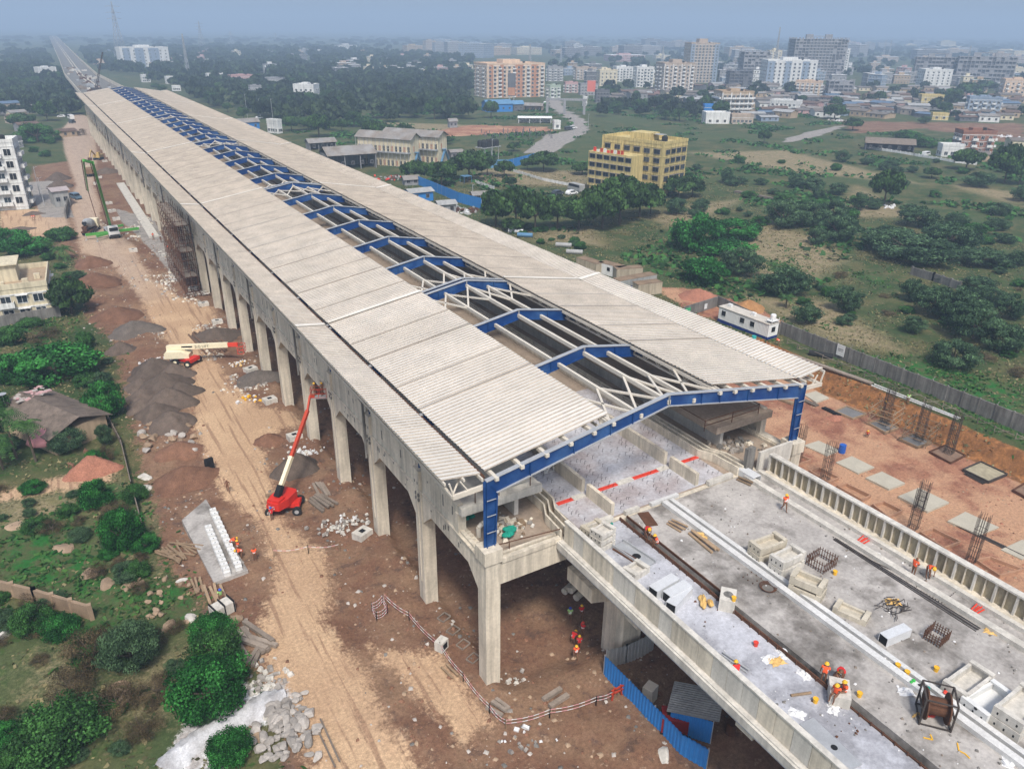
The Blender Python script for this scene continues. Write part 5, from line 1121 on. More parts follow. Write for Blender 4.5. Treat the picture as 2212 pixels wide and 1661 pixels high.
# weathered containers behind the roof
cream_cont = M('faded cream container', (.42,.36,.27), .8, .2, .6, streak=.3); rust_top = M('rusted container roof', (.22,.155,.10), .9, .3, .5, fine=.25)
def container(pa, pb, label, mat, w=2.44, h=2.6, sign=None):
    pa, pb = Vector(pa), Vector(pb); L_ = (pb-pa).length; rz = math.atan2(pb.y-pa.y, pb.x-pa.x); c_ = (pa+pb)/2
    o = thing('shipping_container', label, 'container', (c_.x-math.sin(rz)*w/2,c_.y+math.cos(rz)*w/2,0), rz, 'old containers behind the station roof')
    mb = MB(); mb.box(-L_/2+.04,L_/2-.04,-w/2+.04,w/2-.04,.1,h-.04); mb.corr((-L_/2,-w/2,.1),(L_/2,-w/2,.1),(0,0,h-.15),.28,.05); mb.corr((L_/2,-w/2,.1),(L_/2,w/2,.1),(0,0,h-.15),.28,.05); mb.build('wall', mat, o)
    MB().box(-L_/2-.03,L_/2+.03,-w/2-.03,w/2+.03,h-.06,h).build('roof', rust_top, o); return o, L_
container(T(1,1,1520,80), T(1,1,1650,125), 'cream container at the back left of the container row', cream_cont)
o, L_ = container(T(1,1,1660,110), T(1,1,1800,150), 'white container cabin with a small square window', white_paint); MB().box(-.4,.4,-1.32,-1.28,1.2,2.0).build('window', dark, o)
container(T(1,1,1780,160), T(1,1,1950,150), 'container with a rusty roof behind the white container cabin', cream_cont)
o, L_ = container(T(1,1,1800,240), T(1,1,2040,195), 'long grey container with blue and red lettering', M('grey container', (.33,.34,.33), .8, .2, .6, streak=.3))
MB().box(-L_*.05-1.4,-L_*.05+.1,-1.30,-1.27,.25,1.15).build('lettering_panel', M('navy paint',(.01,.03,.16),.5,.1,1), o); text('P&O', .75, white_paint, o, (-L_*.05-.65,-1.32,.7), (R(90),0,0)); text('Nedlloyd', .75, haz_red, o, (L_*.05+1.1,-1.3,.8), (R(90),0,0))
container(T(1,1,1920,265), T(1,1,2075,245), 'short cream container at the front right of the container row', cream_cont)

# ---------------------------------------------------------------- buildings
wm = lambda n, c, **k: M(n, c, .85, k.pop('var', .12), .25, fine=.08, streak=k.pop('streak', .25), **k)
W = dict(white=wm('white render', (.66,.66,.64)), cream=wm('cream render', (.60,.53,.38)), yellow=wm('yellow render', (.56,.45,.20), streak=.4), peach=wm('peach render', (.62,.46,.33)), terra=wm('terracotta render', (.46,.22,.12)), grey=wm('grey render', (.27,.27,.28)), dgrey=wm('dark grey render', (.13,.13,.14)), beige=wm('beige render', (.42,.34,.27)), pink=wm('pink render', (.48,.30,.29)), blue=blue_sheet, green=wm('pale green render', (.38,.45,.36)), brick=wm('raw brick', (.27,.13,.09)), bluegrey=wm('blue grey render', (.24,.30,.38)), tan=wm('tan render', (.40,.30,.20)))
WIN = {}
def win_mesh(w, h, kind='plain', frame='white'):
    k = (round(w,2), round(h,2), kind, frame)
    if k not in WIN:
        mb = MB(); f = .09
        mb.box(-w/2,w/2,-.03,.05,0,h,0)
        for x0, x1, z0, z1 in ((-w/2-f,-w/2,-f,h+f),(w/2,w/2+f,-f,h+f),(-w/2,w/2,-f,0),(-w/2,w/2,h,h+f),(-.03,.03,0,h)): mb.box(x0,x1,-.10,.05,z0,z1,1)
        if kind == 'shade': mb.box(-w/2-.25,w/2+.25,-.6,.02,h+f,h+f+.12,2)
        if kind == 'balcony': mb.box(-w/2-.5,w/2+.5,-1.2,.02,-.5,-.35,2); mb.box(-w/2-.5,w/2+.5,-1.2,-1.1,-.35,.55,2); mb.box(-w/2-.5,-w/2-.4,-1.1,.02,-.35,.55,2); mb.box(w/2+.4,w/2+.5,-1.1,.02,-.35,.55,2)
        WIN[k] = mb.mesh('window', [glass if kind != 'hole' else dark, W[frame], W[frame]])
    return WIN[k]
def windows(root, w, d, floors, fh, z0, nf, ns, ww=1.3, wh=1.4, kinds=('shade',), frame='white', skip=0.0, seed=1, inset=0.0):
    r_ = random.Random(seed); lst = []
    for f in range(floors):
        for i in range(nf): lst.append((((i+.5)/nf-.5)*(w-1), -d/2-inset, z0+f*fh+.85, 0, i, f))
        for i in range(ns):
            lst.append((w/2+inset, ((i+.5)/ns-.5)*(d-1), z0+f*fh+.85, R(90), i+1, f)); lst.append((-w/2-inset, ((i+.5)/ns-.5)*(d-1), z0+f*fh+.85, R(-90), i+1, f))
    lst = [l for l in lst if r_.random() >= skip]
    for n, (x, y, z, rz, i, f) in enumerate(lst[:100]): link('window', win_mesh(ww, wh, kinds[i % len(kinds)], frame), root, (x,y,z), rz)
    if len(lst) > 100:
        mb = MB()
        for x, y, z, rz, i, f in lst[100:]:
            c_, s_ = math.cos(rz), math.sin(rz); me_ = win_mesh(ww, wh, kinds[i % len(kinds)], frame); base = len(mb.v)
            mb.v += [(x+v.co.x*c_-v.co.y*s_, y+v.co.x*s_+v.co.y*c_, z+v.co.z) for v in me_.vertices]
            for p in me_.polygons: mb.f.append(tuple(base+q for q in p.vertices)); mb.m.append(p.material_index)
        struct(mb.build('windows', [glass, W[frame], W[frame]], root), 'stuff')
def place(c, r, xl, xr, yt, yb, ratio, rot, dist=None):
    xm = (xl+xr)/2; P = T(c,r,xm,yb) if dist is None else at_dist(tile_d(c,r,xm,yb)[0], dist)
    m = px_m(P); app = (xr-xl)/1.6458/1.8228*m; a = abs(rot); w = app/(math.cos(a)+ratio*math.sin(a)); d = ratio*w
    h = height_to((P[0],P[1],0), tile_d(c,r,xm,yt)[1]); v = P[:2]-CAM[:2]; v = v/np.linalg.norm(v)
    ctr = P[:2]+v*(d*math.cos(a)+w*math.sin(a))*.5; az = math.atan2(v[1], v[0])-R(90)
    return ctr, w, d, h, az+rot
def block(label, c, r, xl, xr, yt, yb, floors, wall='white', ratio=.6, rot=.35, nf=6, ns=4, kinds=('shade',), cat='apartment block', name='apartment_block', frame='white', ww=1.4, wh=1.4, bands=None, tower=True, group=None, dist=None, skip=0, podium=None, trim=None, same=False):
    ctr, w, d, h, rz = place(c,r,xl,xr,yt,yb,ratio,rot,dist); o = thing(name, label, cat, (ctr[0],ctr[1],0), rz, group, same)
    th = h*.1 if tower else .0; hb = h-th; pz = podium or 0; fh = (hb-1-pz)/max(1,floors)
    mb = MB(); mb.box(-w/2,w/2,-d/2,d/2,-.5,hb); mb.build('wall', W[wall], o)
    mb = MB()
    for f in range(floors+1): mb.box(-w/2-.12,w/2+.12,-d/2-.12,d/2+.12,pz+f*fh-.12,pz+f*fh+.1)
    if trim:
        for i in range(nf+1):
            if i % 2 == 0: x = (i/nf-.5)*(w-.6); mb.box(x-.3,x+.3,-d/2-.25,-d/2,0,hb)
    mb.build('trim', W[trim or frame], o)
    mb = MB()
    for a in ((-w/2-.1,w/2+.1,-d/2-.1,-d/2+.12),(-w/2-.1,w/2+.1,d/2-.12,d/2+.1),(-w/2-.1,-w/2+.12,-d/2+.12,d/2-.12),(w/2-.12,w/2+.1,-d/2+.12,d/2-.12)): mb.box(*a,hb+.003,hb+1.0)
    mb.build('parapet', W[wall], o)
    if tower: MB().box(-w*.16,w*.14,-d*.2,d*.25,hb+.002,h+.6).build('stair_tower', W[wall], o); mb = MB(); mb.ring((w*.28,d*.1,hb),[(1.0,0),(1.0,1.4),(.6,1.7)],10); mb.build('water_tank', black_rubber, o)
    if bands:
        mb = MB()
        for (fx0, fx1) in bands[1]: mb.box(fx0*w,fx1*w,-d/2-.2,-d/2-.002,pz,hb-.3)
        mb.build('facade_band', W[bands[0]], o)
    windows(o, w, d, floors, fh, pz, nf, ns, min(ww, w/nf*.55), min(wh, fh*.55), kinds, frame, skip, int(xl+yb), .2 if bands or trim else 0)
    return o, w, d, h
def skeleton(label, c, r, xl, xr, yt, yb, floors, mat=None, ratio=.6, rot=.35, infill='grey', bars=True, dist=None, top=True, front_wall=None):
    mat = mat or W['grey']; ctr, w, d, h, rz = place(c,r,xl,xr,yt,yb,ratio,rot,dist); o = thing('unfinished_tower', label, 'unfinished tower', (ctr[0],ctr[1],0), rz)
    hb = h*.9; fh = hb/floors; mb = MB(); nx_, ny_ = max(3,int(w/3.6)), max(2,int(d/3.6))
    for f in range(1, floors+1): mb.box(-w/2,w/2,-d/2,d/2,f*fh-.3,f*fh)
    mb.build('floor_slabs', mat, o); mb = MB()
    for i in range(nx_+1):
        x = (i/nx_-.5)*(w-.5)
        for y in (-d/2+.2, d/2-.2): mb.box(x-.3,x+.3,y-.25,y+.25,-.5,hb+(1.5 if bars else 0))
    for i in range(1, ny_):
        y = (i/ny_-.5)*d
        for x in (-w/2+.25, w/2-.25): mb.box(x-.25,x+.25,y-.3,y+.3,-.5,hb+(1.5 if bars else 0))
    mb.build('columns', mat, o)
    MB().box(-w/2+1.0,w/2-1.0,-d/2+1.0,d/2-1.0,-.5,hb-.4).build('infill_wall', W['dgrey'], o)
    mb = MB(); r_ = random.Random(floors)
    for f in range(floors):
        for i in range(nx_):
            x = ((i+.5)/nx_-.5)*(w-.5); u = r_.random()
            hh = fh*(.35 if u < .6 else .9 if u < .8 else 0)
            if front_wall and abs(x) < w*front_wall: mb.box(x-.95,x-.5,-d/2+.05,-d/2+.2,f*fh,f*fh+fh-.3); hh = fh*.4
            if hh: mb.box(x-w/nx_*.42,x+w/nx_*.42,-d/2+.1,-d/2+.25,f*fh+.01,f*fh+hh-.02)
        for i in range(ny_):
            y = ((i+.5)/ny_-.5)*d
            if r_.random() < .7: mb.box(w/2-.25,w/2-.1,y-1.3,y+1.3,f*fh+.01,f*fh+fh*.4); mb.box(-w/2+.1,-w/2+.25,y-1.3,y+1.3,f*fh+.01,f*fh+fh*.4)
    mb.build('infill_panels', W[infill], o)
    if top: mb = MB(); mb.box(-w*.25,-w*.12,-2,2,hb,h); mb.box(w*.12,w*.25,-2,2,hb,h); mb.box(-w*.25,w*.25,-2,-1.4,hb+fh*.8,hb+fh*1.0); mb.build('roof_rooms', mat, o)
    return o
# white unfinished apartment block at the left edge
block('white unfinished apartment block with open balconies at the left edge', 0,0,-170,205,885,1372, 5, 'white', .55, -.2, 5, 4, ('balcony','hole','balcony'), ww=1.9, wh=1.8, tower=True, podium=1.0)
ch_, chw, chd, chh = block('cream two storey house with a flat terrace roof on the left', 0,1,-160,385,225,430, 2, 'cream', 1.0, -.12, 5, 3, ('shade','plain','balcony'), 'house', 'house', 'white', 1.7, 1.5, tower=False)
mb = MB(); mb.box(-chw*.12,chw*.16,-chd*.12,chd*.3,chh+.01,chh+3.2); mb.box(-chw*.15,chw*.19,-chd*.16,chd*.34,chh+3.2,chh+3.4); mb.build('roof_room', W['cream'], ch_); mb = MB(); mb.box(-chw/2+.2,chw/2-.2,-chd/2+.2,chd/2-.2,chh+.004,chh+.03); mb.build('terrace', W['tan'], ch_)
mb = MB(); [mb.obox((chw*a,-chd*b,chh+.5),(1.0,.8,1.0)) for a, b in ((.25,.3),(.38,.1),(-.02,.35))]; mb.build('roof_vents', W['cream'], ch_)
block('white hotel block with dark glazed bays left of the tall pylon', 0,0,738,1052,298,398, 6, 'white', .35, .25, 9, 2, ('plain',), bands=('bluegrey',[(-.45,-.3),(-.2,-.02),(.08,.3)]), dist=1120)
for a in ((248,375,435,532,3,'white','three storey white house left of the far viaduct',.7,.3),(918,976,488,536,2,'white','white cube house beyond the station roof end',.8,.2),(1075,1128,503,546,1,'white','small white temple like house right of the roof end',.8,.3),(1343,1470,478,546,2,'white','white house with a dark bay among trees right of roof end',.5,.2),(1488,1642,488,556,2,'pink','pale pink house next to the white house among trees',.5,.3),(1708,1862,508,572,2,'grey','grey two storey house among trees',.6,-.3),(1912,2078,545,672,3,'white','white modern house with stepped terraces among trees',.7,-.4),(968,1062,410,446,1,'beige','beige low house in the far woods',.6,.2),(608,686,390,421,1,'peach','peach low house in the far woods',.6,.2),(1118,1172,565,592,1,'white','white flat hut beside the station roof',.7,.1),(1738,1832,790,868,1,'white','white low building by the lane right of the roof',.4,-.8),(1940,2042,695,746,1,'grey','grey low house below the white modern house',.6,.3),(1620,1700,555,640,2,'grey','tall grey house behind the white modern house',.8,.2),(60,150,905,960,1,'dgrey','dark shed behind the white apartment block',.8,.2)):
    block(a[6],0,0,a[0],a[1],a[2],a[3],a[4],a[5],a[7],a[8],4,3,('shade','plain'),'house','house','white',1.3,1.3,tower=a[4]>1)
orange, OW, OD, OH = block('peach apartment block of eight storeys with terracotta bands', 1,0,853,1322,398,640, 8, 'peach', .55, .42, 12, 7, ('plain','shade','balcony'), frame='white', ww=1.8, wh=1.7, bands=('terra',[(-.46,-.40),(-.28,-.22),(-.02,.12),(.26,.38)]))
o = thing('billboard', 'dark upright billboard in front of the peach apartment block', 'billboard', tuple(T(1,0,1103,652)), R(-30)); mb = MB(); mb.box(-3,3,-.3,.3,3,19); mb.build('panel', W['dgrey'], o); MB().box(-2.7,2.7,-.36,-.302,3.5,9).build('poster', W['terra'], o); mb = MB(); mb.box(-2,-1.5,-.2,.2,0,3); mb.box(1.5,2,-.2,.2,0,3); mb.build('leg', grey_steel, o)
o = thing('billboard', 'salmon red billboard on posts among the houses behind the road', 'billboard', tuple(T(1,0,1617,640)), R(-35)); mb = MB(); mb.box(-3.2,3.2,-.3,.3,5,13); mb.build('panel', M('salmon panel',(.6,.16,.12),.6,.1,.5), o); mb = MB(); mb.box(-2.4,-2,-.2,.2,0,5); mb.box(2,2.4,-.2,.2,0,5); mb.build('leg', grey_steel, o)
# yellow block built with its lower front wing
yb, YW, YD, YH = block('yellow weathered apartment block with stepped roof and stair tower', 1,0,1660,2215,900,1275, 5, 'yellow', .55, -.6, 6, 4, ('shade','plain','shade'), trim='yellow', frame='dgrey', ww=2.1, wh=1.3, podium=1.5)
mb = MB(); mb.box(-YW/2-.6,YW*.2,-YD/2-6.5,-YD/2-.02,1.6,YH*.70); mb.build('front_wing', W['yellow'], yb)
mb = MB()
for x in np.linspace(-YW/2+.4, YW*.19, 4): mb.box(x-.25,x+.25,-YD/2-6.3,-YD/2-5.9,-.3,1.6)
mb.build('stilts', W['yellow'], yb)
for f in range(4):
    for i in range(6): link('window', win_mesh(2.0,1.25,'shade','dgrey'), yb, (-YW/2+1.2+i*(YW*.7-1.5)/5.4,-YD/2-6.52,2.6+f*(YH*.70-2)/4), 0)
mb = MB(); rq = random.Random(2)
for i in range(9): mb.box(-YW/2+1+i*1.4,-YW/2+1.9+i*1.4,-YD/2-6,-YD/2-5.6,YH*.70+.02,YH*.70+rq.uniform(.6,1.4),rq.randrange(3))
mb.build('washing', [haz_red, plastic_white, orange_red], yb)
mb = MB(); mb.obox((-3,1,YH*.93+1.6),(5,3.5,.1),.2); mb.obox((5,1,YH*.93+1.5),(4,3,.1),-.1); mb.build('sheet_roof', grey_sheet, yb)
B_ = lambda *a, **k: block(*a, **k)
B_('beige eight storey apartment block left of the tallest towers', 1,0,2022,2275,395,618, 8, 'beige', .7, .4, 7, 5, ('balcony','plain'), trim='white')
B_('white apartment block, taller of a pair left of the beige block', 1,0,1882,2018,428,570, 6, 'white', .8, .3, 5, 3, ('balcony','shade'))
B_('white apartment block, lower of a pair left of the beige block', 1,0,1752,1885,430,532, 5, 'white', .8, .3, 5, 3, ('balcony','shade'))
B_('grey stained flats behind the peach apartment block', 1,0,1325,1435,428,530, 5, 'grey', .7, .2, 5, 3, ('balcony','hole'))
B_('grey cream flats with rooftop rooms right of the peach block', 1,0,1500,1650,436,520, 4, 'beige', .6, .25, 6, 3, ('balcony','hole'))
B_('cream house with rooftop room right of the grey cream flats', 1,0,1655,1785,450,560, 4, 'cream', .6, .25, 4, 3, ('plain',))
B_('white and green villa right of the peach block', 1,0,1322,1420,553,640, 3, 'green', .8, .5, 3, 3, ('balcony','plain'), 'house', 'house')
B_('pink four storey house behind the concrete road', 1,0,1440,1532,534,604, 3, 'pink', .7, .2, 4, 3, ('balcony','plain'), 'house', 'house')
B_('dull pink row house beside the pink house', 1,0,1535,1660,545,620, 3, 'grey', .6, .2, 5, 3, ('hole',), 'house', 'house')
B_('dark stone building below the salmon billboard', 1,0,1640,1735,585,668, 3, 'dgrey', .6, .2, 4, 3, ('hole',), 'house', 'house', frame='grey')
B_('small white two storey shop by the road trees', 1,0,1560,1592,628,690, 2, 'white', .8, .3, 2, 2, ('plain',), 'house', 'house')
B_('tall beige apartment tower with dark side, first tower from the left', 2,0,-10,212,258,540, 13, 'beige', .7, .35, 8, 5, ('plain',), bands=('bluegrey',[(-.5,-.36),(.34,.5)]), ww=1.8, wh=1.6)
skeleton('grey unfinished concrete frame with bars on top, left of tallest tower', 2,0,348,545,318,530, 9, W['grey'], .7, .3, top=False)
skeleton('tallest unfinished grey tower with two rooftop rooms', 2,0,655,1022,225,525, 14, W['grey'], .5, .3, front_wall=.2)
B_('slim white and grey apartment tower right of the tallest tower', 2,0,1000,1108,302,505, 11, 'white', .9, .4, 4, 4, ('balcony','plain'), dist=1080)
B_('slim cream tower peeping out left of the tallest tower', 2,0,570,665,318,470, 9, 'cream', .9, .3, 4, 3, ('balcony','plain'), dist=1120)
B_('pale blue and white apartment block in front of tallest tower', 2,0,490,842,380,572, 7, 'white', .5, .3, 10, 5, ('plain',), bands=('bluegrey',[(-.5,-.35),(-.15,-.02),(.2,.34)]), ww=1.7, wh=1.5)
skeleton('dark low unfinished frame before the pale blue block', 2,0,272,442,450,582, 6, W['dgrey'], .7, .25, 'dgrey', top=False)
B_('cream corner hotel with white columns and orange roof room', 2,0,185,442,588,752, 4, 'tan', .7, .4, 7, 5, ('balcony',), trim='white', ww=2.2, wh=1.7)
B_('orange cream flats with long balconies in the settlement', 2,0,722,892,524,625, 4, 'peach', .5, -.2, 5, 3, ('balcony',))
skeleton('grey unfinished house frame right of the orange cream flats', 2,0,918,1092,518,628, 4, W['grey'], .6, .25, 'grey', top=False)
B_('white villa with columns in the settlement', 2,0,562,762,655,730, 2, 'white', .6, -.3, 6, 3, ('hole','balcony'), 'house', 'house')
B_('white six storey block with small square windows before dark slab block', 2,0,1510,1716,445,575, 6, 'white', .6, .45, 5, 4, ('plain',), ww=1.5, wh=1.2)
skeleton('long dark grey unfinished slab block, right half', 2,0,1760,2100,350,560, 7, W['grey'], .3, .15, 'grey', bars=False)
skeleton('long dark grey unfinished slab block, left half', 2,0,1488,1765,355,545, 7, W['grey'], .3, .15, 'grey', bars=False)
B_('peach four storey flats at the right edge', 2,0,2045,2230,510,640, 4, 'peach', .6, .3, 5, 3, ('balcony','hole'))
B_('pale cream low block above the peach flats at right', 2,0,2080,2230,440,500, 2, 'cream', .5, .2, 5, 2, ('plain',))
B_('yellow cube house with dark doorway in the settlement', 2,0,1520,1672,625,690, 2, 'yellow', .6, .3, 3, 2, ('hole',), 'house', 'house', tower=False)
B_('small pair of yellow cabins on bare ground', 2,0,1604,1712,745,782, 1, 'yellow', .5, .3, 2, 1, ('hole',), 'house', 'house', tower=False)
B_('brick and white three storey house at the field edge', 2,0,1742,1982,848,1005, 3, 'brick', .6, .45, 4, 4, ('hole','balcony'), 'house', 'house')
B_('white garage with grey roof at the field track', 2,0,1645,1802,952,1022, 1, 'white', .6, .4, 3, 2, ('plain',), 'house', 'house', tower=False)
B_('blue box cabin on the roof of white sheds by the field', 2,0,125,246,690,750, 1, 'blue', .6, .2, 3, 2, ('plain',), 'cabin', 'cabin', tower=False)
B_('white low sheds below the blue box cabin', 2,0,120,298,742,806, 1, 'white', .6, .3, 3, 2, ('hole',), 'shed', 'shed', tower=False)
B_('beige flat roofed shed with small windows by the field', 2,0,300,452,755,806, 1, 'beige', .6, .2, 5, 2, ('plain',), 'shed', 'shed', tower=False)
B_('teal grey row of flats by the settlement trees', 2,0,1828,2032,628,745, 3, 'bluegrey', .5, .2, 7, 2, ('hole','balcony'))
B_('white and grey cube beside the concrete road', 1,0,1368,1420,795,840, 1, 'white', .9, .3, 1, 1, ('plain',), 'cabin', 'cabin', tower=False)
# sheds with sheet roofs
def shed(label, c, r, xl, xr, yt, yb, wall, roof, ratio=.6, rot=.3, rise=.25, open_front=False, name='shed', cat='shed', eave=.5, same=False, group=None, parts=True):
    ctr, w, d, h, rz = place(c,r,xl,xr,yt,yb,ratio,rot); return shed_at(label, ctr, w, d, h, rz, wall, roof, rise, open_front, name, cat, eave, same, group, parts)
def shed_at(label, ctr, w, d, h, rz, wall, roof, rise=.25, open_front=False, name='shed', cat='shed', eave=.5, same=False, group=None, parts=True):
    o = thing(name, label, cat, (ctr[0],ctr[1],0), rz, group, same); he = h*(1-rise); mb = MB()
    if open_front:
        mb.box(-w/2,w/2,d/2-.15,d/2,-.3,he); mb.box(-w/2,-w/2+.15,-d/2,d/2-.16,-.3,he); mb.box(w/2-.15,w/2,-d/2,d/2-.16,-.3,he)
        for i in range(4): x = (i/3-.5)*(w-.4); mb.box(x-.15,x+.15,-d/2,-d/2+.3,-.3,he)
    else: mb.ext([(-w/2,-d/2,-.3),(-w/2,d/2,-.3),(-w/2,d/2,he),(-w/2,0,h-.05),(-w/2,-d/2,he)], (w,0,0))
    mb.build('wall', wall, o); mb = MB(); e = eave; k = (h-he)/(d/2)
    for s in (-1, 1): mb.ext([(-w/2-e,s*(d/2+e),he-k*e),(-w/2-e,0,h),(-w/2-e,0,h+.1),(-w/2-e,s*(d/2+e),he-k*e+.1)], (w+2*e,0,0))
    mb.build('roof', roof, o)
    if parts:
        n = max(2,int(w/3.5))
        for i in range(n): link('window', win_mesh(1.0,1.1,'hole','grey'), o, (((i+.5)/n-.5)*w,-d/2-.02,max(.9,he*.35)), 0)
    return o
def camp(label, c, r, xl, xr, yt, yb):
    ctr, w, d, h, rz = place(c,r,xl,xr,yt,yb,.28,-.55); o = shed_at(label, ctr, w, d, h, rz, W['cream'], roof_grey, .14, False, 'workers_barracks', 'barracks', .9, parts=False); he = h*.86
    mb = MB(); mb.box(-w/2,w/2,-d/2-1.6,-d/2-.02,he*.48,he*.52)
    for i in range(14): x = (i/13-.5)*(w-.3); mb.box(x-.06,x+.06,-d/2-1.6,-d/2-1.48,-.3,he*.95)
    for z in (.62,.72): mb.box(-w/2,w/2,-d/2-1.58,-d/2-1.52,he*z,he*z+.08)
    mb.build('gallery', grey_steel, o)
    for f in range(2):
        for i in range(13):
            mb = MB(); mb.box(-.45,.45,-.06,.02,0,2.0); dd = mb.build('door', dark if (i+f) % 3 else W['terra'], o, (((i+.5)/13-.5)*w,-d/2-.02,f*he*.5+.15))
    mb = MB()
    for k_ in (0,1):
        y0, y1 = (-d*.45, 0.2) if k_ == 0 else (d*.45, 0.2); mb.bar((w/2+1.0,y0,.1),(w/2+1.0,y1,he*.5),.9,.25); mb.bar((w/2+1.5,y0,1.0),(w/2+1.5,y1,he*.5+1),.06); 
    mb.box(w/2+.02,w/2+1.6,-.8,1.0,he*.5-.1,he*.5); mb.build('stairs', blue_faded, o); MB().box(w/2+.02,w/2+.06,-1.2,-.4,he*.52,he*.52+2).build('door', W['terra'], o)
    return o
camp('front two storey cream workers barracks with grey roof', 1,0,112,512,872,1090); camp('rear two storey cream workers barracks with grey roof', 1,0,275,690,858,1062)
shed('open fronted grey shed with brown roof left of barracks', 1,0,-130,232,965,1108, W['grey'], roof_grey, .6, .3, .3, True)
shed('grey sheet roof on posts behind the open fronted shed', 0,0,1985,2180,905,975, W['grey'], roof_grey, .5, .3, .3, True)
shed('blue sheet workshop below the peach apartment block', 1,0,908,1112,655,730, blue_sheet, blue_faded, .7, .35, .3)
shed('darker blue annexe right of the blue workshop', 1,0,1100,1180,655,722, W['dgrey'], blue_faded, .8, .3, .3)
shed('low grey tin roof beside the road near the gate', 1,0,1182,1312,672,722, W['tan'], roof_grey, .5, -.2, .3, True)
shed('blue shed with grey roof by the lane right of station', 0,0,1512,1682,775,842, blue_sheet, roof_grey, .5, .3, .3)
shed('long grey roofed shed at the far left edge', 0,0,-40,132,700,745, W['grey'], roof_grey, .5, .2, .35); shed('grey low sheds left of the far haul road', 0,0,175,362,682,732, W['grey'], roof_grey, .4, .2, .35)
shed('small grey roofed store behind the blue fence', 1,0,395,505,1145,1205, W['grey'], roof_grey, .6, .3, .3); shed('blue and white store with grey roof near the blue fence', 1,0,410,598,1235,1312, blue_sheet, grey_sheet, .7, .4, .2)
shed('brown tin hut beside the blue fence end', 1,0,835,985,1250,1310, W['terra'], roof_grey, .6, .3, .25, True); shed('light grey ruin with patched roof near station roof', 1,0,610,745,1310,1390, W['grey'], grey_sheet, .8, .3, .2)
shed('row of small shops with white and yellow awnings', 1,0,1145,1360,758,800, W['white'], white_paint, .25, .05, .2, True); shed('small stone hut in front of the woods', 1,0,690,752,772,830, W['grey'], roof_grey, .8, .3, .25)
shed('small grey shed beside the dark blue grey jeep', 0,0,345,455,1225,1340, grey_sheet, M('lilac sheet roof',(.36,.31,.31),.7,.2,.5), 1.3, .2, .12); shed('timber store covered with piled logs in the field', 2,0,1180,1480,905,985, W['dgrey'], wood_grey, .4, .1, .35, True)
shed('flat grey roofed house under the barracks end', 1,0,690,790,975,1035, W['grey'], roof_grey, .7, .4, .2)
# old hut with a sagging sheet roof on the left
hp = G(0,1,420,1180); hut = thing('old_hut', 'old hut with sagging grey sheet roof and pink tarpaulin', 'hut', (hp[0]-1,hp[1]+3,0), R(28))
mb = MB(); mb.box(-3.6,3.6,-6.5,6.5,-.3,2.7); mb.build('wall', W['tan'], hut)
hr = random.Random(6); mb = MB()
for s in (-1, 1):
    for i in range(5):
        y0 = -7+i*2.8; dz = hr.uniform(-.08,.08); mb.ext([(s*4.3,y0,2.5+dz),(0,y0,4.0+dz),(0,y0,4.07+dz),(s*4.3,y0,2.57+dz)], (0,2.85,0))
mb.build('roof', M('brown sheet roof', (.16,.125,.10), .9, .35, .5, .2, fine=.3, streak=.3), hut)
mb = MB(); [mb.obox((hr.uniform(-1.5,2.8),hr.uniform(4,7),3.75+hr.random()*.2),(hr.uniform(.3,1.2),hr.uniform(.2,.7),.1),hr.random()*3,hr.randrange(2)) for i in range(40)]; mb.build('roof_ballast', [rock, W['pink']], hut)
mb = MB(); mb.ring((-3.4,-4.2,1.5),[(2.2,0),(1.9,.6),(1.1,1.3),(.3,1.6)],9); mb.build('tarpaulin', pink_cloth, hut, smooth=True)
mb = MB(); mb.cyl((-2.5,6,3.5),(-2.5,6,5.0),.04,n=6); mb.ring((-2.5,6,4.7),[(.1,0),(.5,.25),(.55,.3)],12); mb.build('dish_aerial', grey_steel, hut)
# blue sheet fences, gate, tanks, masts
def fence(label, pts, h, mat, zs=0, name='sheet_fence', cat='fence', posts=True, pitch=.35):
    o = thing(name, label, cat, tuple(pts[0])); p0 = np.array(pts[0]); mb = MB(); mp = MB()
    for a, b in zip(pts[:-1], pts[1:]):
        a, b = np.array(a)-p0, np.array(b)-p0; mb.corr(a-[0,0,.3], b-[0,0,.3], (0,0,h+.3), pitch, .05); mb.corr(a+[.07,.07,-.3], b+[.07,.07,-.3], (0,0,h+.3), pitch, .05); n = max(1,int(np.linalg.norm(b-a)/3))
        for i in range(n+1): q = a+(b-a)*i/n; mp.bar(q+[.05,.05,-.3], q+[.05,.05,h+.1], .1)
        mp.bar(a+[.1,.1,h*.8], b+[.1,.1,h*.8], .07); mp.bar(a+[.1,.1,h*.25], b+[.1,.1,h*.25], .07)
    mb.build('sheeting', mat, o); mp.build('posts', grey_steel, o); return o
fence('tall bright blue sheet fence below the viaduct', [G(1,2,1700,1045),G(1,2,2200,1565),G(2,2,150,1661)], 2.0, blue_sheet)
fence('grey sheet fence running from the pier to the blue fence', [G(1,2,1712,1010),G(1,2,1840,975),G(1,2,2015,890)], 2.0, grey_sheet)
fence('long blue sheet fence right of the station behind the roof', [T(1,0,500,1200),T(1,0,600,1240),T(1,0,760,1310),T(1,0,908,1350)], 3.0, blue_sheet, pitch=1)
fence('pale blue sheet fence at the barracks, left length', [T(1,0,945,1090),T(1,0,1085,1090)], 3.2, blue_faded, pitch=1); fence('blue sheet fence at the barracks, right length', [T(1,0,1085,1090),T(1,0,1258,1045)], 3.2, blue_sheet, pitch=1)
o = thing('road_gate', 'grey concrete portal gate across the road', 'gate', tuple(T(1,0,1455,742)), R(-35)); mb = MB(); mb.box(-13,13,-.8,.8,8.2,9.4); mb.build('beam', W['grey'], o)
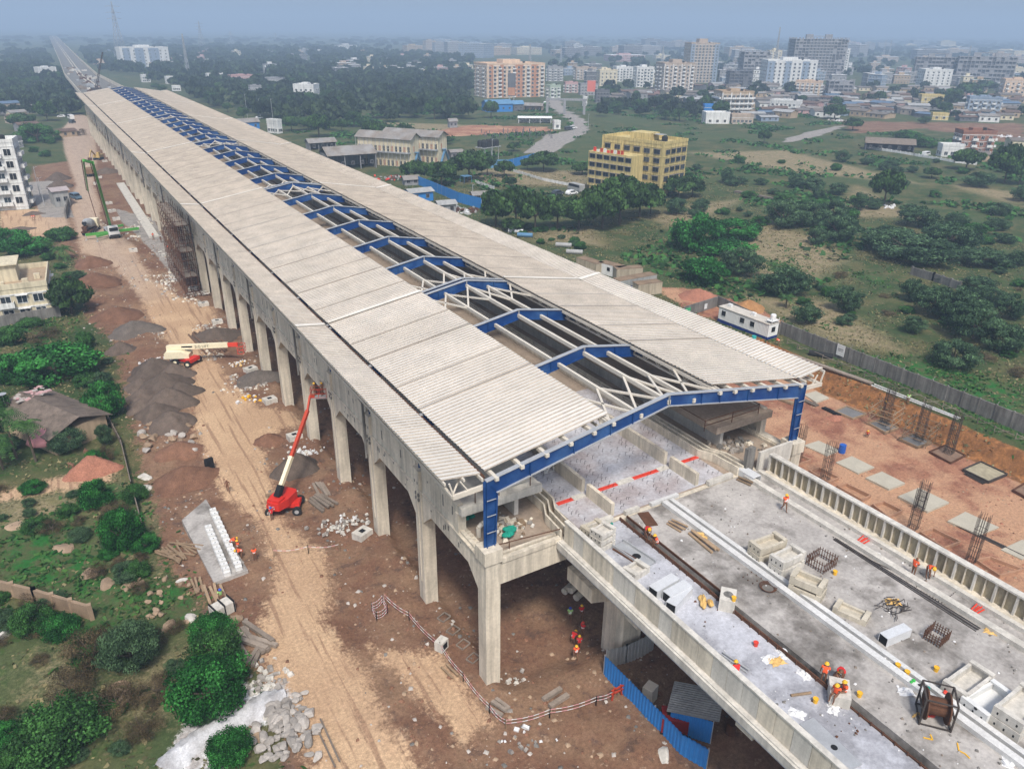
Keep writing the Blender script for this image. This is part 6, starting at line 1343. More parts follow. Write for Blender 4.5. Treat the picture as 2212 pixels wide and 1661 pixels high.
for x in (-12,-1,11.5): MB().box(x-.8,x+.8,-.7,.7,-.3,8.19).build('pillar', W['grey'], o)
tk = thing('tank_stand', 'stand of black water tanks behind the barracks', 'water tanks', tuple(T(1,0,952,1035)), .3); mb = MB()
for x in (-4,0,4):
    for y in (-2,2): mb.bar((x,y,-.3),(x,y,5),.2)
mb.box(-5,5,-2.6,2.6,5,5.25); mb.build('platform', grey_steel, tk)
for x in (-3.5,-1.2,1.2,3.5):
    for y in (-1.3,1.3): mb = MB(); mb.ring((x,y,5.25),[(1.1,0),(1.1,2.2),(.7,2.6),(.3,2.7)],12); mb.build('tank', black_rubber, tk)
bl_sh = thing('site_shelter', 'blue sheet shelter with ribbed grey roof beside the viaduct', 'shelter', tuple(G(2,2,60,1370)), R(-52))
mb = MB(); mb.corr((-1.6,-1.3,0),(-1.6,1.3,0),(0,0,2.3),.25,.04); mb.corr((-1.6,-1.3,0),(1.6,-1.3,0),(0,0,2.3),.25,.04); mb.corr((-1.6,1.3,0),(1.6,1.3,0),(0,0,2.3),.25,.04); mb.build('wall', blue_sheet, bl_sh)
mb = MB(); mb.corr((-1.9,-1.6,2.3),(-1.9,1.6,2.3),(3.9,0,.5),.22,.05); mb.corr((-1.9,-1.6,2.25),(-1.9,1.6,2.25),(3.9,0,.5),.22,.05); mb.build('roof', grey_sheet, bl_sh); mb = MB(); [mb.bar((1.6,s,0),(1.6,s,2.7),.08) for s in (-1.3,1.3)]; mb.build('post', grey_steel, bl_sh)
gen = thing('generator', 'dark red generator box beside the blue fence', 'generator', tuple(G(1,2,2175,1400)), R(-38)); mb = MB(); mb.box(-1.3,1.3,-.7,.7,.2,1.6); mb.build('body', M('generator red',(.25,.02,.02),.5,.2,1), gen); mb = MB(); mb.box(-1.35,1.35,-.75,.75,0,.2); mb.build('skid', dark, gen); mb = MB(); mb.box(-.9,.9,-.2,.2,1.6,1.72); mb.build('vent', dark, gen)
block_thing(G(1,2,1995,1210), (1.0,.9,1.5), R(20), 'cream concrete box standing behind the blue fence', cream_steel, hole=False)
def pylon(c, r, x, ytop, dist, label, wb=9.0, name='power_pylon', cat='pylon', arms=True):
    dx, dy = tile_d(c,r,x,ytop); P = at_dist(dx, dist); h = height_to((P[0],P[1],0), dy); o = thing(name, label, cat, (P[0],P[1],0), .4); mb = MB(); n = max(6,int(h/8)); t = .22+h*.0022
    wd = lambda z: wb*(1-z/h)**1.25+.7
    for i in range(n):
        z0, z1 = h*i/n, h*(i+1)/n; a, b = wd(z0)/2, wd(z1)/2; A = [(-a,-a),(a,-a),(a,a),(-a,a)]; B = [(-b,-b),(b,-b),(b,b),(-b,b)]
        for j in range(4):
            k_ = (j+1) % 4; mb.bar((*A[j],z0),(*B[j],z1),t); mb.bar((*A[j],z0),(*B[k_],z1),t*.6); mb.bar((*A[k_],z0),(*B[j],z1),t*.6); mb.bar((*B[j],z1),(*B[k_],z1),t*.5)
    mb.build('lattice', grey_steel, o)
    if arms:
        mb = MB()
        for z in (.72,.82,.92): L_ = wb*.8; mb.bar((-L_,0,h*z),(0,0,h*z+1.6),t*.7); mb.bar((L_,0,h*z),(0,0,h*z+1.6),t*.7); mb.bar((-L_,0,h*z),(L_,0,h*z),t*.7)
        mb.build('cross_arm', grey_steel, o)
    return o
pylon(0,0,752,12,1350,'tallest lattice power pylon, first from the left',14); pylon(0,0,1292,140,1900,'lattice power pylon, second from the left',12); pylon(0,0,1487,205,2600,'faint power pylon, third from the left',12); pylon(0,0,1780,215,3000,'faintest small power pylon right of the third',12)
pylon(0,0,1173,222,900,'dark slim telecom mast between the first two pylons',2.6,'telecom_mast','mast',False); pylon(1,0,1226,288,900,'lattice telecom mast behind the peach apartment block',3.5,'telecom_mast','mast',False); pylon(1,0,1430,295,1300,'thin telecom mast right of the peach block',2.5,'telecom_mast','mast',False)
pylon(2,0,632,178,1000,'lattice mast rising left of the tallest tower',3.0,'telecom_mast','mast',False); pylon(2,0,1335,262,1900,'left one of two faint masts right of the towers',3,'telecom_mast','mast',False); pylon(2,0,1372,262,1950,'right one of two faint masts right of the towers',3,'telecom_mast','mast',False); pylon(2,0,1898,298,1150,'mast behind the long dark slab block',3.5,'telecom_mast','mast',False)
pylon(1,0,2098,300,1100,'mast left of the first tall tower',3,'telecom_mast','mast',False)
lp = random.Random(3)
for i, (c, r, x, yb_, yt_, l) in enumerate(((0,0,1780,870,640,'tall thin pole by the lane right of the roof'),(0,0,1605,770,610,'pole among trees right of the roof'),(0,0,1688,760,640,'second pole among trees right of the roof'),(0,0,290,1340,1150,'left pole beside the grey shed'),(0,0,262,1270,1080,'dark pole beside the white apartment block'),(1,0,978,1070,900,'white pole beside the black water tanks'),(1,0,1505,870,770,'lamp post at the concrete road bend'),(1,0,1598,850,740,'thin pole at the concrete road edge'),(1,0,852,1290,1195,'pole beside the long blue fence'))):
    P = T(c,r,x,yb_); h = height_to((P[0],P[1],0), tile_d(c,r,x,yt_)[1]); mb = MB(); mb.cyl((0,0,-.3),(0,0,h),.13,.08,6); mb.bar((0,0,h-.4),(1.0,.3,h-.1),.08); tag(mb.build('utility_pole', grey_steel, None, tuple(P)), l, 'pole')
# the settlement: small houses, one by one
hr = random.Random(17); SPOTS = []; HCOL = ['grey','beige','dgrey','tan','white','grey','dgrey','pink','bluegrey','grey','tan','cream']
HOUSE_ROOFS = [roof_grey, asbestos, grey_sheet, M('rusty roof',(.13,.085,.065),.9,.3,.4), M('dull blue roof',(.10,.15,.22),.7,.2,.4)]
RN = ['grey sheet','dark sheet','pale sheet','rusty','blue']; WN = dict(grey='grey', beige='beige', dgrey='dark grey', tan='tan', white='white', pink='pink', bluegrey='blue grey', cream='cream')
def scatter_houses(poly, n, wmin, wmax, hmin, hmax, mind, names=True):
    P = dp(poly); A = np.array(P)[:, :2]; lo_, hi_ = A.min(0), A.max(0); k = 0; tries = 0
    while k < n and tries < n*60:
        tries += 1; dx, dy = [hr.uniform(a, b) for a, b in zip(*((lambda q: (q.min(0), q.max(0)))(np.array([[float(t) for t in s.split(',')] for s in poly.split()]))))]
        p = D(dx, dy)
        if sdist(A, np.array([p[0]]), np.array([p[1]]))[0] < 0: continue
        m = px_m(p); w = hr.uniform(wmin, wmax); 
        if any((p[0]-q[0])**2+(p[1]-q[1])**2 < (mind*.5*(w+q[2]))**2 for q in SPOTS): continue
        SPOTS.append((p[0],p[1],w)); k += 1; ci = hr.choice(HCOL); ri = hr.choice((0,0,1,1,2,3,3,4)); h = hr.uniform(hmin, hmax)
        rz = math.atan2(p[1]-CAM[1], p[0]-CAM[0])-R(90)+hr.choice([-.5,.3,.35,.4,.25])
        if h < 5.5: shed_at(f'low {WN[ci]} house, {RN[ri]} roof', p[:2], w, w*hr.uniform(.6,1.0), h, rz, W[ci], HOUSE_ROOFS[ri], .22, False, 'small_house', 'house', .4, parts=w/m > 14)
        else:
            fl = max(2,int(h/3.2)); o = thing('flat_roofed_house', f'{WN[ci]} {("one","two","three","four","five","six","seven","eight")[min(fl,8)-1]} storey flat house', 'house', (p[0],p[1],0), rz); d = w*hr.uniform(.6,.9)
            mb = MB(); mb.box(-w/2,w/2,-d/2,d/2,-.5,h); mb.box(-w*.2,w*.15,-d*.2,d*.2,h,h+2.4); mb.build('wall', W[ci], o); mb = MB()
            for f in range(1, fl+1): mb.box(-w/2-.3,w/2+.3,-d/2-.5,d/2+.1,f*h/fl-.15,f*h/fl+.1)
            mb.build('ledge', W['white' if ci != 'white' else 'grey'], o)
            if w/m > 5: windows(o, w, d, fl, h/fl, 0, max(2,int(w/3.2)), 2, 1.3, 1.3, ('hole',), 'white', .1, k)
scatter_houses('1310,205 1500,190 1900,185 2212,215 2212,268 2000,258 1820,252 1640,262 1560,240 1420,215 1330,225', 190, 7, 16, 3.0, 5.2, .74)
scatter_houses('1200,160 1500,150 2000,150 2212,160 2212,210 1800,185 1400,185 1220,190', 70, 9, 18, 5, 13, 1.1)
scatter_houses('680,108 1500,100 2212,105 2212,140 1600,140 1000,125 700,122', 70, 22, 60, 8, 24, 1.1)
scatter_houses('100,120 700,115 1020,125 1010,190 700,170 400,160', 60, 9, 20, 3.5, 10, 1.8)
scatter_houses('0,180 150,190 140,300 20,290', 9, 8, 14, 3.2, 5, 2)
scatter_houses('2050,330 2212,300 2212,340 2110,350', 4, 8, 12, 3.2, 5, 2)

ONE = 'zeroth first second third fourth fifth sixth seventh eighth ninth tenth eleventh twelfth thirteenth fourteenth fifteenth sixteenth seventeenth eighteenth nineteenth'.split()
# ---------------------------------------------------------------- vegetation
def leaf_mat(name, c, c2):
    m = bpy.data.materials.new(name); m.use_nodes = True; nt = m.node_tree; N = nt.nodes; L = nt.links; b = N['Principled BSDF']
    b.inputs['Roughness'].default_value = .65; b.inputs['Specular IOR Level'].default_value = .2
    a = N.new('ShaderNodeAttribute'); a.attribute_name = 'tint'; oi = N.new('ShaderNodeObjectInfo')
    x = N.new('ShaderNodeMix'); x.data_type = 'RGBA'; x.inputs[6].default_value = (*c,1); x.inputs[7].default_value = (*c2,1)
    md = N.new('ShaderNodeMath'); md.operation = 'MULTIPLY_ADD'; L.new(oi.outputs['Random'], md.inputs[0]); md.inputs[1].default_value = .5; 
    sb = N.new('ShaderNodeMath'); sb.operation = 'SUBTRACT'; L.new(a.outputs['Fac'], sb.inputs[0]); sb.inputs[1].default_value = .5; L.new(sb.outputs[0], md.inputs[2]); L.new(md.outputs[0], x.inputs[0])
    v = N.new('ShaderNodeVectorMath'); v.operation = 'SCALE'; L.new(x.outputs[2], v.inputs[0]); L.new(a.outputs['Fac'], v.inputs[3]); L.new(v.outputs[0], b.inputs['Base Color'])
    tr = N.new('ShaderNodeBsdfTranslucent'); L.new(v.outputs[0], tr.inputs[0]); ms = N.new('ShaderNodeMixShader'); ms.inputs[0].default_value = .22
    L.new(b.outputs[0], ms.inputs[1]); L.new(tr.outputs[0], ms.inputs[2]); L.new(ms.outputs[0], N['Material Output'].inputs[0]); return m
LEAF = dict(mango=leaf_mat('mango leaves', (.022,.058,.018), (.050,.105,.026)), acacia=leaf_mat('acacia leaves', (.034,.085,.040), (.075,.135,.062)), bright=leaf_mat('bright leaves', (.015,.110,.018), (.035,.170,.030)), bush=leaf_mat('bush leaves', (.024,.080,.022), (.045,.130,.028)), dry=leaf_mat('dry brown twigs', (.085,.060,.032), (.13,.095,.05)), palm=leaf_mat('palm fronds', (.025,.085,.022), (.055,.13,.03)), weed=leaf_mat('weeds', (.025,.10,.02), (.05,.12,.025)), grassm=leaf_mat('field grass', (.10,.115,.045), (.21,.18,.09)), wood=leaf_mat('woodland leaves', (.022,.048,.022), (.045,.070,.030)))
def quads_mesh(name, c, n, size, tint, mat, asp=1.0, rng=None):
    N_ = len(c); r = rng; up = r.normal(size=(N_,3)); a = np.cross(n, up); a /= np.linalg.norm(a,axis=1)[:,None]+1e-9; b = np.cross(n, a)
    s = size[:,None] if np.ndim(size) else size
    V = np.stack([c-a*s-b*s*asp, c+a*s*.8-b*s*asp*.9, c+a*s+b*s*asp, c-a*s*.9+b*s*asp*.8], 1).reshape(-1,3)
    me = bpy.data.meshes.new(name); me.vertices.add(N_*4); me.vertices.foreach_set('co', V.ravel()); me.loops.add(N_*4); me.loops.foreach_set('vertex_index', np.arange(N_*4))
    me.polygons.add(N_); me.polygons.foreach_set('loop_start', np.arange(N_)*4); me.polygons.foreach_set('loop_total', np.full(N_,4)); me.update()
    at_ = me.attributes.new('tint', 'FLOAT', 'POINT'); at_.data.foreach_set('value', np.repeat(tint,4)); me.materials.append(mat); return me
def crown_mesh(kind, seed, fine=False):
    r = np.random.default_rng(seed); C_, N_, S_, T_ = [], [], [], []
    P = dict(mango=(44,150,.60,.40,(.2,.34),.042,.9), acacia=(60,150,.50,.48,(.16,.32),.030,.5), bright=(34,230,.45,.5,(.2,.36),.033,.7), bush=(34,200,.42,.5,(.22,.36),.033,.7), dry=(30,120,.42,.48,(.2,.36),.03,.28), wood=(14,26,.6,.4,(.28,.42),.13,1.0))[kind]
    nc, nl, cz, rz, cr, ls, asp = P
    if fine: nc, nl, ls = int(nc*1.5), int(nl*1.3), ls*.74
    for i in range(nc):
        th = r.uniform(0,2*np.pi); u = r.uniform(-.55 if kind in ('mango','wood') else -.9, 1); rad = math.sqrt(max(0,1-u*u))*r.uniform(.45,.82)
        c = np.array([rad*math.cos(th), rad*math.sin(th), cz+u*rz*.72]); k = r.uniform(*cr); d = r.normal(size=(nl,3)); d /= np.linalg.norm(d,axis=1)[:,None]
        if kind in ('mango','wood'): d[:,2] = np.abs(d[:,2])*r.choice([1,1,-.5],nl)
        sc = np.array([1,1,.62 if kind != 'acacia' else .45])
        p = c+d*k*sc*r.uniform(.55,1.05,(nl,1)); p[:,2] = np.maximum(p[:,2], .02)
        C_.append(p); N_.append(d+r.normal(size=(nl,3))*.55); S_.append(ls*r.uniform(.6,1.3,nl)); T_.append(np.clip(r.uniform(.45,1.45)*r.uniform(.6,1.4,nl),.25,1.8))
    n = np.concatenate(N_); n /= np.linalg.norm(n,axis=1)[:,None]
    c = np.concatenate(C_); c[:,2] *= .98
    return quads_mesh('crown', c, n, np.concatenate(S_), np.concatenate(T_), LEAF[kind], asp, r)
def trunk_mesh(kind, seed):
    r = random.Random(seed); mb = MB(); h = .45 if kind in ('mango',) else .3; mb.cyl((0,0,-.06),(.02,.01,h),.055 if kind == 'mango' else .03,.035,7)
    for i in range(6):
        a = i*1.05+r.uniform(-.3,.3); q = (math.cos(a)*r.uniform(.35,.6), math.sin(a)*r.uniform(.35,.6), r.uniform(.55,.8)); mb.cyl((.02,.01,h*.85), q, .03, .008, 5)
    return mb.mesh('trunk', bark)
CR = {k: [crown_mesh(k, 100+i*7) for i in range(3)] for k in ('mango','acacia','bright','bush','dry','wood')}; CRF = {k: [crown_mesh(k, 300+i*7, True) for i in range(2)] for k in ('acacia','bright','bush','dry')}; TRK = {k: [trunk_mesh(k, i) for i in range(2)] for k in ('mango','acacia')}
KIND = dict(mango=('broadleaf_tree','tree','dense dark green broadleaf tree'), acacia=('thorn_tree','tree','spreading grey green thorn tree'), bright=('leafy_bush','bush','bright green leafy bush'), bush=('leafy_bush','bush','dark green leafy bush'), dry=('dry_shrub','shrub','brown dry scrub bush'), wood=('woodland_tree','tree','dark woodland tree'))
tr_ = random.Random(12)
def plant(kind, p, w, h, label=None, group=None, same=False):
    nm, cat, lb = KIND[kind]
    if label is None: label = ('large ' if w > 11 else 'small ' if w < 5.5 else '')+lb
    o = thing(nm, label, cat, (p[0],p[1],p[2]-.05), tr_.uniform(0,6.28), group, same)
    link('crown', tr_.choice(CRF[kind] if kind in CRF and math.hypot(p[0]-CAM[0],p[1]-CAM[1]) < 105 else CR[kind]), o, (0,0,0), 0, (w/2,w/2,h)); 
    tk_ = 'mango' if kind in ('mango','wood') else 'acacia'; link('trunk', tr_.choice(TRK[tk_]), o, (0,0,0), 0, (w/2,w/2,h)); return o
def tree(c, r, x, yb, wpx, yt, kind, label=None):
    p = T(c,r,x,yb); p[2] = gz1(p[0],p[1]); m = px_m(p); w = wpx/1.6458/1.8228*m; v = p[:2]-CAM[:2]; v /= np.linalg.norm(v); p[:2] += v*w*.28
    h = max(w*.3, height_to(p, tile_d(c,r,x,yt)[1])*.97); return plant(kind, p, w*1.22, h*1.08, label)
TREES = dict(
 mango=[(1,0,480,1190,170,1050),(1,0,650,1215,185,1060),(1,0,830,1180,220,990),(1,0,945,1140,110,1010),(1,0,1055,1150,120,1050),(1,0,1090,1215,80,1150),(1,0,1205,1105,80,1030),(1,0,1310,1120,180,990),(1,0,1118,985,80,925),(1,0,680,940,80,885),(1,0,1000,1480,200,1250),(1,0,1130,1500,230,1230),(1,0,1255,1505,210,1270),(1,0,1400,1495,230,1290),(1,0,1535,1500,250,1290),(1,0,1690,1500,270,1210),(1,0,1800,1475,290,1165),(1,0,1930,1425,250,1195),(1,0,2000,1400,160,1230),(1,0,1110,1510,130,1420),(1,0,2185,1290,170,1150),(1,0,1560,1140,130,1060),
  (2,0,1100,850,110,770),(2,0,525,930,75,850),(2,0,60,1280,150,1160),(2,0,1300,1340,190,1115),(2,0,1610,1160,100,1090),(2,0,1830,1110,170,975),(2,0,2080,1200,210,950),(2,0,2175,1210,170,1010),(2,0,1730,690,110,580),(2,0,1835,640,140,540),(2,0,1920,600,120,510),(2,0,980,780,140,680),(2,0,560,1600,0.1,1500),(1,0,970,770,90,660),(0,1,470,390,245,160),(0,0,310,790,115,660),(0,0,150,840,150,740)],
 acacia=[(1,0,2170,1400,140,1280),(2,0,285,1190,95,1090),(2,0,730,1225,110,1130),(2,0,840,1235,130,1150),(2,0,880,1290,90,1200),(2,0,1130,1370,115,1240),(2,0,990,1270,130,1180),(2,0,1030,1055,95,970),(2,0,1190,1070,90,1020),(2,0,1350,1090,100,1035),(2,0,1910,1225,190,1110),(2,0,2190,1310,130,1200),(2,0,2050,1400,135,1310),(2,0,1520,1480,240,1330),(2,0,1720,1640,340,1430),(2,0,1370,1661,420,1480),(2,0,1000,1570,240,1390),(2,0,860,1590,130,1470),(2,0,640,1490,250,1290),(2,0,800,1480,190,1300),(2,0,960,1450,180,1290),(2,0,2085,1490,75,1430),(2,0,1870,1661,150,1600),(2,0,1560,805,80,750),(2,0,370,1370,45,1340),(2,0,420,1410,55,1365),
  (2,1,640,270,335,70),(2,1,790,455,175,300),(2,1,1040,370,195,190),(2,1,1490,510,140,385),(2,1,1480,300,160,140),(2,1,1630,410,280,190),(2,1,1890,250,230,130),(2,1,1870,570,340,280),(2,1,2060,640,260,440),(2,1,1745,745,290,550),(2,1,2110,420,190,240),(2,1,1770,440,260,200),(2,1,2150,70,150,-40),(2,1,1990,330,200,200),(2,1,1500,60,500,-80),(2,1,1930,80,300,-60),(2,1,370,135,270,-60),(0,1,455,1290,210,1110),(0,2,880,1060,340,720),(0,1,690,1230,90,1080)],
 bright=[(2,0,80,1640,290,1380),(2,0,340,1560,270,1420),(2,0,280,1670,320,1580),(2,1,130,190,280,0),(0,1,390,840,490,590),(0,1,60,830,230,640),(0,1,700,1060,220,810),(0,2,820,260,240,-20),(0,2,1500,1640,280,1440),(0,0,60,1610,230,1480),(0,0,180,1665,270,1530),(0,1,640,1640,200,1450),(0,2,320,760,150,640),(0,2,1400,1330,480,1000),(0,2,1390,860,260,690)],
 bush=[(0,1,20,1130,240,880),(0,1,90,580,160,450),(0,1,560,610,110,480),(0,2,1430,1060,330,780),(0,2,430,1600,540,1290),(0,2,230,790,220,600),(0,2,900,430,160,320),(0,0,400,1560,190,1470),(0,0,250,930,230,790),(0,1,460,160,110,100),(0,1,200,460,160,400),(2,0,1450,905,180,860),(2,0,1560,960,190,880),(0,1,880,1590,150,1480),(1,0,420,1400,0.1,1390),(0,2,560,870,150,760)],
 dry=[(0,2,620,1020,360,760),(0,2,480,1220,300,1020),(0,2,780,1330,300,1130),(0,2,1030,1230,260,1080),(0,2,760,60,220,-60),(0,2,940,1480,260,1330),(0,1,700,1330,110,1210),(0,2,640,420,150,330),(0,1,250,560,260,470),(0,2,1000,880,200,780),(2,1,1340,390,110,350),(2,1,1310,270,80,240),(2,1,1960,690,160,640),(0,0,520,880,90,830)])
for kd, L_ in TREES.items():
    for a in L_:
        if a[4] > 1: tree(*a, kd)
def palm(p, h, w, label, n=22, droop=1.0, date=False):
    o = thing('date_palm' if date else 'coconut_palm', label, 'palm', tuple(p), tr_.uniform(0,6)); r = random.Random(int(p[0]*13+p[1])); mb = MB(); hb = h-w*.28
    if hb > .3: mb.cyl((0,0,-.3),(.15*hb*.3,0,hb),.16,.11,8)
    else: mb.cyl((0,0,-.3),(0,0,.3),.2,.2,8); hb = .3
    mb.build('trunk', bark, o); vs, fs, tn = [], [], []; cx_ = .15*hb*.3 if hb > .4 else 0
    for i in range(n):
        a = i*2.4; el = r.uniform(-.1,1.2); L_ = w/2*r.uniform(.85,1.1); prev = None; d = np.array([math.cos(a),math.sin(a),0.]); sd = np.array([-math.sin(a),math.cos(a),0.]); pts = []
        for s in range(7): t = s/6; pts.append(np.array([cx_,0,hb])+d*L_*t*math.cos(el*.6)+np.array([0,0,L_*(math.sin(el)*t*.8-t*t*.75*droop)]))
        for s in range(6):
            for q in (0,.5):
                p0 = pts[s]*(1-q)+pts[s+1]*q; p1 = pts[s]*(1-q-.3)+pts[s+1]*(q+.3); wl = L_*.24*(1-abs((s+q)/6-.35)*1.1)
                for sg in (-1, 1):
                    k = len(vs); tip = (p0+p1)/2+sd*sg*wl+d*wl*.4-np.array([0,0,wl*.45]); vs += [p0,p1,tip+(p1-p0)*.5,tip]; fs.append((k,k+1,k+2,k+3)); tn += [r.uniform(.6,1.4)]*4
    me = bpy.data.meshes.new('fronds'); me.from_pydata([tuple(v) for v in vs], [], fs); t_ = me.attributes.new('tint','FLOAT','POINT'); t_.data.foreach_set('value', tn); me.materials.append(LEAF['palm']); link('fronds', me, o); return o
def palm_at(c, r, x, yb, yt, wpx, label, **k):
    p = T(c,r,x,yb); m = px_m(p); palm(p, height_to(p, tile_d(c,r,x,yt)[1]), wpx/3*m, label, **k)
palm_at(0,1,110,1310,960,260,'tall coconut palm left of the old hut'); palm_at(0,1,235,1330,1020,240,'coconut palm with drooping fronds beside the hut tarpaulin'); palm_at(0,1,20,1380,1130,260,'low coconut palm at the left edge below the hut')
palm_at(0,0,300,1640,1520,150,'palm above the bushes left of the haul road'); palm_at(0,0,420,1675,1560,170,'palm nearest the haul road among bushes'); palm_at(2,1,668,338,235,130,'round date palm beside the field thorn trees',droop=.6,date=True)
palm_at(2,0,630,1310,1225,120,'left palm above the field thicket',droop=.8); palm_at(2,0,712,1325,1245,110,'right palm above the field thicket',droop=.8); palm_at(2,0,1125,1370,1255,120,'dark date palm in the middle of the field',droop=.6,date=True); palm_at(0,0,1748,600,540,60,'palm behind the white modern house'); palm_at(1,0,265,650,590,80,'palm in the dark woods left of the peach block')
# woods: near trees one by one, the rest as one mass
BLD = np.array([(o.location.x, o.location.y) for o in scene.objects if o.parent is None and o.get('category') in ('house','apartment block','shed','barracks','cabin','unfinished tower')])
def wood_points(poly, n, mind, seed, avoid=9):
    r = random.Random(seed); A = np.array(dp(poly))[:, :2]; px = np.array([[float(t) for t in s.split(',')] for s in poly.split()]); lo_, hi_ = A.min(0), A.max(0); out = []; tries = 0
    while len(out) < n and tries < n*40:
        tries += 1; x, y = r.uniform(lo_[0],hi_[0]), r.uniform(lo_[1],hi_[1])
        if sdist(A, np.array([x]), np.array([y]))[0] < 0: continue
        if any((x-q[0])**2+(y-q[1])**2 < mind**2 for q in out): continue
        d = np.hypot(BLD[:,0]-x, BLD[:,1]-y).min()
        if d < avoid: continue
        out.append((x,y))
    return out
for poly, n, md, sd, kinds in (('330,196 560,175 760,180 1000,225 1010,262 900,268 760,262 640,280 520,262 430,225', 105, 8, 5, ('mango','mango','wood')), ('620,285 700,268 800,275 900,300 880,330 700,320', 12, 8, 6, ('mango',)), ('0,165 150,165 185,240 120,262 0,262', 34, 7, 7, ('mango','wood')), ('60,280 125,285 130,345 70,350', 8, 6, 8, ('bush','acacia')),
    ('1300,205 1800,200 2212,225 2212,262 1900,250 1600,250 1350,245', 24, 9, 9, ('mango','wood')), ('1300,238 1560,225 1560,262 1420,270', 14, 9, 10, ('mango',))):
    for x, y in wood_points(poly, n, md, sd):
        w = tr_.uniform(6.5,12.5) if 'bush' not in kinds else tr_.uniform(3,6); kd = tr_.choice(kinds)
        plant(kd, (x,y,0), w, w*tr_.uniform(.62,.9) if kd != 'bush' else w*.5, 'dark green tree in the woods' if kd != 'bush' else None, 'woodland trees', False)
fr = np.random.default_rng(4); base = [m for m in CR['wood']]
bv = [np.array([v.co for v in m.vertices]) for m in base]; bt_ = [np.array([d.value for d in m.attributes['tint'].data]) for m in base]
VS, TS = [], []
for poly, n, sd, ws in (('170,110 700,108 1020,128 1020,200 860,205 700,160 400,172 330,182 200,150', 1100, 31, (9,16)), ('1180,108 2212,108 2212,190 1500,165 1200,180', 620, 32, (8,15)), ('0,116 90,110 155,180 0,196', 130, 33, (8,14)), ('320,150 1010,150 1010,262 880,262 640,275 430,222', 800, 37, (8,14)), ('0,150 155,185 165,250 0,262', 90, 38, (8,13)), ('1300,190 2212,190 2212,258 1300,258', 60, 39, (6,12)), ('0,92 700,90 2212,94 2212,112 1000,112 0,112', 650, 34, (14,34)), ('0,82 2212,84 2212,94 0,92', 260, 35, (25,60)), ('1480,262 2212,262 2212,330 1700,300', 0, 36, (2,4))):
    for x, y in wood_points(poly, n, 5, sd, 12):
        i = fr.integers(3); a = fr.uniform(0,6.28); w = fr.uniform(*ws); h = w*fr.uniform(.55,.8) if w < 16 else fr.uniform(7,11); v = bv[i]*np.array([w/2,w/2,h]); c_, s_ = math.cos(a), math.sin(a)
        VS.append(np.stack([v[:,0]*c_-v[:,1]*s_+x, v[:,0]*s_+v[:,1]*c_+y, v[:,2]], 1)); TS.append(bt_[i]*fr.uniform(.7,1.3))
V = np.concatenate(VS); n4 = len(V)//4; me = bpy.data.meshes.new('woodland'); me.vertices.add(len(V)); me.vertices.foreach_set('co', V.ravel()); me.loops.add(len(V)); me.loops.foreach_set('vertex_index', np.arange(len(V))); me.polygons.add(n4); me.polygons.foreach_set('loop_start', np.arange(n4)*4); me.polygons.foreach_set('loop_total', np.full(n4,4)); me.update()
t_ = me.attributes.new('tint','FLOAT','POINT'); t_.data.foreach_set('value', np.concatenate(TS)); me.materials.append(LEAF['wood']); struct(tag(link('woodland', me), 'far off dark woods between the houses up to the horizon', 'woodland'), 'stuff')
# weeds and grass tufts
def tufts(name, label, x0, x1, y0, y1, n, kind, size, seed, wf, cat='grass'):
    r = np.random.default_rng(seed); x, y = r.uniform(x0,x1,n*4), r.uniform(y0,y1,n*4); w = wf(x,y); k = r.uniform(0,1,n*4) < w; x, y = x[k][:n], y[k][:n]; z = gz(x,y); m = len(x); s = size*r.uniform(.5,1.4,m)
    nr = r.normal(size=(m,3))*np.array([.7,.7,.5])+np.array([0,0,1.2]); nr /= np.linalg.norm(nr,axis=1)[:,None]
    struct(tag(link(name, quads_mesh(name, np.stack([x,y,z+s*.45],1), nr, s, r.uniform(.5,1.4,m), LEAF[kind], .6, r)), label, cat), 'stuff')
clear = lambda x, y: (1-mask(ROAD,x,y,2))*(1-SOILM(x,y))*(1-mask(RED,x,y,1.5))
lushm = lambda x, y: mask(LUSH,x,y,4)
inst = lambda x, y: ((x < -1) | (x > 36.5))
tufts('ground_cover','bright green creeping weeds carpeting patches of ground', -70,140,-10,140, 52000,'weed',.22,1, lambda x,y: np.clip(lushm(x,y)*1.1+(fbm(x,y,6,3,2) > .60)*.35,0,1)*clear(x,y)*inst(x,y)*(fbm(x,y,2.2,3,14) > .40),'weeds')
tufts('grass','dull olive and straw coloured rough grass over the fields', -75,190,-10,210, 70000,'grassm',.17,2, lambda x,y: clear(x,y)*inst(x,y)*np.clip((fbm(x,y,4,4,21)-.36)*5,0,1)*(1-.6*lushm(x,y)))
tufts('scrub','low dark scrub dotted over the far fields', 90,420,60,460, 26000,'bush',.7,3, lambda x,y: clear(x,y)*(fbm(x,y,16,4,25) > .55)*(1-mask(GREY,x,y,2))*(1-.8*mask(DRY,x,y,4)),'scrub')

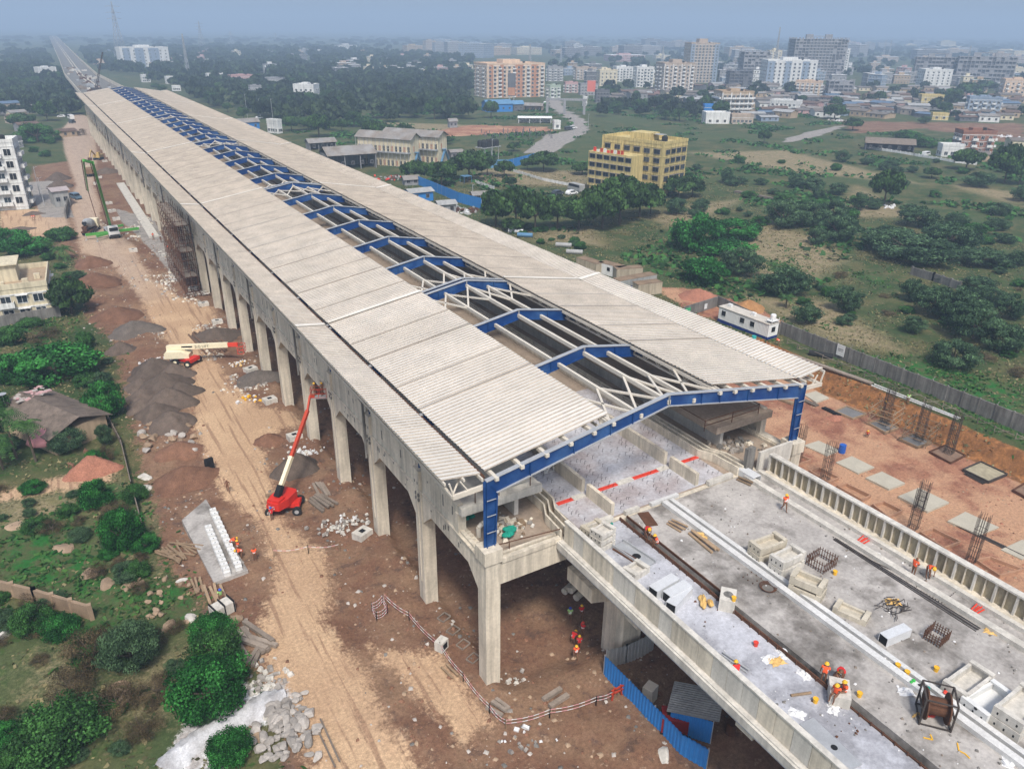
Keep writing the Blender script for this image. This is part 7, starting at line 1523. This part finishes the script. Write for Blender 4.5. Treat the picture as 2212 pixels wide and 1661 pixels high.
for poly, n, kinds, wr_, sd in (('0,1040 240,1060 330,1200 330,1330 520,1420 540,1661 0,1661 0,1290 330,1320 200,1200 0,1150', 46, ('bush','dry','dry','bright','acacia'), (1.4,3.6), 51), ('0,700 250,740 280,1000 180,1010 0,1040', 16, ('bush','bright','acacia'), (2,4.5), 52), ('170,560 190,640 170,690 100,690 0,640 0,560', 10, ('bush','acacia'), (2,4), 53),
    ('1560,600 1700,640 1800,700 2212,830 2212,560 1900,560 1750,600', 34, ('acacia','bush','dry'), (1.6,4), 54), ('1450,420 2000,420 2212,480 2212,560 1700,560 1480,500', 34, ('acacia','bush','acacia'), (3.5,8), 55), ('1450,340 2212,350 2212,420 1500,420', 18, ('acacia','bush'), (3,7), 56), ('1040,470 1280,520 1250,560 1100,500', 12, ('bush','acacia'), (2,4), 57)):
    for x, y in wood_points(poly, n, 1.8, sd, 4): w = tr_.uniform(*wr_); plant(tr_.choice(kinds), (x,y,gz1(x,y)), w, w*tr_.uniform(.4,.6), None, 'scattered bushes')
# clods and stones all over the bare soil
def chips(name, label, n, x0, x1, y0, y1, wf, smin, smax, mats, seed, cat='rubble', zf=None):
    r = np.random.default_rng(seed); x, y = r.uniform(x0,x1,n*6), r.uniform(y0,y1,n*6); k = r.uniform(0,1,n*6) < wf(x,y); x, y = x[k][:n], y[k][:n]; m = len(x); z = gz(x,y) if zf is None else np.full(m, zf)
    s = smin+(smax-smin)*r.uniform(0,1,m)**3; B = np.array([(-1,-.8,-.3),(1,-.9,-.3),(.8,1,-.3),(-.9,.8,-.3),(-.5,-.5,.6),(.6,-.4,.5),(.4,.6,.7),(-.5,.5,.45)]); a = r.uniform(0,6.28,m)
    V = B[None]*s[:,None,None]*.5*r.uniform(.6,1.3,(m,8,3)); c_, s_ = np.cos(a)[:,None], np.sin(a)[:,None]; X, Y = V[:,:,0]*c_-V[:,:,1]*s_, V[:,:,0]*s_+V[:,:,1]*c_
    V = np.stack([X+x[:,None], Y+y[:,None], V[:,:,2]+z[:,None]+.02], 2).reshape(-1,3); F = np.array([(4,5,6,7),(0,1,5,4),(1,2,6,5),(2,3,7,6),(3,0,4,7)]); F = (F[None]+8*np.arange(m)[:,None,None]).reshape(-1); nq = m*5
    me = bpy.data.meshes.new(name); me.vertices.add(m*8); me.vertices.foreach_set('co', V.ravel()); me.loops.add(nq*4); me.loops.foreach_set('vertex_index', F); me.polygons.add(nq); me.polygons.foreach_set('loop_start', np.arange(nq)*4); me.polygons.foreach_set('loop_total', np.full(nq,4)); me.update()
    for q in mats: me.materials.append(q)
    me.polygons.foreach_set('material_index', np.repeat(r.integers(0,len(mats),m),5)); struct(tag(link(name, me), label, cat), 'stuff')
bare = lambda x, y: SOILM(x,y)*(1-.93*mask(ROAD,x,y,2))*((x < 36))*(.25+.75*(fbm(x,y,5,3,41) > .5))
chips('stones','small stones and clods littering the bare soil beside the station', 9000, -45,36,-14,170, bare, .08,.5, [rock, gravel_brown, rock_tan, gravel_brown, gravel_brown, concrete_dark], 61)
chips('rubble','pale broken rubble strewn between the arches and the haul road', 1500, -13,-1,55,200, lambda x,y: (fbm(x,y,7,3,47) > .5)*(1-mask(ROAD,x,y,2)), .15,.9, [rock, concrete_new, rock_tan, concrete], 65)
chips('stones','small clods and stones littering the red earth around the footings', 2500, 36,76,-40,44, lambda x,y: np.ones_like(x)*(fbm(x,y,4,3,44) > .45), .06,.3, [red_earth, gravel_brown, rock_tan], 62)
chips('litter','small site litter and chips scattered over the viaduct deck', 900, 13.1,28.4,-44,-1, lambda x,y: ((np.abs(x-17.5) > .9)*(.2+.8*(fbm(x,y,3,3,45) > .5))), .03,.2, [concrete_dark, concrete_dark, wood_grey, plastic_white, slab_grey], 63, 'litter', 12.02)
chips('litter','small litter and chips scattered over the pale screed of the deck', 350, 6.9,12.1,-44,-1, lambda x,y: .2+.8*(fbm(x,y,3,3,46) > .5), .04,.2, [concrete_dark, plastic_white, rust], 64, 'litter', 12.02)
# ---------------------------------------------------------------- heaps, stones and loose things left of the station
def heap(p, w, h, mat, label, el=1.0, rz=0, name='gravel_heap', cat='heap', group=None, seed=None):
    n, rg = 26, 12; r = np.random.default_rng(seed or int(abs(p[0]*31+p[1]*17)) % 9999); vs = [(0,0,h)]; ph = r.uniform(0,6.28,4)
    for j in range(1, rg+1):
        t = j/rg
        for i in range(n):
            a = 2*math.pi*i/n; k = 1+.10*math.sin(3*a+ph[0])+.07*math.sin(5*a+ph[1])+r.uniform(-.03,.03); z = h*(1-t**1.45)*(1-.25*t) if t < 1 else -.25
            vs.append((math.cos(a)*w/2*t*k, math.sin(a)*w/2*t*k*el, z+r.uniform(-.05,.05)*h*(t < 1)))
    fs = [(0,1+i,1+(i+1) % n) for i in range(n)]+[(1+(j-1)*n+i,1+j*n+i,1+j*n+(i+1) % n,1+(j-1)*n+(i+1) % n) for j in range(1,rg) for i in range(n)]
    return tag(MB().add(vs, fs).build(name, mat, None, (p[0],p[1],gz1(p[0],p[1])-.12), rz, smooth=True), label, cat, group)
gh = 'dark gravel heaps beside the haul road'
for x, y, w, l in ((1010,760,330,'broad dark gravel heap at the top of the heap row'),(1130,770,250,'dark gravel heap top right, touching the haul road'),(920,850,230,'dark gravel heap on the upper left of the row'),(1080,860,300,'large dark gravel heap in the middle of the row'),(1180,890,230,'dark gravel heap on the right side of the row'),(930,930,230,'dark gravel heap on the left of the row'),(1100,960,300,'big dark gravel heap below the row middle'),(930,990,220,'dark gravel heap low on the left of the row'),(1020,1040,250,'dark gravel heap second from the row bottom'),(1120,1095,290,'dark gravel heap at the bottom of the row')):
    p = T(0,1,x,y); m = px_m(p)/3; heap(p, w*m*1.15, w*m*.36, gravel_dark, l, .9, group=gh)
for x, y, w, hh, mt, l in ((790,620,200,.2,gravel_dark,'small dark sand heap above the gravel row'),(760,390,330,.12,gravel_brown,'long low brown earth heap right of the leafy tree'),(620,180,300,.12,gravel_brown,'brown earth heap at the top beside the cream house'),(600,60,220,.15,gravel_brown,'reddish brown heap beside the road bend'),(880,490,330,.13,M('grey soil heap',(.12,.10,.085),.95,.3,.8,.8,fine=.5),'grey green earth heap behind the cream boom lift'),(1200,1440,440,.14,gravel_brown,'wide brown earth heap below the gravel row'),(1160,1260,300,.12,gravel_brown,'brown earth heap directly below the gravel row'),(600,1390,320,.2,red_earth,'red crushed brick heap in front of the hut'),(1930,1380,330,.22,gravel_dark,'dark gravel heap beside the raised red lift boom'),(1740,1190,220,.16,gravel_brown,'brown earth heap left of the arch foot'),(1400,520,330,.12,gravel_dark,'dark earth heap below the arches behind the cream lift'),(1680,800,300,.1,M('grey soil heap',(.12,.10,.085),.95,.3,.8,.8,fine=.5),'grey earth heap with sacks between arches')):
    p = T(0,1,x,y); m = px_m(p)/3; heap(p, w*m*1.1, w*m*hh*1.9, mt, l, .75)
for c,r,x,y,w,hh,mt,l in ((0,0,380,1165,150,.34,gravel_dark,'upper dark heap beside the far haul road'),(0,0,385,1215,150,.3,gravel_dark,'lower dark heap beside the far haul road'),(0,0,215,1390,130,.18,gravel_dark,'grey gravel heap before the white apartment block'),(0,0,135,1490,170,.14,gravel_dark,'flat grey heap behind the left bushes'),(0,0,690,1120,170,.2,gravel_dark,'dark soil heap beside the tipper truck'),(2,1,90,265,260,.22,red_earth,'broad red earth heap behind the grey corner wall'),(2,1,420,345,260,.25,M('orange earth',(.33,.17,.07),.95,.25,.8,.6,fine=.4),'orange earth heap behind the white cabin'),(2,1,1000,960,130,.2,red_earth,'small red earth heap beside the dark fresh pad'),(2,2,0,0,1,.1,red_earth,'')):
    if l: p = T(c,r,x,y); m = px_m(p)/3; heap(p, w*m*1.1, w*m*hh, mt, l, .7)
def stone_mesh(seed, flat=.7):
    bm = bmesh.new(); bmesh.ops.create_icosphere(bm, subdivisions=2, radius=.5); r = random.Random(seed); pl = [(Vector((r.gauss(0,1),r.gauss(0,1),r.gauss(0,1))).normalized(), r.uniform(.24,.40)) for _ in range(9)]
    for v in bm.verts:
        for n, d in pl:
            k = v.co.dot(n)-d
            if k > 0: v.co -= n*k
        v.co.z *= flat
    me = bpy.data.meshes.new('stone'); bm.to_mesh(me); bm.free(); return me
STN = [stone_mesh(i) for i in range(8)]
def stone(p, s, label, mat=0, group=None, same=False, el=(1,1,1), name='stone', cat='stone'):
    me = STN[rs.randrange(8)]; key = (me.name, mat)
    if key not in SM: q = me.copy(); q.materials.append((rock,rock_tan,concrete_new)[mat]); SM[key] = q
    o = link(name, SM[key], None, (p[0],p[1],p[2]+s*.2), rs.uniform(0,6.28), (s*el[0],s*el[1],s*el[2])); return tag(o, label, cat, group, same)
rs = random.Random(30); SM = {}
for i in range(95):
    x, y = rs.gauss(1850,95), rs.gauss(1410,105); stone(G(0,2,x,y), rs.uniform(.5,1.5), 'grey quarried stone in the pile beside the white slurry', 0, 'stones in the grey pile', True, (1,rs.uniform(.6,.9),rs.uniform(.6,.9)))
for i in range(26): stone(G(0,2,rs.uniform(880,1300),rs.uniform(420,760)), rs.uniform(.3,1.0), 'tan boulder strewn between the slab and the bushes', 1, 'tan boulders', True)
for i in range(34): stone(G(0,1,rs.uniform(890,1280),rs.gauss(1190,60)), rs.uniform(.4,1.4), 'broken stone along the foot of the gravel heaps', rs.choice((0,1)), 'broken stones below the heaps', True)
for c,r,x,y,s,l,mt in ((0,2,1515,705,3.0,'large round tan boulder beside the stacked planks',1),(0,2,1230,690,2.4,'pitted pale boulder left of the plank stack',2),(0,2,1095,740,2.6,'squared tan stone block below the boulders',1),(0,2,690,460,3.2,'flat cracked tan rock slab beside green weeds',1),(0,2,580,400,4.0,'broad flat tan rock at the green patch edge',1),(0,2,830,480,2.6,'tan rock right of the green weed patch',1),(0,2,1180,440,1.8,'white angular stone beside the concrete slab',2),(0,2,1650,1440,3.2,'long tan stone slab below the white slurry',1),(0,2,1570,1540,3.0,'tan stone slab at the bottom among bushes',1),(0,2,1420,1040,4.2,'big pale stone slab half hidden in bushes',1),(0,2,1770,1300,2.4,'white coated stone at the end of slurry',2),(0,1,940,1430,3.0,'upper white broken concrete slab beside the old fence',2),(0,1,945,1500,3.2,'lower white broken concrete slab beside the old fence',2),(1,2,2090,1570,2.2,'pale triangular stone at the lower end of blue fence',2),(0,2,100,90,4,'wide bare tan rock on the left slope',1),(0,2,410,230,4,'bare tan rock beyond the green weed patch',1),(1,2,390,840,0,'',0),(0,1,1590,240,2.4,'white stone pile top beside the arches',2)):
    if l: stone(G(c,r,x,y)-[0,0,.15*s], s*.72, l, mt, None, False, (1,.8,.4 if 'slab' in l or 'flat' in l or 'rock' in l else .75))
def spill(c, r, pts, label, mat, h=.5):
    P = [G(c,r,x,y) for x, y, w in pts]; c_ = sum(P)/len(P); mb = MB(); r_ = random.Random(len(pts)); vs = []; m = 9
    for j in range(len(P)*6-5):
        t = j/6; i = min(int(t), len(P)-2); f = t-i; p = P[i]*(1-f)+P[i+1]*f; w = (pts[i][2]*(1-f)+pts[i+1][2]*f)*px_m(p)/3; d = P[i+1]-P[i]; s = np.array([-d[1],d[0],0]); s /= np.linalg.norm(s)
        for k in range(m): u = k/(m-1)*2-1; q = p+s*u*w*(1+r_.uniform(-.18,.18)); vs.append((q[0]-c_[0],q[1]-c_[1],gz1(q[0],q[1])-c_[2]+max(0,(1-u*u))*h*r_.uniform(.5,1.1)-(.15 if abs(u) > .98 else 0)))
    n = len(vs)//m; fs = [(j*m+k,j*m+k+1,(j+1)*m+k+1,(j+1)*m+k) for j in range(n-1) for k in range(m-1)]
    return tag(mb.add(vs, fs).build('slurry_spill', mat, None, tuple(c_), smooth=True), label, 'slurry')
spill(0,2,[(1060,1680,120),(1180,1560,110),(1330,1440,90),(1480,1370,80),(1620,1300,110),(1740,1230,120),(1850,1180,60)],'white solidified slurry running down the slope at the bottom',slurry,.6)
# precast slab with two rows of white blocks
q4 = [G(0,2,1185,85),G(0,2,1390,470),G(0,2,1610,390),G(0,2,1340,-60)]; c_ = sum(q4)/4; mb = MB(); mb.ext([(p[0]-c_[0],p[1]-c_[1],-.9) for p in q4], (0,0,1.4)); sl_ = tag(mb.build('casting_slab', slab_grey, None, tuple(c_)), 'concrete casting slab carrying two rows of white blocks', 'concrete slab'); zt = c_[2]+.5
for row, (a, b, n) in enumerate((((1355,120),(1470,395),11),((1385,10),(1545,360),13))):
    for i in range(n):
        f = i/(n-1); p = T(0,2,a[0]+(b[0]-a[0])*f,a[1]+(b[1]-a[1])*f,zt); mb = MB(); mb.box(-.42,.42,-.32,.32,0,.42); mb.box(-.2,.2,-.32,.32,.42,.72); mb.cyl((0,0,.72),(0,0,.725),.06,n=8,m=1)
        o = mb.build('white_block', [white_paint, dark], None, tuple(p), math.atan2(*(lambda u, v: (v[1]-u[1], v[0]-u[0]))(T(0,2,*a,zt), T(0,2,*b,zt)))); tag(o, 'white stepped block in the '+('left' if row == 0 else 'right')+' row on casting slab, '+('nearest' if i == n-1 else 'farthest' if i == 0 else ONE[i+1]+' from the far end'), 'white block', 'white blocks on the casting slab')
for c,r,x,y,l in ((0,0,755,1425,'white box slab by the far arches, nearest the pump'),(0,0,728,1375,'white box slab by the far arches, second from the pump'),(0,0,705,1322,'small white box slab under the green boom'),(0,0,645,1155,'white slab beside the tipper truck'),(0,0,625,1195,'small white slab below the tipper truck'),(0,0,865,1630,'white slab at the haul road rubble'),(0,0,1080,1660,'wide white slab against the arches'),(0,0,680,1050,'pale slab near the excavator'),(0,1,1255,220,'white chamber box beside white stones'),(0,1,1320,320,'white chamber box on the side road'),(0,1,1410,435,'white chamber box below the brown timber'),(0,1,1625,745,'white chamber box with a square hole'),(0,1,1750,945,'large curved white chamber cover by orange sacks'),(0,1,1910,1180,'white chamber box behind the raised boom'),(1,2,138,150,'white chamber box with square hole beside the second arch foot')):
    mb = MB(); mb.box(-.9,.9,-.7,.7,-.2,.65); mb.box(-.3,.3,-.3,.3,.65,.656,1); tag(mb.build('chamber_box', [concrete_new, dark], None, tuple(G(c,r,x,y)), rs.uniform(-.3,.5)), l, 'chamber box', 'white chamber boxes')
MB_ = MB(); 
a, b = G(0,0,780,1190), G(0,0,1000,1540); tag(MB().bar((0,0,.1),tuple(b-a+np.array([0,0,.1])),2.4,.5).build('concrete_strip', concrete_new, None, tuple(a)), 'long pale concrete strip beside the scaffold and arches', 'concrete strip')
for c,r,x,y,l,mt,n,s in ((0,1,1965,1275,'heap of white broken plaster beside the raised boom',[plastic_white,concrete_new],60,.45),(0,1,1545,695,'heap of white sacks and plaster near the arches',[plastic_white,ysack],40,.4),(0,1,1270,240,'heap of white stones against an arch foot',[rock,concrete_new],60,.5),(0,1,1470,520,'white plastic scraps on dark soil',[plastic_white],20,.45),(0,1,1630,920,'orange and white sacks near the arch foot',[plastic_white,yellow_pl],14,.6),(0,1,1150,150,'pale rubble strewn beside the haul road bend',[rock,plastic_white],40,.5),(0,2,2180,90,'white rubble right of the red boom lift',[concrete_new,rock],40,.55),(1,2,30,70,'white broken stone left of the chamber box',[concrete_new,plastic_white],30,.5),(1,2,1100,1100,'pale stones around the front column foot',[rock,concrete_new],50,.4),(1,2,1150,1490,'white rags and stones below the barrier tape',[plastic_white,rock],16,.6),(0,2,1710,1110,'pale broken stone above the slurry',[rock,concrete_new],70,.6),(0,1,1000,680,'white scraps under the cream boom lift',[plastic_white],40,.5),(0,0,1110,1640,'broken pale rubble against the distant arches',[rock,concrete_new],60,.7),(2,0,1000,785,'white boulders on bare ground left of the bus',[plastic_white,rock],24,1.6),(2,0,2100,890,'white rubbish scattered on bare ground at right',[plastic_white],30,1.5),(2,0,1360,930,'stack of cut logs under the field store',[wood,wood_grey],60,1.6),(1,0,790,1370,'heap of grey sheets and junk beside the station roof',[grey_sheet,rust,plastic_white],60,1.6),(1,0,430,1260,'site junk beside the blue fence',[rust,haz_red,grey_sheet,wood],60,1.3),(1,0,300,1160,'site junk before the open shed',[rust,haz_red,grey_sheet],50,1.5),(2,0,1340,1345,'pale stones and white chips painted as water glints in the field ditch',[plastic_white],26,.8)):  # white chips in the field ditch stand in for glints on water
    rubble('rubble', l, (G(c,r,x,y), n), mt, s*.3, s, cat='rubble', spread=s*4.5)
def planks(c, r, a, b, n, w, label, mat=wood_grey, spread=.6, th=.25):
    p, q = Vector(G(c,r,*a)), Vector(G(c,r,*b)); c_ = (p+q)/2; d = q-p; L_ = d.length; mb = MB(); r_ = random.Random(n*7+int(L_*10)); s = Vector((-d.y,d.x,0)).normalized()
    for i in range(n):
        o_ = s*(i/(n-1+1e-6)-.5)*w+Vector((0,0,.12+r_.uniform(0,.3))); j = s*r_.uniform(-spread,spread); t = r_.uniform(-.1,.1)*L_; u = d.normalized()*t; mb.bar(p-c_+o_+u, q-c_+o_+j+u, th, th*.8)
    return tag(mb.build('plank_stack', mat, None, tuple(c_)), label, 'planks')
planks(0,2,(1450,810),(1590,970),10,4.2,'fan of long weathered timbers beside the road',wood_grey,.9,.4); planks(0,2,(1500,800),(1750,890),2,.6,'two crossed beams lying over the timber fan',wood_grey,.3,.4); planks(0,2,(1080,230),(1220,300),14,2.6,'pile of split timber left of casting slab',wood,1.6,.16); planks(0,2,(1620,1010),(1690,890),2,.5,'crooked timber beam at the road edge',wood_grey,.3,.35)
planks(0,2,(1595,690),(1605,820),1,0,'single pale beam standing out beside the road',wood_grey,.1,.3); planks(0,2,(1620,730),(1710,815),1,0,'single brown beam beside the road',wood,.1,.35); planks(0,2,(1375,480),(1415,600),4,1.4,'planks leaning beside the seated worker',wood,.4,.25); planks(0,2,(1270,440),(1310,530),3,.8,'short planks below the casting slab',wood,.3,.2)
planks(0,1,(1280,500),(1420,620),9,3.2,'stack of long brown timbers behind the cream lift basket',M('brown timber',(.15,.09,.06),.9,.3,1,fine=.2),.6,.25); planks(0,1,(2040,1570),(2120,1640),6,1.6,'pale broken beams right of the red lift, front group',wood_grey,.9,.3); planks(0,1,(2060,1480),(2100,1570),4,1.0,'pale broken beams right of the red lift, rear group',wood_grey,.6,.3); planks(1,2,(670,1010),(750,1080),2,.5,'orange timber beside the tape near front column',wood,.2,.15); planks(1,2,(970,1240),(1050,1310),3,1.2,'half buried timbers below the front column',wood_grey,.4,.3); planks(0,1,(1740,1580),(1830,1540),2,1.0,'wooden ramp boards behind the red lift',wood,.2,.5); planks(1,2,(1320,1255),(1440,1180),2,.9,'half buried timber form in the pit below the pier',wood_grey,.2,.4); planks(0,2,(2060,1370),(2200,1640),2,.5,'two thin poles lying on the road bottom',wood_grey,.2,.12); planks(2,0,(320,1243),(560,1290),3,.6,'low brown field wall of stacked timber',wood_grey,.4,.7)
for x, y, l in ((665,680,'first'),(725,765,'second'),(790,855,'third'),(855,945,'fourth')):
    p = G(1,2,x,y); mb = MB(); [mb.bar(a, b, .07, .15) for a, b in (((-.5,-.4,.05),(.5,-.4,.05)),((.5,-.4,.05),(.5,.4,.05)),((.5,.4,.05),(-.5,.4,.05)),((-.5,.4,.05),(-.5,-.4,.05)))]; tag(mb.build('trench_frame', wood_grey, None, tuple(p), .35), f'small pale square frame in the column trench, {l} from the back', 'trench frame')
# barrier tape on stakes, low fences, rings
def tape(pts, label, posts=True, z=(.95,.6)):
    P = [G(*p) for p in pts]; c_ = P[0]; mb = MB(); mp = MB(); r_ = random.Random(3)
    for a, b in zip(P[:-1], P[1:]):
        for zz in z:
            n = 8
            for i in range(n):
                f0, f1 = i/n, (i+1)/n; q0 = a+(b-a)*f0-c_; q1 = a+(b-a)*f1-c_; q0[2] += zz-.25*math.sin(math.pi*f0); q1[2] += zz-.25*math.sin(math.pi*f1); mb.bar(q0, q1, .02, .06, i % 2)
        for q in (a, b): mp.bar(tuple(q-c_+[0,0,-.2]), tuple(q-c_+[0,0,1.1]), .06)
    o = thing('barrier_tape', label, 'barrier tape', tuple(c_)); mb.build('tape', [pink_tape, plastic_white], o); mp.build('stakes', wood, o); return o
tape([(1,2,280,580),(1,2,440,700),(1,2,640,900),(1,2,790,1095),(1,2,960,1300),(1,2,1065,1400)],'red and white barrier tape running down from the stake cage'); tape([(1,2,1065,1400),(1,2,1350,1330),(1,2,1650,1250),(1,2,1790,1190)],'red and white barrier tape running right to the blue fence'); tape([(0,2,1775,290),(0,2,2000,265),(0,2,2200,250)],'single white tape strung across the haul road',True,(.9,))
tape([(1,2,200,640),(1,2,270,590),(1,2,300,650),(1,2,230,700),(1,2,200,640)],'small square of stakes and pink tape around a pit',True,(1.0,.6,.3))
o = thing('barricade', 'orange timber barricade end beside the blue fence', 'barricade', tuple(G(1,2,1785,1200))); mb = MB(); [mb.bar(a, b, .12) for a, b in (((-.5,0,0),(-.3,0,1.3)),((.5,0,0),(.3,0,1.3)),((-.6,0,1.1),(.6,0,1.1)),((-.6,0,.7),(.6,0,.7)))]; mb.build('rails', orange_red, o)
def stonewall(pts, h, label, mat, post=None, t=.3):
    P = [G(*p) for p in pts]; c_ = P[0]; o = thing('compound_wall', label, 'wall', tuple(c_)); mb = MB()
    for a, b in zip(P[:-1], P[1:]): mb.bar(a-c_+[0,0,h/2], b-c_+[0,0,h/2], t, h+.3)
    mb.build('panels', mat, o); mp = MB()
    for a, b in zip(P[:-1], P[1:]):
        n = max(1,int(np.linalg.norm(b-a)/2.2))
        for i in range(n+1): q = a+(b-a)*i/n-c_; mp.bar(q+[0,0,-.2], q+[0,0,h+.35], t*1.3)
    mp.build('posts', post or mat, o); return o
stonewall([(0,2,-40,510),(0,2,240,580),(0,2,600,690)],1.4,'tan compound wall with scalloped top at lower left',rock_tan); stonewall([(0,2,-30,860),(0,2,180,690)],.5,'low white kerb wall at the lower left corner',concrete_new)
stonewall([(0,1,700,1060),(0,1,790,1230),(0,1,860,1520),(0,2,920,80),(0,2,960,230)],.9,'old thin post and wire fence line beside the heaps',wood_grey,None,.09); stonewall([(1,0,870,1190),(1,0,990,1230)],.9,'white post fence left length in the field',W['white'],None,.1); stonewall([(1,0,1115,1115),(1,0,1300,1170),(1,0,1470,1205)],.8,'white post fence along the hedge field',W['white'],None,.1); stonewall([(2,0,1180,960),(2,0,1500,1010),(2,0,1760,1055),(2,0,1900,1070)],.8,'long pale low wall along the field track',W['white'],None,.3); stonewall([(2,1,1480,120),(2,1,1620,160),(2,1,1790,220)],1.6,'dark old wall in the thorn thicket',concrete_dark)
stonewall([(0,0,430,1420),(0,0,455,1300)],2.0,'dark wall beside the small grey shed',concrete_dark); stonewall([(0,1,-20,460),(0,1,390,390)],1.8,'stone wall in front of the cream house',concrete_dark)
mb = MB(); 
for x, y in ((775,1155),(780,1215),(740,1205)):
    p = G(0,2,x,y); mb = MB(); n = 20
    for i in range(n): a0, a1 = 2*math.pi*i/n, 2*math.pi*(i+1)/n; mb.bar((.75*math.cos(a0),.75*math.sin(a0),.15),(.75*math.cos(a1),.75*math.sin(a1),.15),.22,.35)
    tag(mb.build('concrete_ring', rock_tan, None, tuple(p)), 'round concrete ring lying in the grass, '+{1155:'rear',1215:'front',1205:'left half buried'}[y], 'concrete ring')
o = MB(); o.box(-1.0,1.0,-.6,.6,0,1.1); [o.box(x-.05,x+.05,-.66,.66,-.1,1.3,1) for x in (-.9,0,.9)]; tag(o.build('block_stack', [concrete_new, dark], None, tuple(G(0,2,1445,650)), .3), 'white block bundle strapped with dark bars below the worker', 'block stack')
o = MB(); o.box(-.5,.5,-.25,.25,0,1.6); tag(o.build('black_board', dark, None, tuple(G(0,1,1363,1385)), .2), 'black upright panel beside the brown heap', 'panel')
o = MB(); [o.cyl((0,y,.45+(.5 if y == .0 else 0)),(3,y,.45+(.5 if y == .0 else 0)),.35,n=10) for y in (-.7,0,.7)]; tag(o.build('pipe_stack', concrete, None, tuple(G(1,2,1480,560)), R(20)), 'three pale concrete pipes stacked under the pier cap', 'pipes')
o = MB(); o.box(-.5,.5,-.4,.4,0,1.0); o.box(-.3,.3,-.42,-.4,.2,.8,1); tag(o.build('junction_box', [concrete_new, dark], None, tuple(G(1,2,650,880)), .5), 'grey box with black front beside the column trench', 'box')
# brick coloured stakes on the plot behind the barracks
for i in range(46):
    p = T(1,0,rs.uniform(900,1380),rs.uniform(850,900)); tag(MB().bar((0,0,-.2),(0,0,rs.uniform(1.2,2.6)),.25).build('foundation_post', W['dgrey'], None, tuple(p)), 'short dark post on the red building plot behind the barracks', 'post', 'posts on the red building plot', same=True)
tag(MB().box(-1.6,1.6,-1.6,1.6,2.3,2.45).bar((-1.5,-1.5,0),(-1.5,-1.5,2.3),.1).bar((1.5,-1.5,0),(1.5,-1.5,2.3),.1).bar((1.5,1.5,0),(1.5,1.5,2.3),.1).bar((-1.5,1.5,0),(-1.5,1.5,2.3),.1).build('canopy_tent', blue_faded, None, tuple(T(1,0,808,1185))), 'blue canopy tent under the round trees', 'tent')
for c,r,x,y,l,m_ in ((1,1,0,0,'',None),(1,0,1130,1510,'white roll of sheeting beside the hedge, left one',plastic_white),(1,0,1190,1535,'blue roll of sheeting beside the hedge, right one',blue_faded),(1,0,1440,1600,'grey curved sheet on the grass below the hedge',grey_sheet),(1,0,1510,1645,'grey sheet scrap near the container row',grey_sheet)):
    if l: tag(MB().cyl((-2,0,.5),(2,0,.5),.55,n=10).build('sheet_roll', m_, None, tuple(T(c,r,x,y)), R(-40)), l, 'sheet roll')
LANDMARKS = {'the station roof end': (17,400,20), 'the peach block': T(1,0,1080,600), 'the tallest tower': T(2,0,840,420), 'the yellow block': T(1,0,1900,1100), 'the barracks': T(1,0,400,1000), 'the blue workshop': T(1,0,1010,700), 'the corner hotel': T(2,0,310,700), 'the white bus': T(2,0,1272,742), 'the long slab block': T(2,0,1800,450), 'the brick house': T(2,0,1860,930), 'the road bend': T(1,0,1560,800), 'the first tower': T(2,0,110,450), 'the hut': T(0,1,420,1100), 'the cream house': T(0,1,150,250), 'the white cabin': T(2,1,400,450), 'the grey wall': T(2,1,1400,750), 'the white apartments': T(0,0,100,1100), 'the casting slab': T(0,2,1400,250), 'the slurry': T(0,2,1500,1370), 'the field store': T(2,0,1330,950), 'the white hotel': T(0,0,890,360), 'the modern house': T(0,0,1990,620), 'the stone pile': T(0,2,1850,1400), 'the pylon': T(0,0,752,280), 'the far viaduct': T(0,0,400,420), 'the white slab block': T(2,0,1610,510), 'the beige block': T(1,0,2120,520), 'the pale blue block': T(2,0,660,480), 'the round tree': T(2,0,1100,820), 'the green weeds': T(0,2,300,350)}

# ---------------------------------------------------------------- labels: each singles out one thing
bpy.context.view_layer.update()
LM_D = {n: proj(p)[:2] for n, p in LANDMARKS.items()}
def relabel():
    tops = [o for o in scene.objects if o.parent is None and 'label' in o and o['label'] not in SAME]
    by = {}
    for o in tops: by.setdefault(o['label'], []).append(o)
    for lab, os_ in by.items():
        if len(os_) < 2: continue
        sub = {}
        for o in os_:
            x, y, _ = proj(np.array(o.matrix_world.translation))
            n = min(LM_D, key=lambda k: math.hypot(LM_D[k][0]-x, (LM_D[k][1]-y)*1.6)); lx, ly = LM_D[n]
            rel = ('right of ' if x > lx else 'left of ') if abs(x-lx) > abs(y-ly)*1.2 else ('beyond ' if y < ly else 'before ')
            sub.setdefault(lab+' '+rel+n, []).append((x, o))
        for l2, xs in sub.items():
            xs.sort(key=lambda t: t[0])
            if len(xs) == 1: xs[0][1]['label'] = l2; continue
            for i, (x, o) in enumerate(xs):
                if len(xs) == 2: w = ('left one', 'right one')[i]
                else: w = 'leftmost' if i == 0 else 'rightmost' if i == len(xs)-1 else ORD[i]+' from left'
                o['label'] = l2+', '+w
TEN = {20:'twent',30:'thirt',40:'fort',50:'fift',60:'sixt',70:'sevent',80:'eight',90:'ninet'}
ORD = [ONE[i+1] if i+1 < 20 else (TEN[(i+1)//10*10]+'ieth' if (i+1) % 10 == 0 else TEN[(i+1)//10*10]+'y-'+ONE[(i+1) % 10]) for i in range(98)]
relabel()
